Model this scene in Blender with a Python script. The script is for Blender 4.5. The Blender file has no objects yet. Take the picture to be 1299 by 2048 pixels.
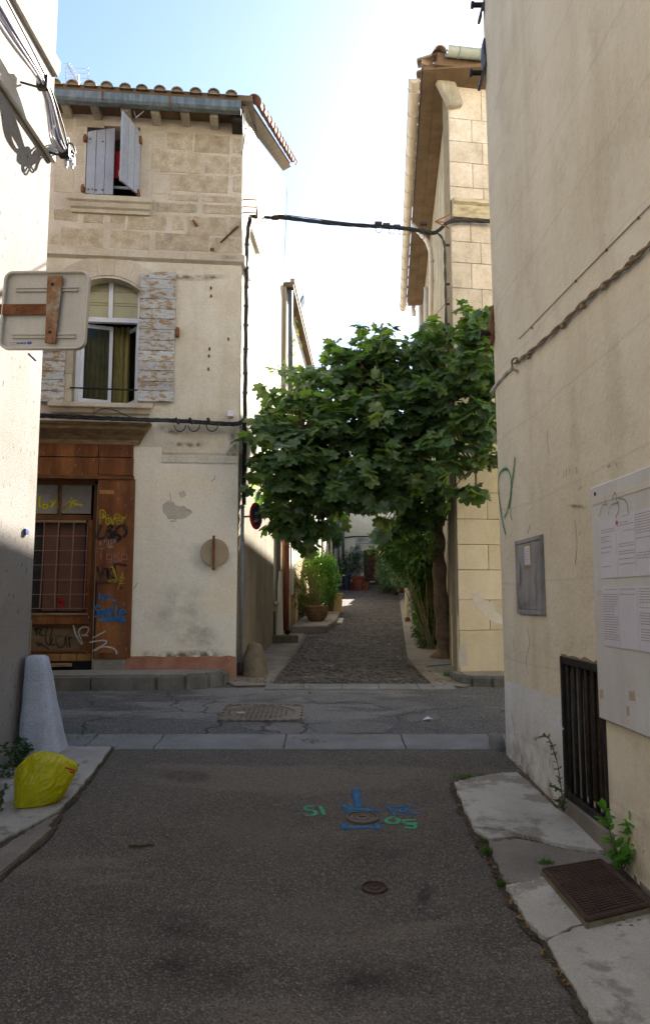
import bpy, bmesh, math, random
import numpy as np
from mathutils import Vector, Matrix, noise
random.seed(7); RNG = np.random.default_rng(7)
R = math.radians
scene = bpy.context.scene
COL = scene.collection

# ------------------------------------------------------------------ camera, sky, sun, exposure
FPX, CX, CY, TH, CAMH, SL = 1500.0, 649.5, 1024.0, R(6.5), 1.6, 0.06
cam_d = bpy.data.cameras.new("camera"); cam = bpy.data.objects.new("camera", cam_d); COL.objects.link(cam)
cam.location = (0, 0, CAMH); cam.rotation_euler = (R(90) + TH, 0, 0)
cam_d.sensor_fit = 'VERTICAL'; cam_d.sensor_height = 36; cam_d.sensor_width = 36
cam_d.lens = FPX / 2048 * 36; cam_d.clip_start = 0.05; cam_d.clip_end = 500
scene.camera = cam

SUN_AZ, SUN_EL = R(23.5), R(33.4)            # azimuth clockwise from +Y, elevation
world = bpy.data.worlds.new("World"); scene.world = world; world.use_nodes = True
wn = world.node_tree.nodes; wl = world.node_tree.links; wn.clear()
sky = wn.new('ShaderNodeTexSky'); sky.sky_type = 'NISHITA'; sky.sun_disc = False
sky.sun_elevation = SUN_EL; sky.sun_rotation = SUN_AZ
sky.air_density = 1.0; sky.dust_density = 0.38; sky.ozone_density = 1.4
bg = wn.new('ShaderNodeBackground'); bg.inputs[1].default_value = 0.051
wo = wn.new('ShaderNodeOutputWorld'); wl.new(sky.outputs[0], bg.inputs[0]); wl.new(bg.outputs[0], wo.inputs[0])
sun_d = bpy.data.lights.new("sun", 'SUN'); sun = bpy.data.objects.new("sun", sun_d); COL.objects.link(sun)
sun_d.energy = 5.0; sun_d.angle = R(0.5); sun_d.color = (1.0, 0.93, 0.82)
sdir = Vector((math.cos(SUN_EL) * math.sin(SUN_AZ), math.cos(SUN_EL) * math.cos(SUN_AZ), math.sin(SUN_EL)))
sun.rotation_euler = sdir.to_track_quat('Z', 'Y').to_euler(); sun.location = sdir * 60
vs = scene.view_settings
vs.view_transform = 'Standard'; vs.look = 'None'; vs.gamma = 1; vs.use_curve_mapping = False
vs.exposure = 2.55

# ------------------------------------------------------------------ geometry helpers
def ray(px, py):
    u = (px - CX) / FPX; v = (CY - py) / FPX
    return Vector((u, math.cos(TH) - v * math.sin(TH), math.sin(TH) + v * math.cos(TH)))
def at(px, py, D):
    d = ray(px, py); return Vector((0, 0, CAMH)) + d * (D / d.y)
def gz(y): return SL * y
def gnd(px, py, off=0.0):
    d = ray(px, py); t = (CAMH - off) / (SL * d.y - d.z)
    return Vector((d.x * t, d.y * t, CAMH + d.z * t))

class Fr:
    """A wall frame: local x along the wall, local y into it, z up."""
    def __init__(s, ox, oy, ang):
        s.M = Matrix.Translation((ox, oy, 0)) @ Matrix.Rotation(ang, 4, 'Z'); s.I = s.M.inverted()
    def px(s, px, py, ly=0.0):
        o = s.I @ Vector((0, 0, CAMH)); d = s.I.to_3x3() @ ray(px, py)
        t = (ly - o.y) / d.y; p = o + d * t
        return p.x, p.z
    def rect(s, x0, y0, x1, y1, ly=0.0):
        """local x0, x1, z0, z1 of a pixel box on the wall plane"""
        ym = (y0 + y1) / 2; xm = (x0 + x1) / 2
        return s.px(x0, ym, ly)[0], s.px(x1, ym, ly)[0], s.px(xm, y1, ly)[1], s.px(xm, y0, ly)[1]
    def w(s, lx, ly, lz): return s.M @ Vector((lx, ly, lz))

ID = Matrix.Identity(4)
class MB:
    def __init__(s, fr=None):
        s.M = fr.M if isinstance(fr, Fr) else (fr if fr is not None else ID); s.v = []; s.f = []; s.uv = None
    def add(s, vs_, fs):
        b = len(s.v); s.v += [s.M @ Vector(p) for p in vs_]; s.f += [tuple(i + b for i in f) for f in fs]; return s
    def box(s, x0, x1, y0, y1, z0, z1, j=0.0):
        if x0 > x1: x0, x1 = x1, x0
        if y0 > y1: y0, y1 = y1, y0
        if z0 > z1: z0, z1 = z1, z0
        r = lambda: random.uniform(-j, j) if j else 0
        P = [(x + r(), y, z + r()) for x, y, z in ((x0,y0,z0),(x1,y0,z0),(x1,y1,z0),(x0,y1,z0),(x0,y0,z1),(x1,y0,z1),(x1,y1,z1),(x0,y1,z1))]
        return s.add(P, [(0,3,2,1),(4,5,6,7),(0,1,5,4),(1,2,6,5),(2,3,7,6),(3,0,4,7)])
    def prism(s, poly, y0, y1):
        """poly in local (x,z), extruded from y0 (front) to y1"""
        n = len(poly)
        a = sum(poly[i][0]*poly[(i+1)%n][1]-poly[(i+1)%n][0]*poly[i][1] for i in range(n))
        if a < 0: poly = poly[::-1]
        P = [(x, y0, z) for x, z in poly] + [(x, y1, z) for x, z in poly]
        return s.add(P, [tuple(range(n)), tuple(range(2*n-1, n-1, -1))] + [(i, n+i, n+(i+1)%n, (i+1)%n) for i in range(n)])
    def slab(s, poly, zt, zb):
        """poly in local (x,y) seen from above, top at zt(x,y), bottom at zb(x,y)"""
        n = len(poly)
        a = sum(poly[i][0]*poly[(i+1)%n][1]-poly[(i+1)%n][0]*poly[i][1] for i in range(n))
        if a < 0: poly = poly[::-1]
        P = [(x, y, zt(x, y)) for x, y in poly] + [(x, y, zb(x, y)) for x, y in poly]
        return s.add(P, [tuple(range(n)), tuple(range(2*n-1, n-1, -1))] + [(n+i, n+(i+1)%n, (i+1)%n, i) for i in range(n)])
    def tube(s, pts, r, n=8, caps=True, flat=1.0):
        pts = [Vector(p) for p in pts]; m = len(pts); rr = r if isinstance(r, (list, tuple)) else [r] * m
        P = []; up = None
        for i, p in enumerate(pts):
            t = (pts[min(i+1, m-1)] - pts[max(i-1, 0)]).normalized()
            if up is None:
                up = Vector((0, 0, 1)) if abs(t.z) < 0.9 else Vector((1, 0, 0))
            a = t.cross(up).normalized(); b = a.cross(t).normalized(); up = b
            for k in range(n):
                q = 2 * math.pi * k / n
                P.append(p + a * (math.cos(q) * rr[i]) + b * (math.sin(q) * rr[i] * flat))
        F = [(i*n+k, i*n+(k+1)%n, (i+1)*n+(k+1)%n, (i+1)*n+k) for i in range(m-1) for k in range(n)]
        if caps: F += [tuple(range(n-1, -1, -1)), tuple(range((m-1)*n, m*n))]
        return s.add(P, F)
    def lathe(s, prof, c=(0,0,0), n=20, axis=None, sx=1.0, sy=1.0):
        """prof [(r,z)], turned about z through c, or about axis (Vector)"""
        Q = Vector(axis).to_track_quat('Z', 'Y').to_matrix() if axis is not None else Matrix.Identity(3)
        P = []; m = len(prof)
        for r, z in prof:
            for k in range(n):
                q = 2*math.pi*k/n; P.append(Vector(c) + Q @ Vector((r*math.cos(q)*sx, r*math.sin(q)*sy, z)))
        F = [(i*n+k, i*n+(k+1)%n, (i+1)*n+(k+1)%n, (i+1)*n+k) for i in range(m-1) for k in range(n)]
        if prof[0][0] > 1e-5: F.append(tuple(range(n-1, -1, -1)))
        if prof[-1][0] > 1e-5: F.append(tuple(range((m-1)*n, m*n)))
        return s.add(P, F)
    def ribbon(s, pts, nrm, width):
        """a flat stroke along pts; uv.y runs across it"""
        pts = [Vector(p) for p in pts]; nrm = Vector(nrm); m = len(pts); b = len(s.v)
        if s.uv is None: s.uv = {}
        L = 0
        for i, p in enumerate(pts):
            t = (pts[min(i+1, m-1)] - pts[max(i-1, 0)]).normalized(); a = t.cross(nrm).normalized() * width / 2
            if i: L += (p - pts[i-1]).length
            s.v += [s.M @ (p - a), s.M @ (p + a)]
            s.uv[b+2*i] = (L, 0.0); s.uv[b+2*i+1] = (L, 1.0)
        for i in range(m):
            for q_ in (0, 1): k_ = s.uv[b+2*i+q_]; s.uv[b+2*i+q_] = (k_[0]/max(L, 1e-6), k_[1])
        s.f += [(b+2*i, b+2*i+1, b+2*i+3, b+2*i+2) for i in range(m-1)]
        return s
    def build(s, name, mat, parent=None, smooth=False, bevel=0.0, seg=1, kind=None, label=None):
        me = bpy.data.meshes.new(name)
        V = s.v
        if parent is not None:
            I = parent.matrix_basis.inverted(); pp = parent.parent
            if pp is not None: I = I @ pp.matrix_basis.inverted()
            V = [I @ p for p in V]
        me.from_pydata([tuple(p) for p in V], [], s.f)
        if s.uv:
            ul = me.uv_layers.new(name='uv')
            for lp in me.loops: ul.data[lp.index].uv = s.uv.get(lp.vertex_index, (0, 0))
        if bevel:
            bm = bmesh.new(); bm.from_mesh(me)
            es = [e for e in bm.edges if len(e.link_faces) == 2 and e.calc_face_angle(0) > 0.5]
            bmesh.ops.bevel(bm, geom=es, offset=bevel, segments=seg, affect='EDGES', clamp_overlap=True)
            bm.to_mesh(me); bm.free()
        if smooth:
            me.polygons.foreach_set('use_smooth', [True] * len(me.polygons))
        me.materials.append(mat)
        o = bpy.data.objects.new(name, me); COL.objects.link(o)
        if parent is not None: o.parent = parent
        if kind: o['kind'] = kind
        if label: o['label'] = label
        return o

def thing(name, label, cat, loc=(0,0,0), ang=0.0, group=None, kind=None):
    o = bpy.data.objects.new(name, None); COL.objects.link(o); o.empty_display_size = 0.1
    o.matrix_basis = Matrix.Translation(loc) @ Matrix.Rotation(ang, 4, 'Z')
    if kind: o['kind'] = kind
    else:
        o['label'] = label; o['category'] = cat
    if group: o['group'] = group
    return o
def tag(o, label, cat, group=None):
    o['label'] = label; o['category'] = cat
    if group: o['group'] = group
    return o
def crom(pts, k=6):
    """Catmull-Rom through points"""
    pts = [Vector(p) for p in pts]
    if len(pts) < 3: return pts
    P = [pts[0]*2 - pts[1]] + pts + [pts[-1]*2 - pts[-2]]; out = []
    for i in range(1, len(P)-2):
        a, b, c, d = P[i-1], P[i], P[i+1], P[i+2]
        for j in range(k):
            t = j / k
            out.append(0.5*((2*b) + (c-a)*t + (2*a-5*b+4*c-d)*t*t + (3*b-a-3*c+d)*t**3))
    return out + [pts[-1]]
def arc2(cx, cz, r, a0, a1, n): return [(cx + r*math.cos(a0+(a1-a0)*i/n), cz + r*math.sin(a0+(a1-a0)*i/n)) for i in range(n+1)]
def wall_grid(mb, x0, x1, z0, z1, holes, depth, y=0.0):
    """front wall with rectangular holes and reveals; holes (x0,x1,z0,z1)"""
    xs = sorted({x0, x1, *[h[0] for h in holes], *[h[1] for h in holes]}); zs = sorted({z0, z1, *[h[2] for h in holes], *[h[3] for h in holes]})
    inh = lambda x, z: any(h[0] < x < h[1] and h[2] < z < h[3] for h in holes)
    for i in range(len(xs)-1):
        for k in range(len(zs)-1):
            if not inh((xs[i]+xs[i+1])/2, (zs[k]+zs[k+1])/2):
                mb.add([(xs[i],y,zs[k]),(xs[i+1],y,zs[k]),(xs[i+1],y,zs[k+1]),(xs[i],y,zs[k+1])], [(0,1,2,3)])
    for a, b, c, d in holes:
        e = y + depth
        mb.add([(a,y,c),(a,y,d),(a,e,d),(a,e,c)], [(3,2,1,0)]); mb.add([(b,y,c),(b,y,d),(b,e,d),(b,e,c)], [(0,1,2,3)])
        mb.add([(a,y,d),(b,y,d),(b,e,d),(a,e,d)], [(3,2,1,0)]); mb.add([(a,y,c),(b,y,c),(b,e,c),(a,e,c)], [(0,1,2,3)])
    return mb
# ------------------------------------------------------------------ materials
class NT:
    def __init__(s, name):
        s.m = bpy.data.materials.new(name); s.m.use_nodes = True; s.t = s.m.node_tree; s.t.nodes.clear()
        s.out = s.t.nodes.new('ShaderNodeOutputMaterial')
    def n(s, typ, **kw):
        x = s.t.nodes.new('ShaderNode' + typ)
        for k, v in kw.items():
            if k.startswith('i_'): x.inputs[int(k[2:]) if k[2:].isdigit() else k[2:].replace('_', ' ')].default_value = v
            else: setattr(x, k, v)
        return x
    def l(s, a, b): s.t.links.new(a, b)
    def coord(s, scale=(1,1,1), out='Object'):
        tc = s.n('TexCoord'); mp = s.n('Mapping'); mp.inputs['Scale'].default_value = scale
        s.l(tc.outputs[out], mp.inputs[0]); return mp.outputs[0]
    def noise(s, vec, scale, detail=5, rough=0.6):
        x = s.n('TexNoise'); x.inputs['Scale'].default_value = scale; x.inputs['Detail'].default_value = detail
        x.inputs['Roughness'].default_value = rough; s.l(vec, x.inputs['Vector']); return x.outputs['Fac']
    def voro(s, vec, scale, feature='F1', out='Distance', rnd=1.0):
        x = s.n('TexVoronoi', feature=feature); x.inputs['Scale'].default_value = scale; x.inputs['Randomness'].default_value = rnd
        s.l(vec, x.inputs['Vector']); return x.outputs[out]
    def ramp(s, fac, stops):
        x = s.n('ValToRGB'); e = x.color_ramp.elements
        while len(e) < len(stops): e.new(0.5)
        for k, (p, c) in enumerate(stops):
            e[k].position = p; e[k].color = (*c, 1) if not isinstance(c, (int, float)) else (c, c, c, 1)
        s.l(fac, x.inputs[0]); return x.outputs[0]
    def mix(s, fac, a, b, mode='MIX'):
        x = s.n('Mix', data_type='RGBA', blend_type=mode)
        for v, i in ((fac, 0), (a, 6), (b, 7)):
            if hasattr(v, 'is_linked'): s.l(v, x.inputs[i])
            else: x.inputs[i].default_value = (*v, 1) if isinstance(v, (tuple, list)) and len(v) == 3 else v
        return x.outputs[2]
    def math(s, op, a, b=0.0, c=None):
        x = s.n('Math', operation=op)
        for v, i in ((a, 0), (b, 1)) + (((c, 2),) if c is not None else ()):
            if hasattr(v, 'is_linked'): s.l(v, x.inputs[i])
            else: x.inputs[i].default_value = v
        return x.outputs[0]
    def bump(s, h, strength=0.4, dist=0.01, normal=None):
        x = s.n('Bump'); x.inputs['Strength'].default_value = strength; x.inputs['Distance'].default_value = dist
        s.l(h, x.inputs['Height'])
        if normal is not None: s.l(normal, x.inputs['Normal'])
        return x.outputs[0]
    def pbr(s, col, rough=0.9, nrm=None, metal=0.0, spec=0.3):
        b = s.n('BsdfPrincipled')
        for v, k in ((col, 'Base Color'), (rough, 'Roughness'), (metal, 'Metallic'), (spec, 'Specular IOR Level')):
            if hasattr(v, 'is_linked'): s.l(v, b.inputs[k])
            else: b.inputs[k].default_value = (*v, 1) if isinstance(v, (tuple, list)) else v
        if nrm is not None: s.l(nrm, b.inputs['Normal'])
        s.l(b.outputs[0], s.out.inputs[0]); s.b = b
        return s.m
def surf(name, stops, scale=1.5, fine=0.25, fscale=40, streak=None, speck=None, rough=0.9, bump=0.4, bscale=60, bdist=0.006,
         rnd=0.0, metal=0.0, spec=0.25, patch=None, lump=0.0, hue_rnd=0.0, zstretch=1.0):
    """a weathered surface: blotches, fine grain, vertical streaks, specks, patches and relief"""
    t = NT(name); v = t.coord((1, 1, zstretch)); vs_ = t.coord((1, 1, 0.12))
    col = t.ramp(t.noise(v, scale, 7, 0.62), stops)
    if patch:                                   # (colour, scale, threshold)
        f = t.ramp(t.noise(v, patch[1], 6, 0.65), [(patch[2], 0), (patch[2] + 0.07, 1)])
        col = t.mix(t.math('MULTIPLY', f, patch[3] if len(patch) > 3 else 0.8), col, patch[0])
    if streak:                                  # (colour, scale, amount)
        f = t.ramp(t.noise(vs_, streak[1], 5, 0.6), [(0.48, 0), (0.72, 1)])
        col = t.mix(t.math('MULTIPLY', f, streak[2]), col, streak[0])
    g = t.noise(v, fscale, 4, 0.7)
    col = t.mix(fine, col, t.ramp(g, [(0.25, 0.25), (0.75, 1.0)]), 'OVERLAY') if fine else col
    if speck:                                   # (colour, scale, threshold, zstretch)
        vv = t.coord((1, 1, speck[3] if len(speck) > 3 else 1))
        f = t.ramp(t.noise(vv, speck[1], 3, 0.7), [(speck[2], 0), (speck[2] + 0.05, 1)])
        col = t.mix(f, col, speck[0])
    if rnd:
        oi = t.n('ObjectInfo'); k = t.math('MULTIPLY_ADD', oi.outputs['Random'], 2 * rnd, 1 - rnd)
        col = t.mix(1.0, col, t.n_comb(k), 'MULTIPLY')
    h = t.noise(v, bscale, 5, 0.65)
    nrm = None
    if lump: nrm = t.bump(t.noise(v, 7, 4, 0.5), lump, 0.03)
    if bump: nrm = t.bump(h, bump, bdist, nrm)
    return t.pbr(col, rough, nrm, metal, spec)
def _comb(s, k):
    x = s.n('CombineColor')
    for i in range(3): s.l(k, x.inputs[i])
    return x.outputs[0]
NT.n_comb = _comb
def flat(name, col, rough=0.6, metal=0.0, var=0.2, scale=8, bump=0.1, spec=0.4):
    d = tuple(c * (1 - var) for c in col); e = tuple(min(1, c * (1 + var)) for c in col)
    return surf(name, [(0.3, d), (0.7, e)], scale=scale, fine=0.12, rough=rough, metal=metal, bump=bump, bscale=120, bdist=0.002, spec=spec)

m = {}
m['mortar'] = surf('lime mortar', [(0.3, (0.4426,0.3719,0.2905)), (0.55, (0.5585,0.488,0.4053)), (0.75, (0.6322,0.581,0.5352))], 2.2, .3, 45, streak=((0.3161,0.2789,0.2446), 3, .35), bump=.5, lump=.25)
m['stone'] = surf('tan limestone', [(0.3, (0.3065,0.2465,0.1698)), (0.5, (0.4213,0.3514,0.2587)), (0.72, (0.5252,0.4622,0.3719))], 7, .5, 60, speck=((0.2297,0.191,0.1455), 60, .62), bump=.9, bscale=50, bdist=.012, rnd=.10, lump=.3)
m['dressed'] = surf('smooth dressed limestone', [(0.3, (0.4188,0.3514,0.2624)), (0.55, (0.5209,0.4609,0.3704)), (0.75, (0.5822,0.5416,0.4785))], 2.5, .25, 50, streak=((0.2452,0.2189,0.2007), 4, .35), bump=.35, rnd=.08, lump=.15)
m['plaster_mid'] = surf('worn lime wash', [(0.28, (0.46,0.3889,0.2884)), (0.5, (0.6095,0.5519,0.4573)), (0.72, (0.7015,0.6774,0.605))], 1.1, .25, 40, streak=((0.414,0.3512,0.2673), 3.5, .4), patch=((0.483,0.3889,0.2673), 2.4, .62, .55), speck=((0.2875,0.2258,0.1688), 14, .735), bump=.4, lump=.3)
m['plaster_low'] = surf('pale patched render', [(0.3, (0.7544,0.6465,0.4695)), (0.5, (0.7544,0.7164,0.6215)), (0.72, (0.7544,0.7164,0.6568))], .9, .4, 60, streak=((0.6858,0.5261,0.3729), 2.5, .3), patch=((0.7021,0.6314,0.5802), 1.3, .63, .6), speck=((0.4572,0.3607,0.2763), 62, .635), bump=.9, bscale=80, lump=.3)
m['plinth_red'] = surf('faded red plinth paint', [(0.35, (.26,.11,.075)), (0.65, (.36,.185,.13))], 5, .3, 60, patch=((.48,.40,.31), 7, .62, .9), bump=.6)
m['white_side'] = surf('whitewashed alley render', [(0.3, (.58,.55,.47)), (0.55, (.68,.64,.55)), (0.8, (.74,.71,.63))], 1.2, .25, 40, streak=((.34,.30,.23), 2.4, .6), speck=((.25,.22,.17), 90, .67, .6), bump=1.0, bscale=70, bdist=.01, lump=.5)
m['rough_white'] = surf('roughcast white render', [(0.3, (0.2349,0.209,0.1845)), (0.6, (0.2965,0.2731,0.2529)), (0.8, (0.3245,0.3037,0.2856))], 1.0, .3, 60, streak=((0.1902,0.1616,0.1309), 3, .45), speck=((0.04755,0.03901,0.03273), 34, .625, .28), patch=((0.2268,0.189,0.1462), 1.4, .56, .5), bump=.8, bscale=95, bdist=.008)
m['cornice_white'] = surf('stained white moulding', [(0.3, (.50,.47,.40)), (0.7, (.70,.66,.58))], 6, .3, 60, speck=((.15,.14,.11), 30, .68), bump=.6)
m['cream_block'] = surf('cream painted block', [(0.3, (0.5489,0.4666,0.3135)), (0.5, (0.6214,0.5405,0.3919)), (0.75, (0.6732,0.6088,0.4846))], 1.4, .15, 50, streak=((0.4557,0.3983,0.2993), 3, .35), patch=((0.6421,0.6373,0.6558), 1.6, .655, .9), bump=.6, rnd=.09, lump=.15)
m['upper_block'] = surf('weathered pale ashlar', [(0.28, (0.3478,0.3041,0.2442)), (0.5, (0.5076,0.446,0.3727)), (0.75, (0.5922,0.5474,0.5012))], 3, .3, 45, speck=((0.2632,0.2635,0.2827), 9, .66), streak=((0.3102,0.2939,0.2827), 5, .35), bump=.5, rnd=.12, lump=.25)
m['joint'] = surf('dark joint mortar', [(0.3, (.20,.16,.11)), (0.7, (.30,.25,.17))], 5, .3, 60, bump=.5)
m['grey_wall'] = surf('grey brown grimy wall', [(0.3, (0.26,0.231,0.175)), (0.7, (0.46,0.418,0.325))], 2.5, .3, 40, streak=((0.15,0.132,0.1), 5, .6), bump=.7, lump=.4)
m['soffit'] = surf('brown boarded soffit', [(0.3, (0.108,0.0684,0.03825)), (0.7, (0.1872,0.1254,0.07225))], 3, .25, 40, bump=.3, rough=.8)
m['wood_red'] = surf('red brown weathered varnish', [(0.25, (0.07734,0.02589,0.009)), (0.5, (0.1729,0.0604,0.018)), (0.75, (0.2821,0.1165,0.0378))], 3.5, .35, 70, streak=((0.04094,0.01726,0.0108), 9, .6), speck=((0.3002,0.2157,0.153), 22, .655, .22), bump=.6, bscale=90, rough=.62, zstretch=.35)
m['wood_dark'] = surf('dark grimy timber', [(0.3, (0.06,0.02645,0.0105)), (0.7, (0.18,0.0759,0.0273))], 4, .3, 70, bump=.5, rough=.7, zstretch=.3, speck=((0.264,0.184,0.105), 30, .7, .25))
m['wood_grey'] = surf('silver grey old paint on wood', [(0.3, (0.266,0.2856,0.336)), (0.6, (0.3515,0.3825,0.456)), (0.8, (0.399,0.4284,0.504))], 4, .3, 80, speck=((0.114,0.0918,0.084), 40, .69, .12), bump=.5, rough=.8, rnd=.07, zstretch=.4)
m['wood_peel'] = surf('peeling pale paint on timber', [(0.34, (0.285,0.1976,0.114)), (0.45, (0.361,0.2808,0.192)), (0.48, (0.4275,0.4368,0.444)), (0.75, (0.4845,0.52,0.588))], 11, .4, 120, speck=((0.209,0.1352,0.072), 38, .60, 3.0), patch=((0.3135,0.2184,0.132), 16, .60, .9), bump=.9, rough=.8, rnd=.14, zstretch=2.4)
m['white_paint'] = flat('white window paint', (0.66,0.693,0.792), .5, var=.06)
m['zinc'] = surf('weathered zinc', [(0.3, (0.0945,0.12,0.1323)), (0.6, (0.144,0.175,0.1898)), (0.8, (0.189,0.225,0.2415))], 5, .2, 50, streak=((0.378,0.43,0.437), 16, .4), bump=.15, rough=.55, metal=.2)
m['gutter_pale'] = surf('beige gutter plastic', [(0.3, (0.55,0.462,0.352)), (0.7, (0.682,0.594,0.484))], 4, .1, 60, bump=.05, rough=.45)
m['gutter_green'] = surf('grey green gutter metal', [(0.3, (.25,.28,.25)), (0.7, (.34,.36,.32))], 4, .15, 60, bump=.1, rough=.5)
m['tile'] = surf('lichen clay roof tile', [(0.3, (.16,.115,.08)), (0.55, (.30,.21,.145)), (0.8, (.38,.31,.23))], 9, .35, 60, rnd=.25, bump=.7)
m['tile_red'] = surf('red clay ridge tile', [(0.3, (.22,.09,.06)), (0.7, (.33,.16,.115))], 6, .25, 60, rnd=.12, bump=.5)
m['rust'] = surf('rusty iron', [(0.3, (.085,.032,.016)), (0.5, (.17,.065,.026)), (0.75, (.25,.125,.06))], 12, .4, 90, bump=.5, rough=.85)
m['rust_grey'] = surf('rust worn galvanised strip', [(0.35, (.19,.08,.035)), (0.5, (.27,.15,.08)), (0.62, (.34,.30,.24))], 9, .3, 90, bump=.4, rough=.75)
m['iron_black'] = surf('black scaled iron', [(0.3, (.012,.011,.011)), (0.6, (.03,.025,.022)), (0.8, (.07,.04,.025))], 14, .3, 90, bump=.6, rough=.6, metal=.2)
m['alu'] = surf('dull bare aluminium', [(0.3, (0.475,0.4532,0.408)), (0.7, (0.589,0.5665,0.528))], 3, .12, 60, streak=((0.323,0.2884,0.24), 5, .3), bump=.05, rough=.5, metal=.15)
m['alu_rim'] = flat('aluminium rim', (.55,.52,.47), .4, .3, .08)
m['cable_black'] = flat('black cable sheath', (.017,.018,.021), .5, var=.3)
m['cable_white'] = flat('pale cable sheath', (.60,.60,.66), .5, var=.06)
m['cable_blue'] = flat('blue cable sheath', (.05,.055,.26), .45, var=.2)
m['cable_tan'] = surf('cable painted with the wall', [(0.3, (.19,.145,.09)), (0.7, (.34,.27,.18))], 12, .3, 60, bump=.5)
m['wheel_guard'] = surf('white limewashed stone', [(0.3, (0.3591,0.3802,0.4394)), (0.55, (0.4688,0.5034,0.5938)), (0.8,(0.5287,0.5676,0.6709))], 3.5, .35, 70, speck=((0.1995,0.2035,0.2137), 40, .67), streak=((0.2494,0.2516,0.2612), 4, .5), bump=.8, bscale=60, lump=.5)
m['boulder'] = surf('rough corner stone', [(0.3, (0.104,0.085,0.0589)), (0.7, (0.208,0.1742,0.1235))], 6, .4, 50, bump=1, lump=.8, bdist=.015)
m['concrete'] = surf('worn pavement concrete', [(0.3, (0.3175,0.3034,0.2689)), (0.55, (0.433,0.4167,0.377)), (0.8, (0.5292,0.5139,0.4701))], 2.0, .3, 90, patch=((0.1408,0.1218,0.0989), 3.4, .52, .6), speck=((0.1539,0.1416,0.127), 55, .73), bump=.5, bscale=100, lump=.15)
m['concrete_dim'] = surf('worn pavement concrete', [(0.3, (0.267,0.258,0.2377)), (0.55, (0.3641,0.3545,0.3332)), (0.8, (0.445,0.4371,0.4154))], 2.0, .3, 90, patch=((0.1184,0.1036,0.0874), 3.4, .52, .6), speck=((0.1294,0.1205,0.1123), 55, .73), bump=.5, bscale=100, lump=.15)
m['concrete_brown'] = surf('exposed aggregate concrete', [(0.3, (0.1471,0.1331,0.1156)), (0.7, (0.2513,0.229,0.2))], 3, .5, 110, speck=((0.4168,0.4126,0.4001), 120, .68), bump=.9, bscale=110, lump=.25)
m['gutter_stone'] = surf('blue grey gutter stone', [(0.3, (0.1484,0.1532,0.1511)), (0.55, (0.1999,0.2061,0.2034)), (0.8, (0.2576,0.2625,0.2576))], 2.5, .3, 90, streak=((0.1666,0.164,0.159), 4, .3), bump=.4, bscale=90)
m['kerb'] = surf('dark grey kerb stone', [(0.3, (0.1024,0.09996,0.0891)), (0.55, (0.1571,0.1529,0.1361)), (0.8, (0.2254,0.2205,0.2024))], 4, .4, 90, streak=((0.08194,0.08085,0.0729), 6, .5), bump=.7, bscale=90)
m['sidewalk'] = surf('beige pavement screed', [(0.3, (0.171,0.1575,0.135)), (0.7, (0.2622,0.2457,0.2175))], 3, .4, 80, bump=.5)
m['glass_dark'] = flat('dark window pane', (.03,.032,.03), .12, var=.4, bump=0, spec=.5)
m['glass_green'] = surf('green tinted blind behind glass', [(0.3, (.24,.235,.13)), (0.7, (.34,.33,.20))], 3, .1, 40, bump=0, rough=.25, spec=.5)
m['glass_dirty'] = surf('painted over glass', [(0.3, (.20,.18,.16)), (0.7, (.30,.275,.25))], 5, .2, 50, bump=.05, rough=.3, spec=.5)
m['curtain_olive'] = surf('olive gold curtain', [(0.3, (0.168,0.144,0.045)), (0.7, (0.294,0.252,0.099))], 6, .3, 80, bump=.2, rough=.9)
m['curtain_brown'] = surf('reddish brown blind', [(0.3, (.10,.045,.03)), (0.7, (.145,.065,.045))], 4, .2, 80, bump=.1, rough=.6, spec=.5)
m['red_cloth'] = flat('red cloth', (.42,.012,.02), .8, var=.25)
m['black'] = flat('dark room', (.008,.007,.007), 1, var=.3, bump=0)
m['orange_brick'] = surf('orange brick', [(0.3, (.20,.09,.03)), (0.7, (.34,.19,.06))], 8, .3, 60, bump=.5, rnd=.3)
m['board_white'] = surf('grubby white board', [(0.3, (0.56,0.5513,0.532)), (0.6, (0.6496,0.6591,0.672)), (0.8, (0.6944,0.719,0.77))], 3, .12, 40, streak=((0.448,0.4314,0.392), 5, .35), bump=.05, rough=.45, spec=.5)
m['paper'] = flat('printed paper', (0.6514,0.6444,0.738), .35, var=.05, bump=.02)
m['ink'] = flat('grey print', (0.324,0.297,0.325), .6, var=.1, bump=0)
m['ink_red'] = flat('red emblem print', (.45,.06,.05), .6, bump=0)
m['ink_blue'] = flat('blue print', (.06,.09,.35), .6, bump=0)
m['box_grey'] = surf('smeared grey meter door', [(0.3, (0.17,0.162,0.1625)), (0.5, (0.28,0.2808,0.2937)), (0.75, (0.36,0.3672,0.3875))], 4, .3, 60, streak=((0.09,0.0864,0.1), 5, .6), bump=.1, rough=.5)
m['label_tan'] = flat('tan sticker', (.36,.25,.09), .6)
m['red_paint'] = flat('sign red', (.40,.015,.02), .4, var=.1)
m['blue_paint'] = flat('sign blue', (.02,.03,.13), .4, var=.2)
m['pipe_grey'] = flat('blue grey pipe', (.14,.16,.18), .5, .2, var=.15)
m['pipe_red'] = flat('oxide red downpipe', (.20,.062,.032), .55, var=.2)
m['bark'] = surf('grey brown fig bark', [(0.3, (0.1148,0.078,0.05)), (0.6, (0.2025,0.143,0.0975)), (0.8, (0.27,0.2015,0.1438))], 9, .4, 60, bump=.8, lump=.6, bdist=.01)
m['stem'] = flat('plant stem', (.10,.085,.035), .8)
m['pot'] = flat('terracotta pot', (.15,.042,.022), .8, var=.2)
m['basket'] = surf('carved clay basket pot', [(0.3, (.17,.11,.055)), (0.7, (.29,.2,.11))], 14, .4, 60, bump=1, bdist=.02)
m['bin_blue'] = flat('dark blue bin', (.02,.03,.06), .5)
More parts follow.
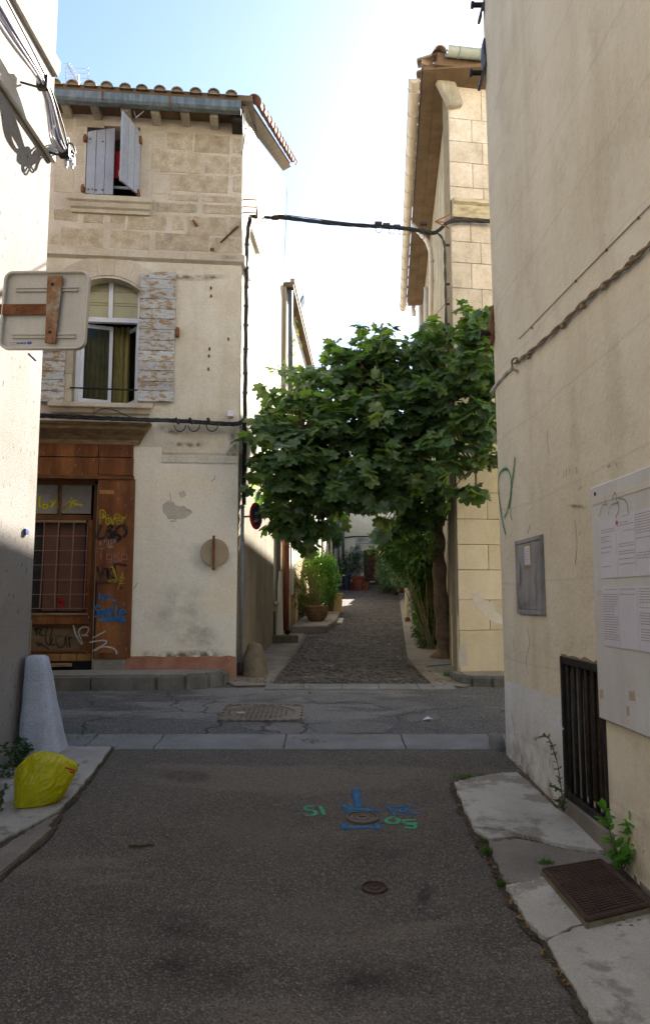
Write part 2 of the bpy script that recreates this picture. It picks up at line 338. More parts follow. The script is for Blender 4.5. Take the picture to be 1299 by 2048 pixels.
m['door_brown'] = surf('dark red brown door', [(0.3, (.055,.02,.012)), (0.7, (.10,.04,.022))], 5, .2, 60, bump=.2, rough=.6)
m['cream_wall'] = surf('cream far wall', [(0.3, (0.5566,0.4871,0.326)), (0.55, (0.6831,0.6123,0.4319)), (0.8, (0.759,0.7097,0.5543))], 1.1, .2, 40, streak=((0.4554,0.4313,0.3587), 2.5, .35), bump=.3)
m['yellow_wall'] = surf('ochre cottage wall', [(0.3, (.46,.32,.14)), (0.7, (.56,.41,.21))], 1.3, .2, 40, streak=((.36,.28,.16), 3, .4), bump=.3)
m['plaster_white'] = surf('off white plaster', [(0.3, (.52,.47,.40)), (0.7, (.66,.62,.55))], 2, .2, 40, bump=.3)
m['twig'] = flat('dry twig', (.07,.042,.025), .9)
m['post'] = flat('off white post', (.48,.44,.34), .7)
m['net'] = surf('rusty expanded mesh', [(0.4, (.035,.024,.014)), (0.6, (.13,.085,.045))], 70, .3, 90, bump=1, rough=.9)
m['lid'] = surf('rusty brown iron lid', [(0.3, (.050,.032,.026)), (0.6, (.085,.055,.042)), (0.8, (.13,.09,.07))], 7, .35, 90, bump=.5, rough=.6, metal=.3)
m['manhole'] = surf('worn cast iron', [(0.3, (.085,.072,.058)), (0.6, (.14,.12,.098)), (0.8, (.19,.175,.15))], 8, .35, 80, bump=.6, rough=.55, metal=.3)
m['leaf_dry'] = surf('dry fallen leaf', [(0.3, (.16,.085,.03)), (0.7, (.30,.19,.075))], 20, .2, 60, bump=.2)

def asphalt(name, base, chip, tint, crack=0.0, patch=None, chipn=.62, stain=.6, lumpy=.02, vs=150, w3=95):
    t = NT(name); v = t.coord()
    big = t.noise(v, .55, 5, .6); col = t.ramp(big, [(0.3, tuple(c*.66 for c in base)), (0.55, base), (0.75, tint)])
    st = t.ramp(t.noise(v, 2.1, 6, .7), [(0.44, 0), (0.66, 1)]); col = t.mix(t.math('MULTIPLY', st, stain), col, tuple(c*(.3 if stain > .8 else .55) for c in base))
    if patch:
        f = t.ramp(t.noise(t.coord((.35, 1, 1)), patch[1], 6, .6), [(patch[2], 0), (patch[2]+.05, 1)]); col = t.mix(t.math('MULTIPLY', f, .8), col, patch[0])
    vc = t.voro(v, vs, out='Color'); sep = t.n('SeparateColor'); t.l(vc, sep.inputs[0])
    col = t.mix(t.ramp(sep.outputs[0], [(chipn, 0), (chipn+.3, 1)]), col, chip)
    col = t.mix(t.ramp(sep.outputs[1], [(.6, 0), (.95, .75)]), col, tuple(c*.35 for c in base))
    h = t.voro(v, vs)
    w = t.ramp(t.noise(v, 9, 2, .5), [(0.725, 0), (0.74, 1)]); 
    w2 = t.ramp(sep.outputs[2], [(0.9955, 0), (0.998, 1)]); col = t.mix(w2, col, (.42,.40,.36))
    nrm = t.bump(h, .75, .008*150/vs); nrm = t.bump(t.noise(v, 14, 5, .7), .6, lumpy, nrm)
    if crack:
        vw = t.n('VectorMath', operation='MULTIPLY_ADD'); nz = t.n('TexNoise'); nz.inputs['Scale'].default_value = 3; t.l(v, nz.inputs['Vector'])
        t.l(nz.outputs['Color'], vw.inputs[0]); vw.inputs[1].default_value = (.35,.35,.35); t.l(v, vw.inputs[2])
        d = t.voro(vw.outputs[0], crack, 'DISTANCE_TO_EDGE'); f = t.ramp(d, [(0.0, 1), (0.018, 0)])
        f = t.math('MULTIPLY', f, t.ramp(t.noise(v, .9, 3), [(0.42, 0), (0.6, 1)]))
        col = t.mix(f, col, tuple(c*.3 for c in base)); inv = t.math('SUBTRACT', 1.0, f); nrm = t.bump(inv, .8, .01, nrm)
    return t.pbr(col, .88, nrm, 0, .3)
m['asphalt'] = asphalt('brown grey asphalt', (0.1303,0.1141,0.09791), (0.224,0.2074,0.186), (0.1832,0.1601,0.1338), 0, patch=((0.1968,0.1675,0.1338), .9, .54))
m['asphalt_cross'] = asphalt('coarse grey asphalt', (0.1233,0.1232,0.1276), (0.2758,0.2799,0.2867), (0.1814,0.1792,0.1812), .9, ((0.2686,0.2639,0.2551), 1.3, .52))
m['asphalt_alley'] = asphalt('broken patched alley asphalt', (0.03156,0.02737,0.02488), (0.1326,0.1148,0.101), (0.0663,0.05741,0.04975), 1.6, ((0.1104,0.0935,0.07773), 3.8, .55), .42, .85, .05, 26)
m['alley_a'] = asphalt('broken patched alley asphalt', (0.03589,0.03154,0.02863), (0.1508,0.1323,0.1162), (0.0754,0.06614,0.05725), 1.6, ((0.1256,0.1077,0.08946), 3.8, .55), .52, .85, .05)
m['alley_b'] = asphalt('broken patched alley asphalt', (0.01485,0.01333,0.01315), (0.0624,0.0559,0.05339), (0.0312,0.02795,0.02629), 1.6, ((0.05197,0.04551,0.04109), 3.8, .55), .52, .85, .05)
m['alley_c'] = asphalt('broken patched alley asphalt', (0.0495,0.04109,0.03394), (0.208,0.1724,0.1378), (0.104,0.08617,0.06786), 1.6, ((0.1732,0.1403,0.106), 3.8, .55), .52, .85, .05)
m['patch'] = asphalt('pale repair mortar', (0.1938,0.1898,0.1852), (0.2875,0.2888,0.2925), (0.2375,0.2338,0.2307), .9)

def right_wall_mat():
    t = NT('cream near wall paint'); v = t.coord(); vs_ = t.coord((1, 1, .12))
    col = t.ramp(t.noise(v, .8, 6, .6), [(0.3, (0.645,0.5748,0.428)), (0.55, (0.7433,0.6794,0.5329)), (0.75, (0.8063,0.754,0.6137))])
    f = t.ramp(t.noise(vs_, 3.4, 6, .65), [(0.5, 0), (0.68, 1)]); col = t.mix(t.math('MULTIPLY', f, .2), col, (.36,.28,.18))
    f = t.ramp(t.noise(v, 2.2, 7, .7), [(0.52, 0), (0.66, 1)]); col = t.mix(t.math('MULTIPLY', f, .3), col, (.40,.345,.26))
    sx = t.n('SeparateXYZ'); t.l(v, sx.inputs[0])
    # painted grey band at the foot of the far end of the wall (local x runs towards the camera)
    h = t.math('SUBTRACT', sx.outputs['Z'], t.math('MULTIPLY', sx.outputs['X'], .027))
    h = t.math('ADD', h, t.math('MULTIPLY', t.noise(v, 3, 3), .05))
    gr = t.ramp(t.noise(v, 2.2, 5, .6), [(0.35, (0.5982,0.6038,0.6064)), (0.7, (0.7373,0.7741,0.797))])
    bandf = t.math('MULTIPLY', t.math('LESS_THAN', h, .965), t.math('LESS_THAN', sx.outputs['X'], 1.52))
    col = t.mix(t.math('MULTIPLY', bandf, .85), col, gr)
    hg = t.math('ADD', sx.outputs['Z'], t.math('MULTIPLY', sx.outputs['X'], .06))
    dirt = t.ramp(t.noise(v, 6, 6, .7), [(0.42, 0), (0.62, 1)]); low = t.n('MapRange'); low.inputs[1].default_value = .85; low.inputs[2].default_value = .38
    t.l(hg, low.inputs[0]); col = t.mix(t.math('MULTIPLY', t.math('MULTIPLY', dirt, low.outputs[0]), .7), col, (.20,.145,.09))
    sp = t.ramp(t.noise(v, 19, 4, .65), [(0.70, 0), (0.72, 1)]); col = t.mix(t.math('MULTIPLY', sp, .7), col, (.22,.17,.12))
    cw = t.n('TexWave', wave_type='BANDS', bands_direction='Z'); cw.inputs['Scale'].default_value = .55; cw.inputs['Distortion'].default_value = 1.2; cw.inputs['Detail'].default_value = 3
    t.l(v, cw.inputs[0]); ln = t.ramp(cw.outputs['Fac'], [(0.0, 1), (0.0012, 0)]); col = t.mix(t.math('MULTIPLY', ln, .16), col, (.3,.23,.15))
    g = t.noise(v, 70, 5, .75); col = t.mix(.26, col, t.ramp(g, [(0.25, .3), (0.75, 1.0)]), 'OVERLAY')
    nrm = t.bump(t.noise(v, 4, 4, .55), .5, .04); nrm = t.bump(t.noise(v, 30, 6, .65), .6, .01, nrm)
    return t.pbr(col, .85, nrm, 0, .25)
m['right_wall'] = right_wall_mat()

def spray(name, col, soft=.35, dens=.9, grain=90):
    """sprayed or chalked paint: soft edges, broken by the surface below"""
    t = NT(name); uv = t.n('UVMap'); sx = t.n('SeparateXYZ'); t.l(uv.outputs[0], sx.inputs[0])
    d = t.math('MULTIPLY', t.math('ABSOLUTE', t.math('SUBTRACT', sx.outputs['Y'], .5)), 2.0)
    a = t.ramp(d, [(1 - soft - .02 if soft < .95 else .03, 1), (1.0, 0)])
    n_ = t.math('MULTIPLY', t.ramp(t.noise(t.coord(), grain, 4, .75), [(0.26, .3), (0.48, 1)]), t.ramp(t.noise(t.coord(), grain*.12, 3, .6), [(0.30, .6), (0.55, 1)]))
    if soft > .9:
        e_ = t.ramp(t.math('MINIMUM', sx.outputs['X'], t.math('SUBTRACT', 1.0, sx.outputs['X'])), [(0.0, 0), (0.28, 1)])
        n_ = t.math('MULTIPLY', e_, t.ramp(t.noise(t.coord(), grain*.4, 5, .7), [(0.38, 0), (0.62, 1)]))
    al = t.math('MULTIPLY', t.math('MULTIPLY', a, n_), dens)
    b = t.n('BsdfPrincipled'); b.inputs['Base Color'].default_value = (*col, 1); b.inputs['Roughness'].default_value = .8
    tr = t.n('BsdfTransparent'); mx = t.n('MixShader'); t.l(al, mx.inputs[0]); t.l(tr.outputs[0], mx.inputs[1]); t.l(b.outputs[0], mx.inputs[2])
    t.l(mx.outputs[0], t.out.inputs[0]); return t.m
m['s_yellow'] = spray('yellow spray', (.58,.50,.01), .5); m['s_black'] = spray('black spray', (.015,.013,.012), .7)
m['s_blue'] = spray('blue spray', (.02,.16,.40), .5); m['s_white'] = spray('white spray', (.62,.58,.56), .5, .75)
m['s_pink'] = spray('pink chalk pen', (.50,.22,.26), .4, .8); m['s_green'] = spray('green spray', (.015,.24,.09), .5, .95)
m['s_lilac'] = spray('lilac haze of spray', (.36,.31,.50), .95, .5); m['s_red'] = spray('red spray', (.40,.01,.008), .5)
m['s_roadblue'] = spray('blue marking paint', (.012,.15,.36), .7, 1.0, 110); m['s_roadgreen'] = spray('green marking paint', (.05,.34,.19), .4, 1.0, 160)
m['s_roadred'] = spray('red marking chalk', (.30,.10,.09), .5, .5, 60); m['s_grey'] = spray('grey scrawl', (.22,.21,.20), .5, .8)
m['s_dirt'] = spray('brown scuff', (.20,.15,.10), .95, .9, 25)

def leafmat(name, cols, trans=.45, rough=.45, tcol=None, spec=.35):
    t = NT(name); ge = t.n('NewGeometry'); oi = t.n('ObjectInfo')
    r = t.math('FRACT', t.math('ADD', ge.outputs['Random Per Island'], oi.outputs['Random']))
    col = t.ramp(r, [(k / max(1, len(cols)-1), c) for k, c in enumerate(cols)])
    b = t.n('BsdfPrincipled'); t.l(col, b.inputs['Base Color']); b.inputs['Roughness'].default_value = rough; b.inputs['Specular IOR Level'].default_value = spec
    v = t.coord(); nrm = t.bump(t.noise(v, 60, 3, .6), .25, .004); t.l(nrm, b.inputs['Normal'])
    tb = t.n('BsdfTranslucent'); tc = t.mix(1.0, col, tcol or (2.2, 2.6, .9), 'MULTIPLY'); t.l(tc, tb.inputs[0])
    mx = t.n('MixShader'); mx.inputs[0].default_value = trans
    t.l(b.outputs[0], mx.inputs[1]); t.l(tb.outputs[0], mx.inputs[2]); t.l(mx.outputs[0], t.out.inputs[0]); return t.m
m['fig'] = leafmat('fig leaf', [(0.05747,0.1071,0.05185), (0.07903,0.1411,0.06337), (0.1221,0.1826,0.06913), (0.07183,0.1259,0.06682), (0.1653,0.208,0.06337), (0.08621,0.1449,0.05761), (0.06465,0.1134,0.05761)], .45, .36, spec=.6)
m['bright'] = leafmat('bright shrub leaf', [(.05,.13,.02), (.075,.17,.03), (.10,.20,.04)], .5)
m['olive'] = leafmat('bamboo leaf', [(.06,.10,.025), (.10,.12,.04), (.14,.14,.06), (.05,.09,.02)], .45)
m['ivy'] = leafmat('climber leaf', [(.025,.07,.018), (.04,.10,.022), (.06,.125,.03)], .4)
m['oleander'] = leafmat('oleander leaf', [(.022,.055,.03), (.035,.075,.04), (.05,.09,.05)], .35)
m['weed'] = leafmat('weed leaf', [(.035,.075,.03), (.05,.10,.04)], .35)
m['weed_bright'] = leafmat('fresh weed leaf', [(.08,.20,.03), (.11,.25,.04)], .4)
m['straw'] = leafmat('dry grass', [(0.12,0.077,0.025), (0.168,0.11,0.045), (0.072,0.066,0.02)], .4)
m['grass'] = leafmat('short grass', [(.05,.11,.02), (.08,.14,.03)], .4)
def bagmat():
    t = NT('yellow bin liner'); v = t.coord()
    col = t.ramp(t.noise(v, 5, 4, .6), [(0.3, (.58,.545,.008)), (0.6, (.70,.67,.015)), (0.8, (.74,.72,.10))])
    b = t.n('BsdfPrincipled'); t.l(col, b.inputs['Base Color']); b.inputs['Roughness'].default_value = .24
    nv = t.coord((3, 3, .9)); n1 = t.bump(t.noise(nv, 5, 3, .5), .5, .03); n1 = t.bump(t.noise(v, 26, 4, .6), .25, .008, n1); t.l(n1, b.inputs['Normal'])
    tb = t.n('BsdfTranslucent'); t.l(col, tb.inputs[0]); mx = t.n('MixShader'); mx.inputs[0].default_value = .4
    t.l(b.outputs[0], mx.inputs[1]); t.l(tb.outputs[0], mx.inputs[2]); t.l(mx.outputs[0], t.out.inputs[0]); return t.m
m['bag'] = bagmat()

def clearglass():
    t = NT('clear window pane'); g = t.n('BsdfGlossy'); g.inputs['Roughness'].default_value = .03; g.inputs[0].default_value = (.8,.85,.85,1)
    tr = t.n('BsdfTransparent'); tr.inputs[0].default_value = (.78,.80,.76,1); fr = t.n('Fresnel'); fr.inputs[0].default_value = 1.28
    mx = t.n('MixShader'); t.l(fr.outputs[0], mx.inputs[0]); t.l(tr.outputs[0], mx.inputs[1]); t.l(g.outputs[0], mx.inputs[2]); t.l(mx.outputs[0], t.out.inputs[0]); return t.m
m['glass_clear'] = clearglass()

m['dirt_bed'] = surf('dark joint dirt', [(0.3, (.045,.036,.026)), (0.6, (.08,.063,.045)), (0.8, (.12,.10,.075))], 8, .5, 90, bump=1.0, bscale=70, bdist=.012)
for k_ in ('yellow', 'black', 'blue', 'white', 'green'):
    c_ = dict(yellow=(.58,.50,.01), black=(.015,.013,.012), blue=(.02,.16,.40), white=(.62,.58,.56), green=(.015,.24,.09))[k_]
    m['s_'+k_+'_haze'] = spray(k_+' overspray', c_, .97, .32)

m['s_damp'] = spray('damp stain', (.40,.38,.37), .98, .34, 9)
m['s_soot'] = spray('black algae stain', (.075,.062,.048), .98, .85, 14)

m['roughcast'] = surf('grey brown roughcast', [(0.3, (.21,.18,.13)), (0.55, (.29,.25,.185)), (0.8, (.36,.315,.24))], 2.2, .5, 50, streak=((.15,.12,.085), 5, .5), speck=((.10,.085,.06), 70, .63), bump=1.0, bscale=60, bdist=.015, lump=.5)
m['s_oil'] = spray('oil stain', (.028,.024,.021), .98, .55, 7)
m['s_wear'] = spray('worn dusty asphalt', (.20,.175,.15), .98, .35, 7)
# ------------------------------------------------------------------ frames of the places
FS = Fr(-1.13, 9.70, R(5.7))          # stone house, street front (local x < 0)
FA = Fr(-1.13, 9.70, R(90 - 3.26))    # its alley side (local x away from the street)
FR = Fr(1.725, 9.80, R(8.5))          # house across the alley, street front (local x > 0)
FRA = Fr(1.725, 9.80, R(-90 - 4.8))   # its alley side (local x < 0 going away)
FN = Fr(1.425, 6.24, R(-90 + 1.69))   # near cream wall (local x towards the camera)
FL = Fr(-2.42, 6.24, R(90 - 1.55))    # near white wall (local x < 0 towards the camera)

# ------------------------------------------------------------------ ground, roads, pavements
def G(px, py): p = gnd(px, py); return (p.x, p.y)
def sheet(name, poly, mat, off, kind='structure', parent=None):
    mb = MB(); n = len(poly)
    a = sum(poly[i][0]*poly[(i+1)%n][1]-poly[(i+1)%n][0]*poly[i][1] for i in range(n))
    if a < 0: poly = poly[::-1]
    mb.add([(x, y, gz(y) + off) for x, y in poly], [tuple(range(n))])
    return mb.build(name, m[mat], parent, kind=kind)
sheet('ground', [(-60,-40),(60,-40),(60,120),(-60,120)], 'asphalt', 0)
def wavy(poly, amp, k=5):
    out = []; n = len(poly)
    for i in range(n):
        a, b = Vector(poly[i]), Vector(poly[(i+1) % n])
        for j in range(k):
            p = a.lerp(b, j / k)
            if j: p = p + Vector((random.uniform(-amp, amp), random.uniform(-amp, amp)))
            out.append((p.x, p.y))
    return out
sheet('cross_street', [(-30, 6.68), (30, 6.68), (30, 9.0), (-30, 9.0)], 'asphalt_cross', .004)
alley = [G(545,1370), G(590,1310), G(625,1252), G(650,1208), G(668,1186), (.2, 36), (3.6, 36), G(797,1186), G(800,1215), G(808,1270), G(815,1320), G(840,1350), G(885,1370)]
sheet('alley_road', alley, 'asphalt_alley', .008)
verge = [G(470,1374), (-1.30, 9.6), (-1.2, 9.9), (-.86, 14.8), (.4, 37), G(663,1183), G(650,1205), G(612,1262), G(585,1310), G(540,1372)]
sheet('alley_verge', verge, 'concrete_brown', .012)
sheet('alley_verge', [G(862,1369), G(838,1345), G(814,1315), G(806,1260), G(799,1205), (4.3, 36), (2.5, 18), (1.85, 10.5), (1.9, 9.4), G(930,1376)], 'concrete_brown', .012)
for p in ([(600,1392),(560,1400),(470,1402),(520,1388),(600,1382),(680,1392),(760,1390),(740,1402),(690,1404),(640,1410)],
          [(480,1455),(560,1448),(600,1450),(640,1470),(540,1471)], [(620,1452),(700,1440),(790,1452),(770,1468),(640,1470)],
          [(405,1436),(440,1432),(440,1444),(410,1446)], [(720,1404),(800,1400),(860,1410),(780,1420)], [(812,1432),(868,1428),(880,1440),(820,1446)]):
    sheet('road_patch', wavy([G(*q) for q in p], .02, 3), 'patch', .008)
# gutter of long stones between the two streets
gut = thing('gutter_channel', '', '', (0, 6.5, gz(6.5)), kind='structure')
xs = [-9, -7.4, -5.7, -4.1, gnd(180,1485).x, gnd(318,1485).x, gnd(570,1485).x, gnd(806,1485).x, gnd(985,1485).x, 3, 4.8, 6.6, 8.4]
for i in range(len(xs)-1):
    mb = MB(); a, b = xs[i]+.006, xs[i+1]-.006; ys = [6.27, 6.30, 6.40, 6.50, 6.60, 6.69, 6.71]; dz = [.0, .012, .008, .004, .010, .020, .0]
    K = 6; P = []
    for k in range(K+1):
        x = a + (b-a)*k/K
        for y, d in zip(ys, dz): P.append((x, y + random.uniform(-.004,.004), gz(y) + d + random.uniform(-.0015,.0015)))
    n = len(ys); mb.add(P, [(k*n+j, (k+1)*n+j, (k+1)*n+j+1, k*n+j+1) for k in range(K) for j in range(n-1)])
    mb.build('gutter_stone', m['gutter_stone'], gut, smooth=True)
lip = thing('gutter_channel', '', '', (0, 9.0, gz(9)), kind='structure')
y0, y1 = gnd(720,1381).y, gnd(720,1371).y
xs = [gnd(530,1376).x, gnd(607,1376).x, gnd(683,1376).x, gnd(757,1376).x, gnd(835,1376).x, gnd(908,1376).x]
for i in range(5):
    MB().slab([(xs[i]+.004,y0),(xs[i+1]-.004,y0),(xs[i+1]-.004,y1),(xs[i]+.004,y1)], lambda x,y: gz(y)+.022, lambda x,y: gz(y)-.02).build('gutter_stone', m['gutter_stone'], lip, bevel=.006)

# pavement and kerb in front of the stone house
KT = .705
pav = thing('pavement', '', '', (-3, 9.2, gz(9.2)), kind='structure')
front = [(-9, 8.52), (-6.4, 8.66), (-4.6, 8.72), (-3.72, 8.76), (-2.7, 8.80), (-1.95, 8.83), (-1.62, 8.86), (-1.36, 8.97), (-1.22, 9.18), (-1.18, 9.5)]
inner = []
W = .15
for i, p in enumerate(front):
    a = Vector(front[max(i-1,0)]); b = Vector(front[min(i+1,len(front)-1)]); t = (b-a).normalized(); inner.append((p[0]-t.y*W, p[1]+t.x*W))
MB().slab([(-9, 9.6)] + inner + [(-1.30, 9.74)], lambda x,y: KT - .01 + .012*(y-9), lambda x,y: .3).build('pavement_surface', m['sidewalk'], pav)
for i in range(len(front)-1):
    a, b, c, d = Vector(front[i]), Vector(front[i+1]), Vector(inner[i+1]), Vector(inner[i])
    g = .004 * (b-a).normalized(); a += g; d += g; b -= g; c -= g
    dz = random.uniform(-.004, .004)
    MB().slab([tuple(a), tuple(b), tuple(c), tuple(d)], lambda x,y: KT + dz, lambda x,y: .35).build('kerb_stone', m['kerb'], pav, bevel=.022, seg=3, smooth=False)
# pavement at the corner across the alley
KR = .665
pav2 = thing('pavement', '', '', (2.5, 9.3, gz(9.3)), kind='structure')
front = [(1.60, 9.78), (1.57, 9.52), (1.62, 9.30), (1.75, 9.14), (1.98, 9.06), (2.5, 9.06), (3.4, 9.12), (5, 9.3), (8, 9.7)]
inner = []
for i, p in enumerate(front):
    a = Vector(front[max(i-1,0)]); b = Vector(front[min(i+1,len(front)-1)]); t = (b-a).normalized(); inner.append((p[0]-t.y*W, p[1]+t.x*W))
MB().slab(inner + [(8, 10.9), (1.73, 9.85)], lambda x,y: KR - .008, lambda x,y: .3).build('pavement_surface', m['sidewalk'], pav2)
for i in range(len(front)-1):
    a, b, c, d = Vector(front[i]), Vector(front[i+1]), Vector(inner[i+1]), Vector(inner[i])
    g = .004 * (b-a).normalized(); a += g; d += g; b -= g; c -= g
    MB().slab([tuple(a), tuple(b), tuple(c), tuple(d)], lambda x,y: KR, lambda x,y: .35).build('kerb_stone', m['kerb'], pav2, bevel=.02, seg=3)
# near pavement under the cream wall: broken concrete slabs
pav3 = thing('pavement', '', '', (1.4, 3.5, gz(3.5)), kind='structure')
def slabpx(name, pts, mat, par, top=.028, amp=.008, k=5):
    poly = wavy([G(*p) if len(p) == 2 else p[:2] for p in pts], amp, 9)
    return MB().slab(poly, lambda x,y: gz(y)+top, lambda x,y: gz(y)-.05).build(name, m[mat], par, bevel=.006)
slabpx('paving_slab', [(908,1573),(950,1562),(1000,1554),(1034,1553),(1110,1625),(1225,1705),(1205,1712),(1130,1702),(1080,1688),(1035,1678),(1015,1668),(945,1662),(925,1620)], 'concrete', pav3, .030)
slabpx('paving_slab', [(947,1666),(1012,1672),(1030,1681),(1010,1684),(975,1686)], 'concrete', pav3, .026, .004)
slabpx('paving_slab', [(976,1690),(1032,1685),(1080,1693),(1130,1707),(1200,1716),(1240,1730),(1130,1762),(1060,1772),(1012,1776),(995,1740)], 'concrete_brown', pav3, .022)
slabpx('paving_slab', [(1012,1782),(1060,1776),(1088,1764),(1150,1800),(1185,1850),(1090,1890),(1060,1862),(1035,1820)], 'concrete', pav3, .030)
slabpx('paving_slab', [(1093,1894),(1187,1854),(1299,1815),(1420,1800),(1560,2060),(1560,2500),(1400,2500),(1190,2060),(1140,1975)], 'concrete', pav3, .028)
slabpx('pavement_edging', [(1115,1628),(1140,1622),(1299,1752),(1420,1860),(1420,1880),(1299,1800),(1235,1728),(1228,1706)], 'concrete_brown', pav3, .035, .006)
sheet('pavement_bed', wavy([G(*q) for q in [(898,1570),(955,1552),(1036,1548),(1110,1615),(1299,1745),(1420,1840),(1560,2500),(1370,2500),(1176,2062),(1125,1975),(1084,1898),(1050,1868),(1002,1786),(985,1742),(936,1664),(914,1620)]], .018, 9), 'dirt_bed', .010)
sheet('pavement_bed', wavy([G(*q) for q in [(128,1497),(230,1496),(192,1552),(160,1594),(124,1634),(110,1668),(4,1764),(-220,1995),(-420,2160),(-700,2160),(-330,1640)]], .012, 7), 'dirt_bed', .012)
# near pavement under the white wall
pav4 = thing('pavement', '', '', (-1.9, 5, gz(5)), kind='structure')
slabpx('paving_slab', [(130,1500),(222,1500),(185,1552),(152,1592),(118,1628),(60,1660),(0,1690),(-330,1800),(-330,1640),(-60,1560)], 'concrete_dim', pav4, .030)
slabpx('paving_slab', [(118,1632),(82,1672),(0,1748),(-200,1940),(-420,2150),(-700,2150),(-330,1860),(0,1704),(58,1666)], 'concrete_brown', pav4, .020)
slabpx('paving_slab', [(85,1660),(104,1668),(-2,1760),(-220,1985),(-300,1985),(0,1728)], 'concrete_brown', pav4, .034, .006)
# ------------------------------------------------------------------ stone house on the corner
def rectbox(mb, fr, x0, y0, x1, y1, ly0, ly1, j=0.0):
    a, b, c, d = fr.rect(x0, y0, x1, y1, ly0); return mb.box(a, b, ly0, ly1, c, d, j)
HR = FS
house = thing('stone_house', 'three storey tan stone corner house with half open grey shutters and wooden shopfront', 'house', (-1.13, 9.70, 0), R(5.7))
WT = FS.px(480, 232)[1]                      # wall top at the front
up = FS.rect(172, 252, 280, 393); mid = FS.rect(148, 556, 278, 806); dr = FS.rect(66, 955, 190, 1338)
dr = (-3.9, dr[1], .5, dr[3]); 
mb = MB(FS); wall_grid(mb, -9, 0, .4, WT, [up, mid, dr], .32)
mb.build('front_wall', m['mortar'], house)
D1 = 5.0                                     # depth of the alley side
a1 = FA.px(575, 385)[1]
TOPZ = FA.px(574, 372)[1]
# alley side wall (with a recessed window) and roof body
fw = FA.rect(546, 1056, 561, 1202)
sidew = MB(FA); wall_grid(sidew, 0.002, D1, .45, WT, [fw], .16)
sidew.add([(0.002, 0, WT), (D1, 0, WT), (D1, 0, TOPZ-.15)], [(0, 1, 2)])
sidew.build('side_wall', m['white_side'], house)
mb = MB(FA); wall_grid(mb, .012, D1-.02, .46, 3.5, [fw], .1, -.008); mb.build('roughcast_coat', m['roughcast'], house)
mb = MB(FA); mb.box(fw[0], fw[1], .161, .18, fw[2], fw[3]); mb.build('side_shutter', m['wood_grey'], house)
mb = MB(FA); mb.box(fw[0]-.04, fw[1]+.04, -.03, .10, fw[2]-.06, fw[2]-.002); mb.build('side_sill', m['dressed'], house)
mb = MB(FS); mb.box(-9, -.35, 4.6, 4.8, .4, TOPZ-.2); mb.box(-9, -8.8, .01, 4.6, .4, WT+.3); mb.build('rear_wall', m['mortar'], house)
mb = MB(FS); mb.box(-3.9, -.4, .9, 1.0, .45, WT-.1); mb.build('interior', m['black'], house)
# roof slab, rising from the street gutter to the rear
ex = WT + .10; k = (TOPZ + .05 - ex) / (D1 + .3)
mb = MB(FS)
for x0, x1 in ((-9, .12),):
    mb.add([(x0, -.30, ex-.08), (x1, -.30, ex-.08), (x1+.25, D1+.05, TOPZ-.08), (x0, D1+.05, TOPZ-.08), (x0, -.30, ex), (x1, -.30, ex), (x1+.25, D1+.05, TOPZ), (x0, D1+.05, TOPZ)],
           [(0,3,2,1),(4,5,6,7),(0,1,5,4),(1,2,6,5),(2,3,7,6),(3,0,4,7)])
roof = mb.build('roof', m['soffit'], house)
# canal tiles: shared meshes
def tile_mesh(name, mat, r0, r1, L, n=6):
    mb = MB(); P = []
    for y, r in ((0, r0), (L, r1)):
        for s_ in (0, .014):
            for i in range(n+1):
                q = math.pi * i / n; P.append(((r-s_)*math.cos(q), y, (r-s_)*math.sin(q)*.85))
    n1 = n+1; F = []
    for i in range(n):
        F += [(i, i+1, 2*n1+i+1, 2*n1+i), (n1+i+1, n1+i, 3*n1+i, 3*n1+i+1), (i+1, i, n1+i, n1+i+1), (2*n1+i, 2*n1+i+1, 3*n1+i+1, 3*n1+i)]
    mb.add(P, F); o = mb.build(name, mat); me = o.data
    for p in me.polygons: p.use_smooth = False
    bpy.data.objects.remove(o); return me
TM = tile_mesh('roof_tile', m['tile'], .084, .070, .42); TMR = tile_mesh('roof_tile', m['tile_red'], .10, .085, .42)
txs = [FS.px(x, 185, -.34)[0] for x in (145, 180, 215, 250, 285, 320, 355, 391, 427, 462)]
stp = txs[1]-txs[0]; txs = [txs[0]-stp*3, txs[0]-stp*2, txs[0]-stp] + txs
sl = math.atan2(TOPZ - ex, D1 + .3)
for r_ in range(3):
    for x in txs:
        o = bpy.data.objects.new('roof_tile', TM); COL.objects.link(o); o.parent = roof
        o.matrix_basis = Matrix.Translation((x + random.uniform(-.012,.012), -.36 + r_*.36*math.cos(sl), ex - .058 + r_*.36*math.sin(sl) + random.uniform(0,.012))) @ Matrix.Rotation(sl-.03, 4, 'X') @ Matrix.Rotation(random.uniform(-.05,.05), 4, 'Z')
for x in txs:
    mb = MB(); mb.add([(.078*math.cos(math.pi*i/8), 0, .078*.85*math.sin(math.pi*i/8)) for i in range(9)] + [(.078*math.cos(math.pi*i/8), .05, .078*.85*math.sin(math.pi*i/8)) for i in range(9)], [tuple(range(9))] + [(i+1, i, 9+i, 10+i) for i in range(8)])
    o = mb.build('tile_mortar', m['joint']); o.parent = roof; o.matrix_basis = Matrix.Translation((x, -.345, ex-.045))
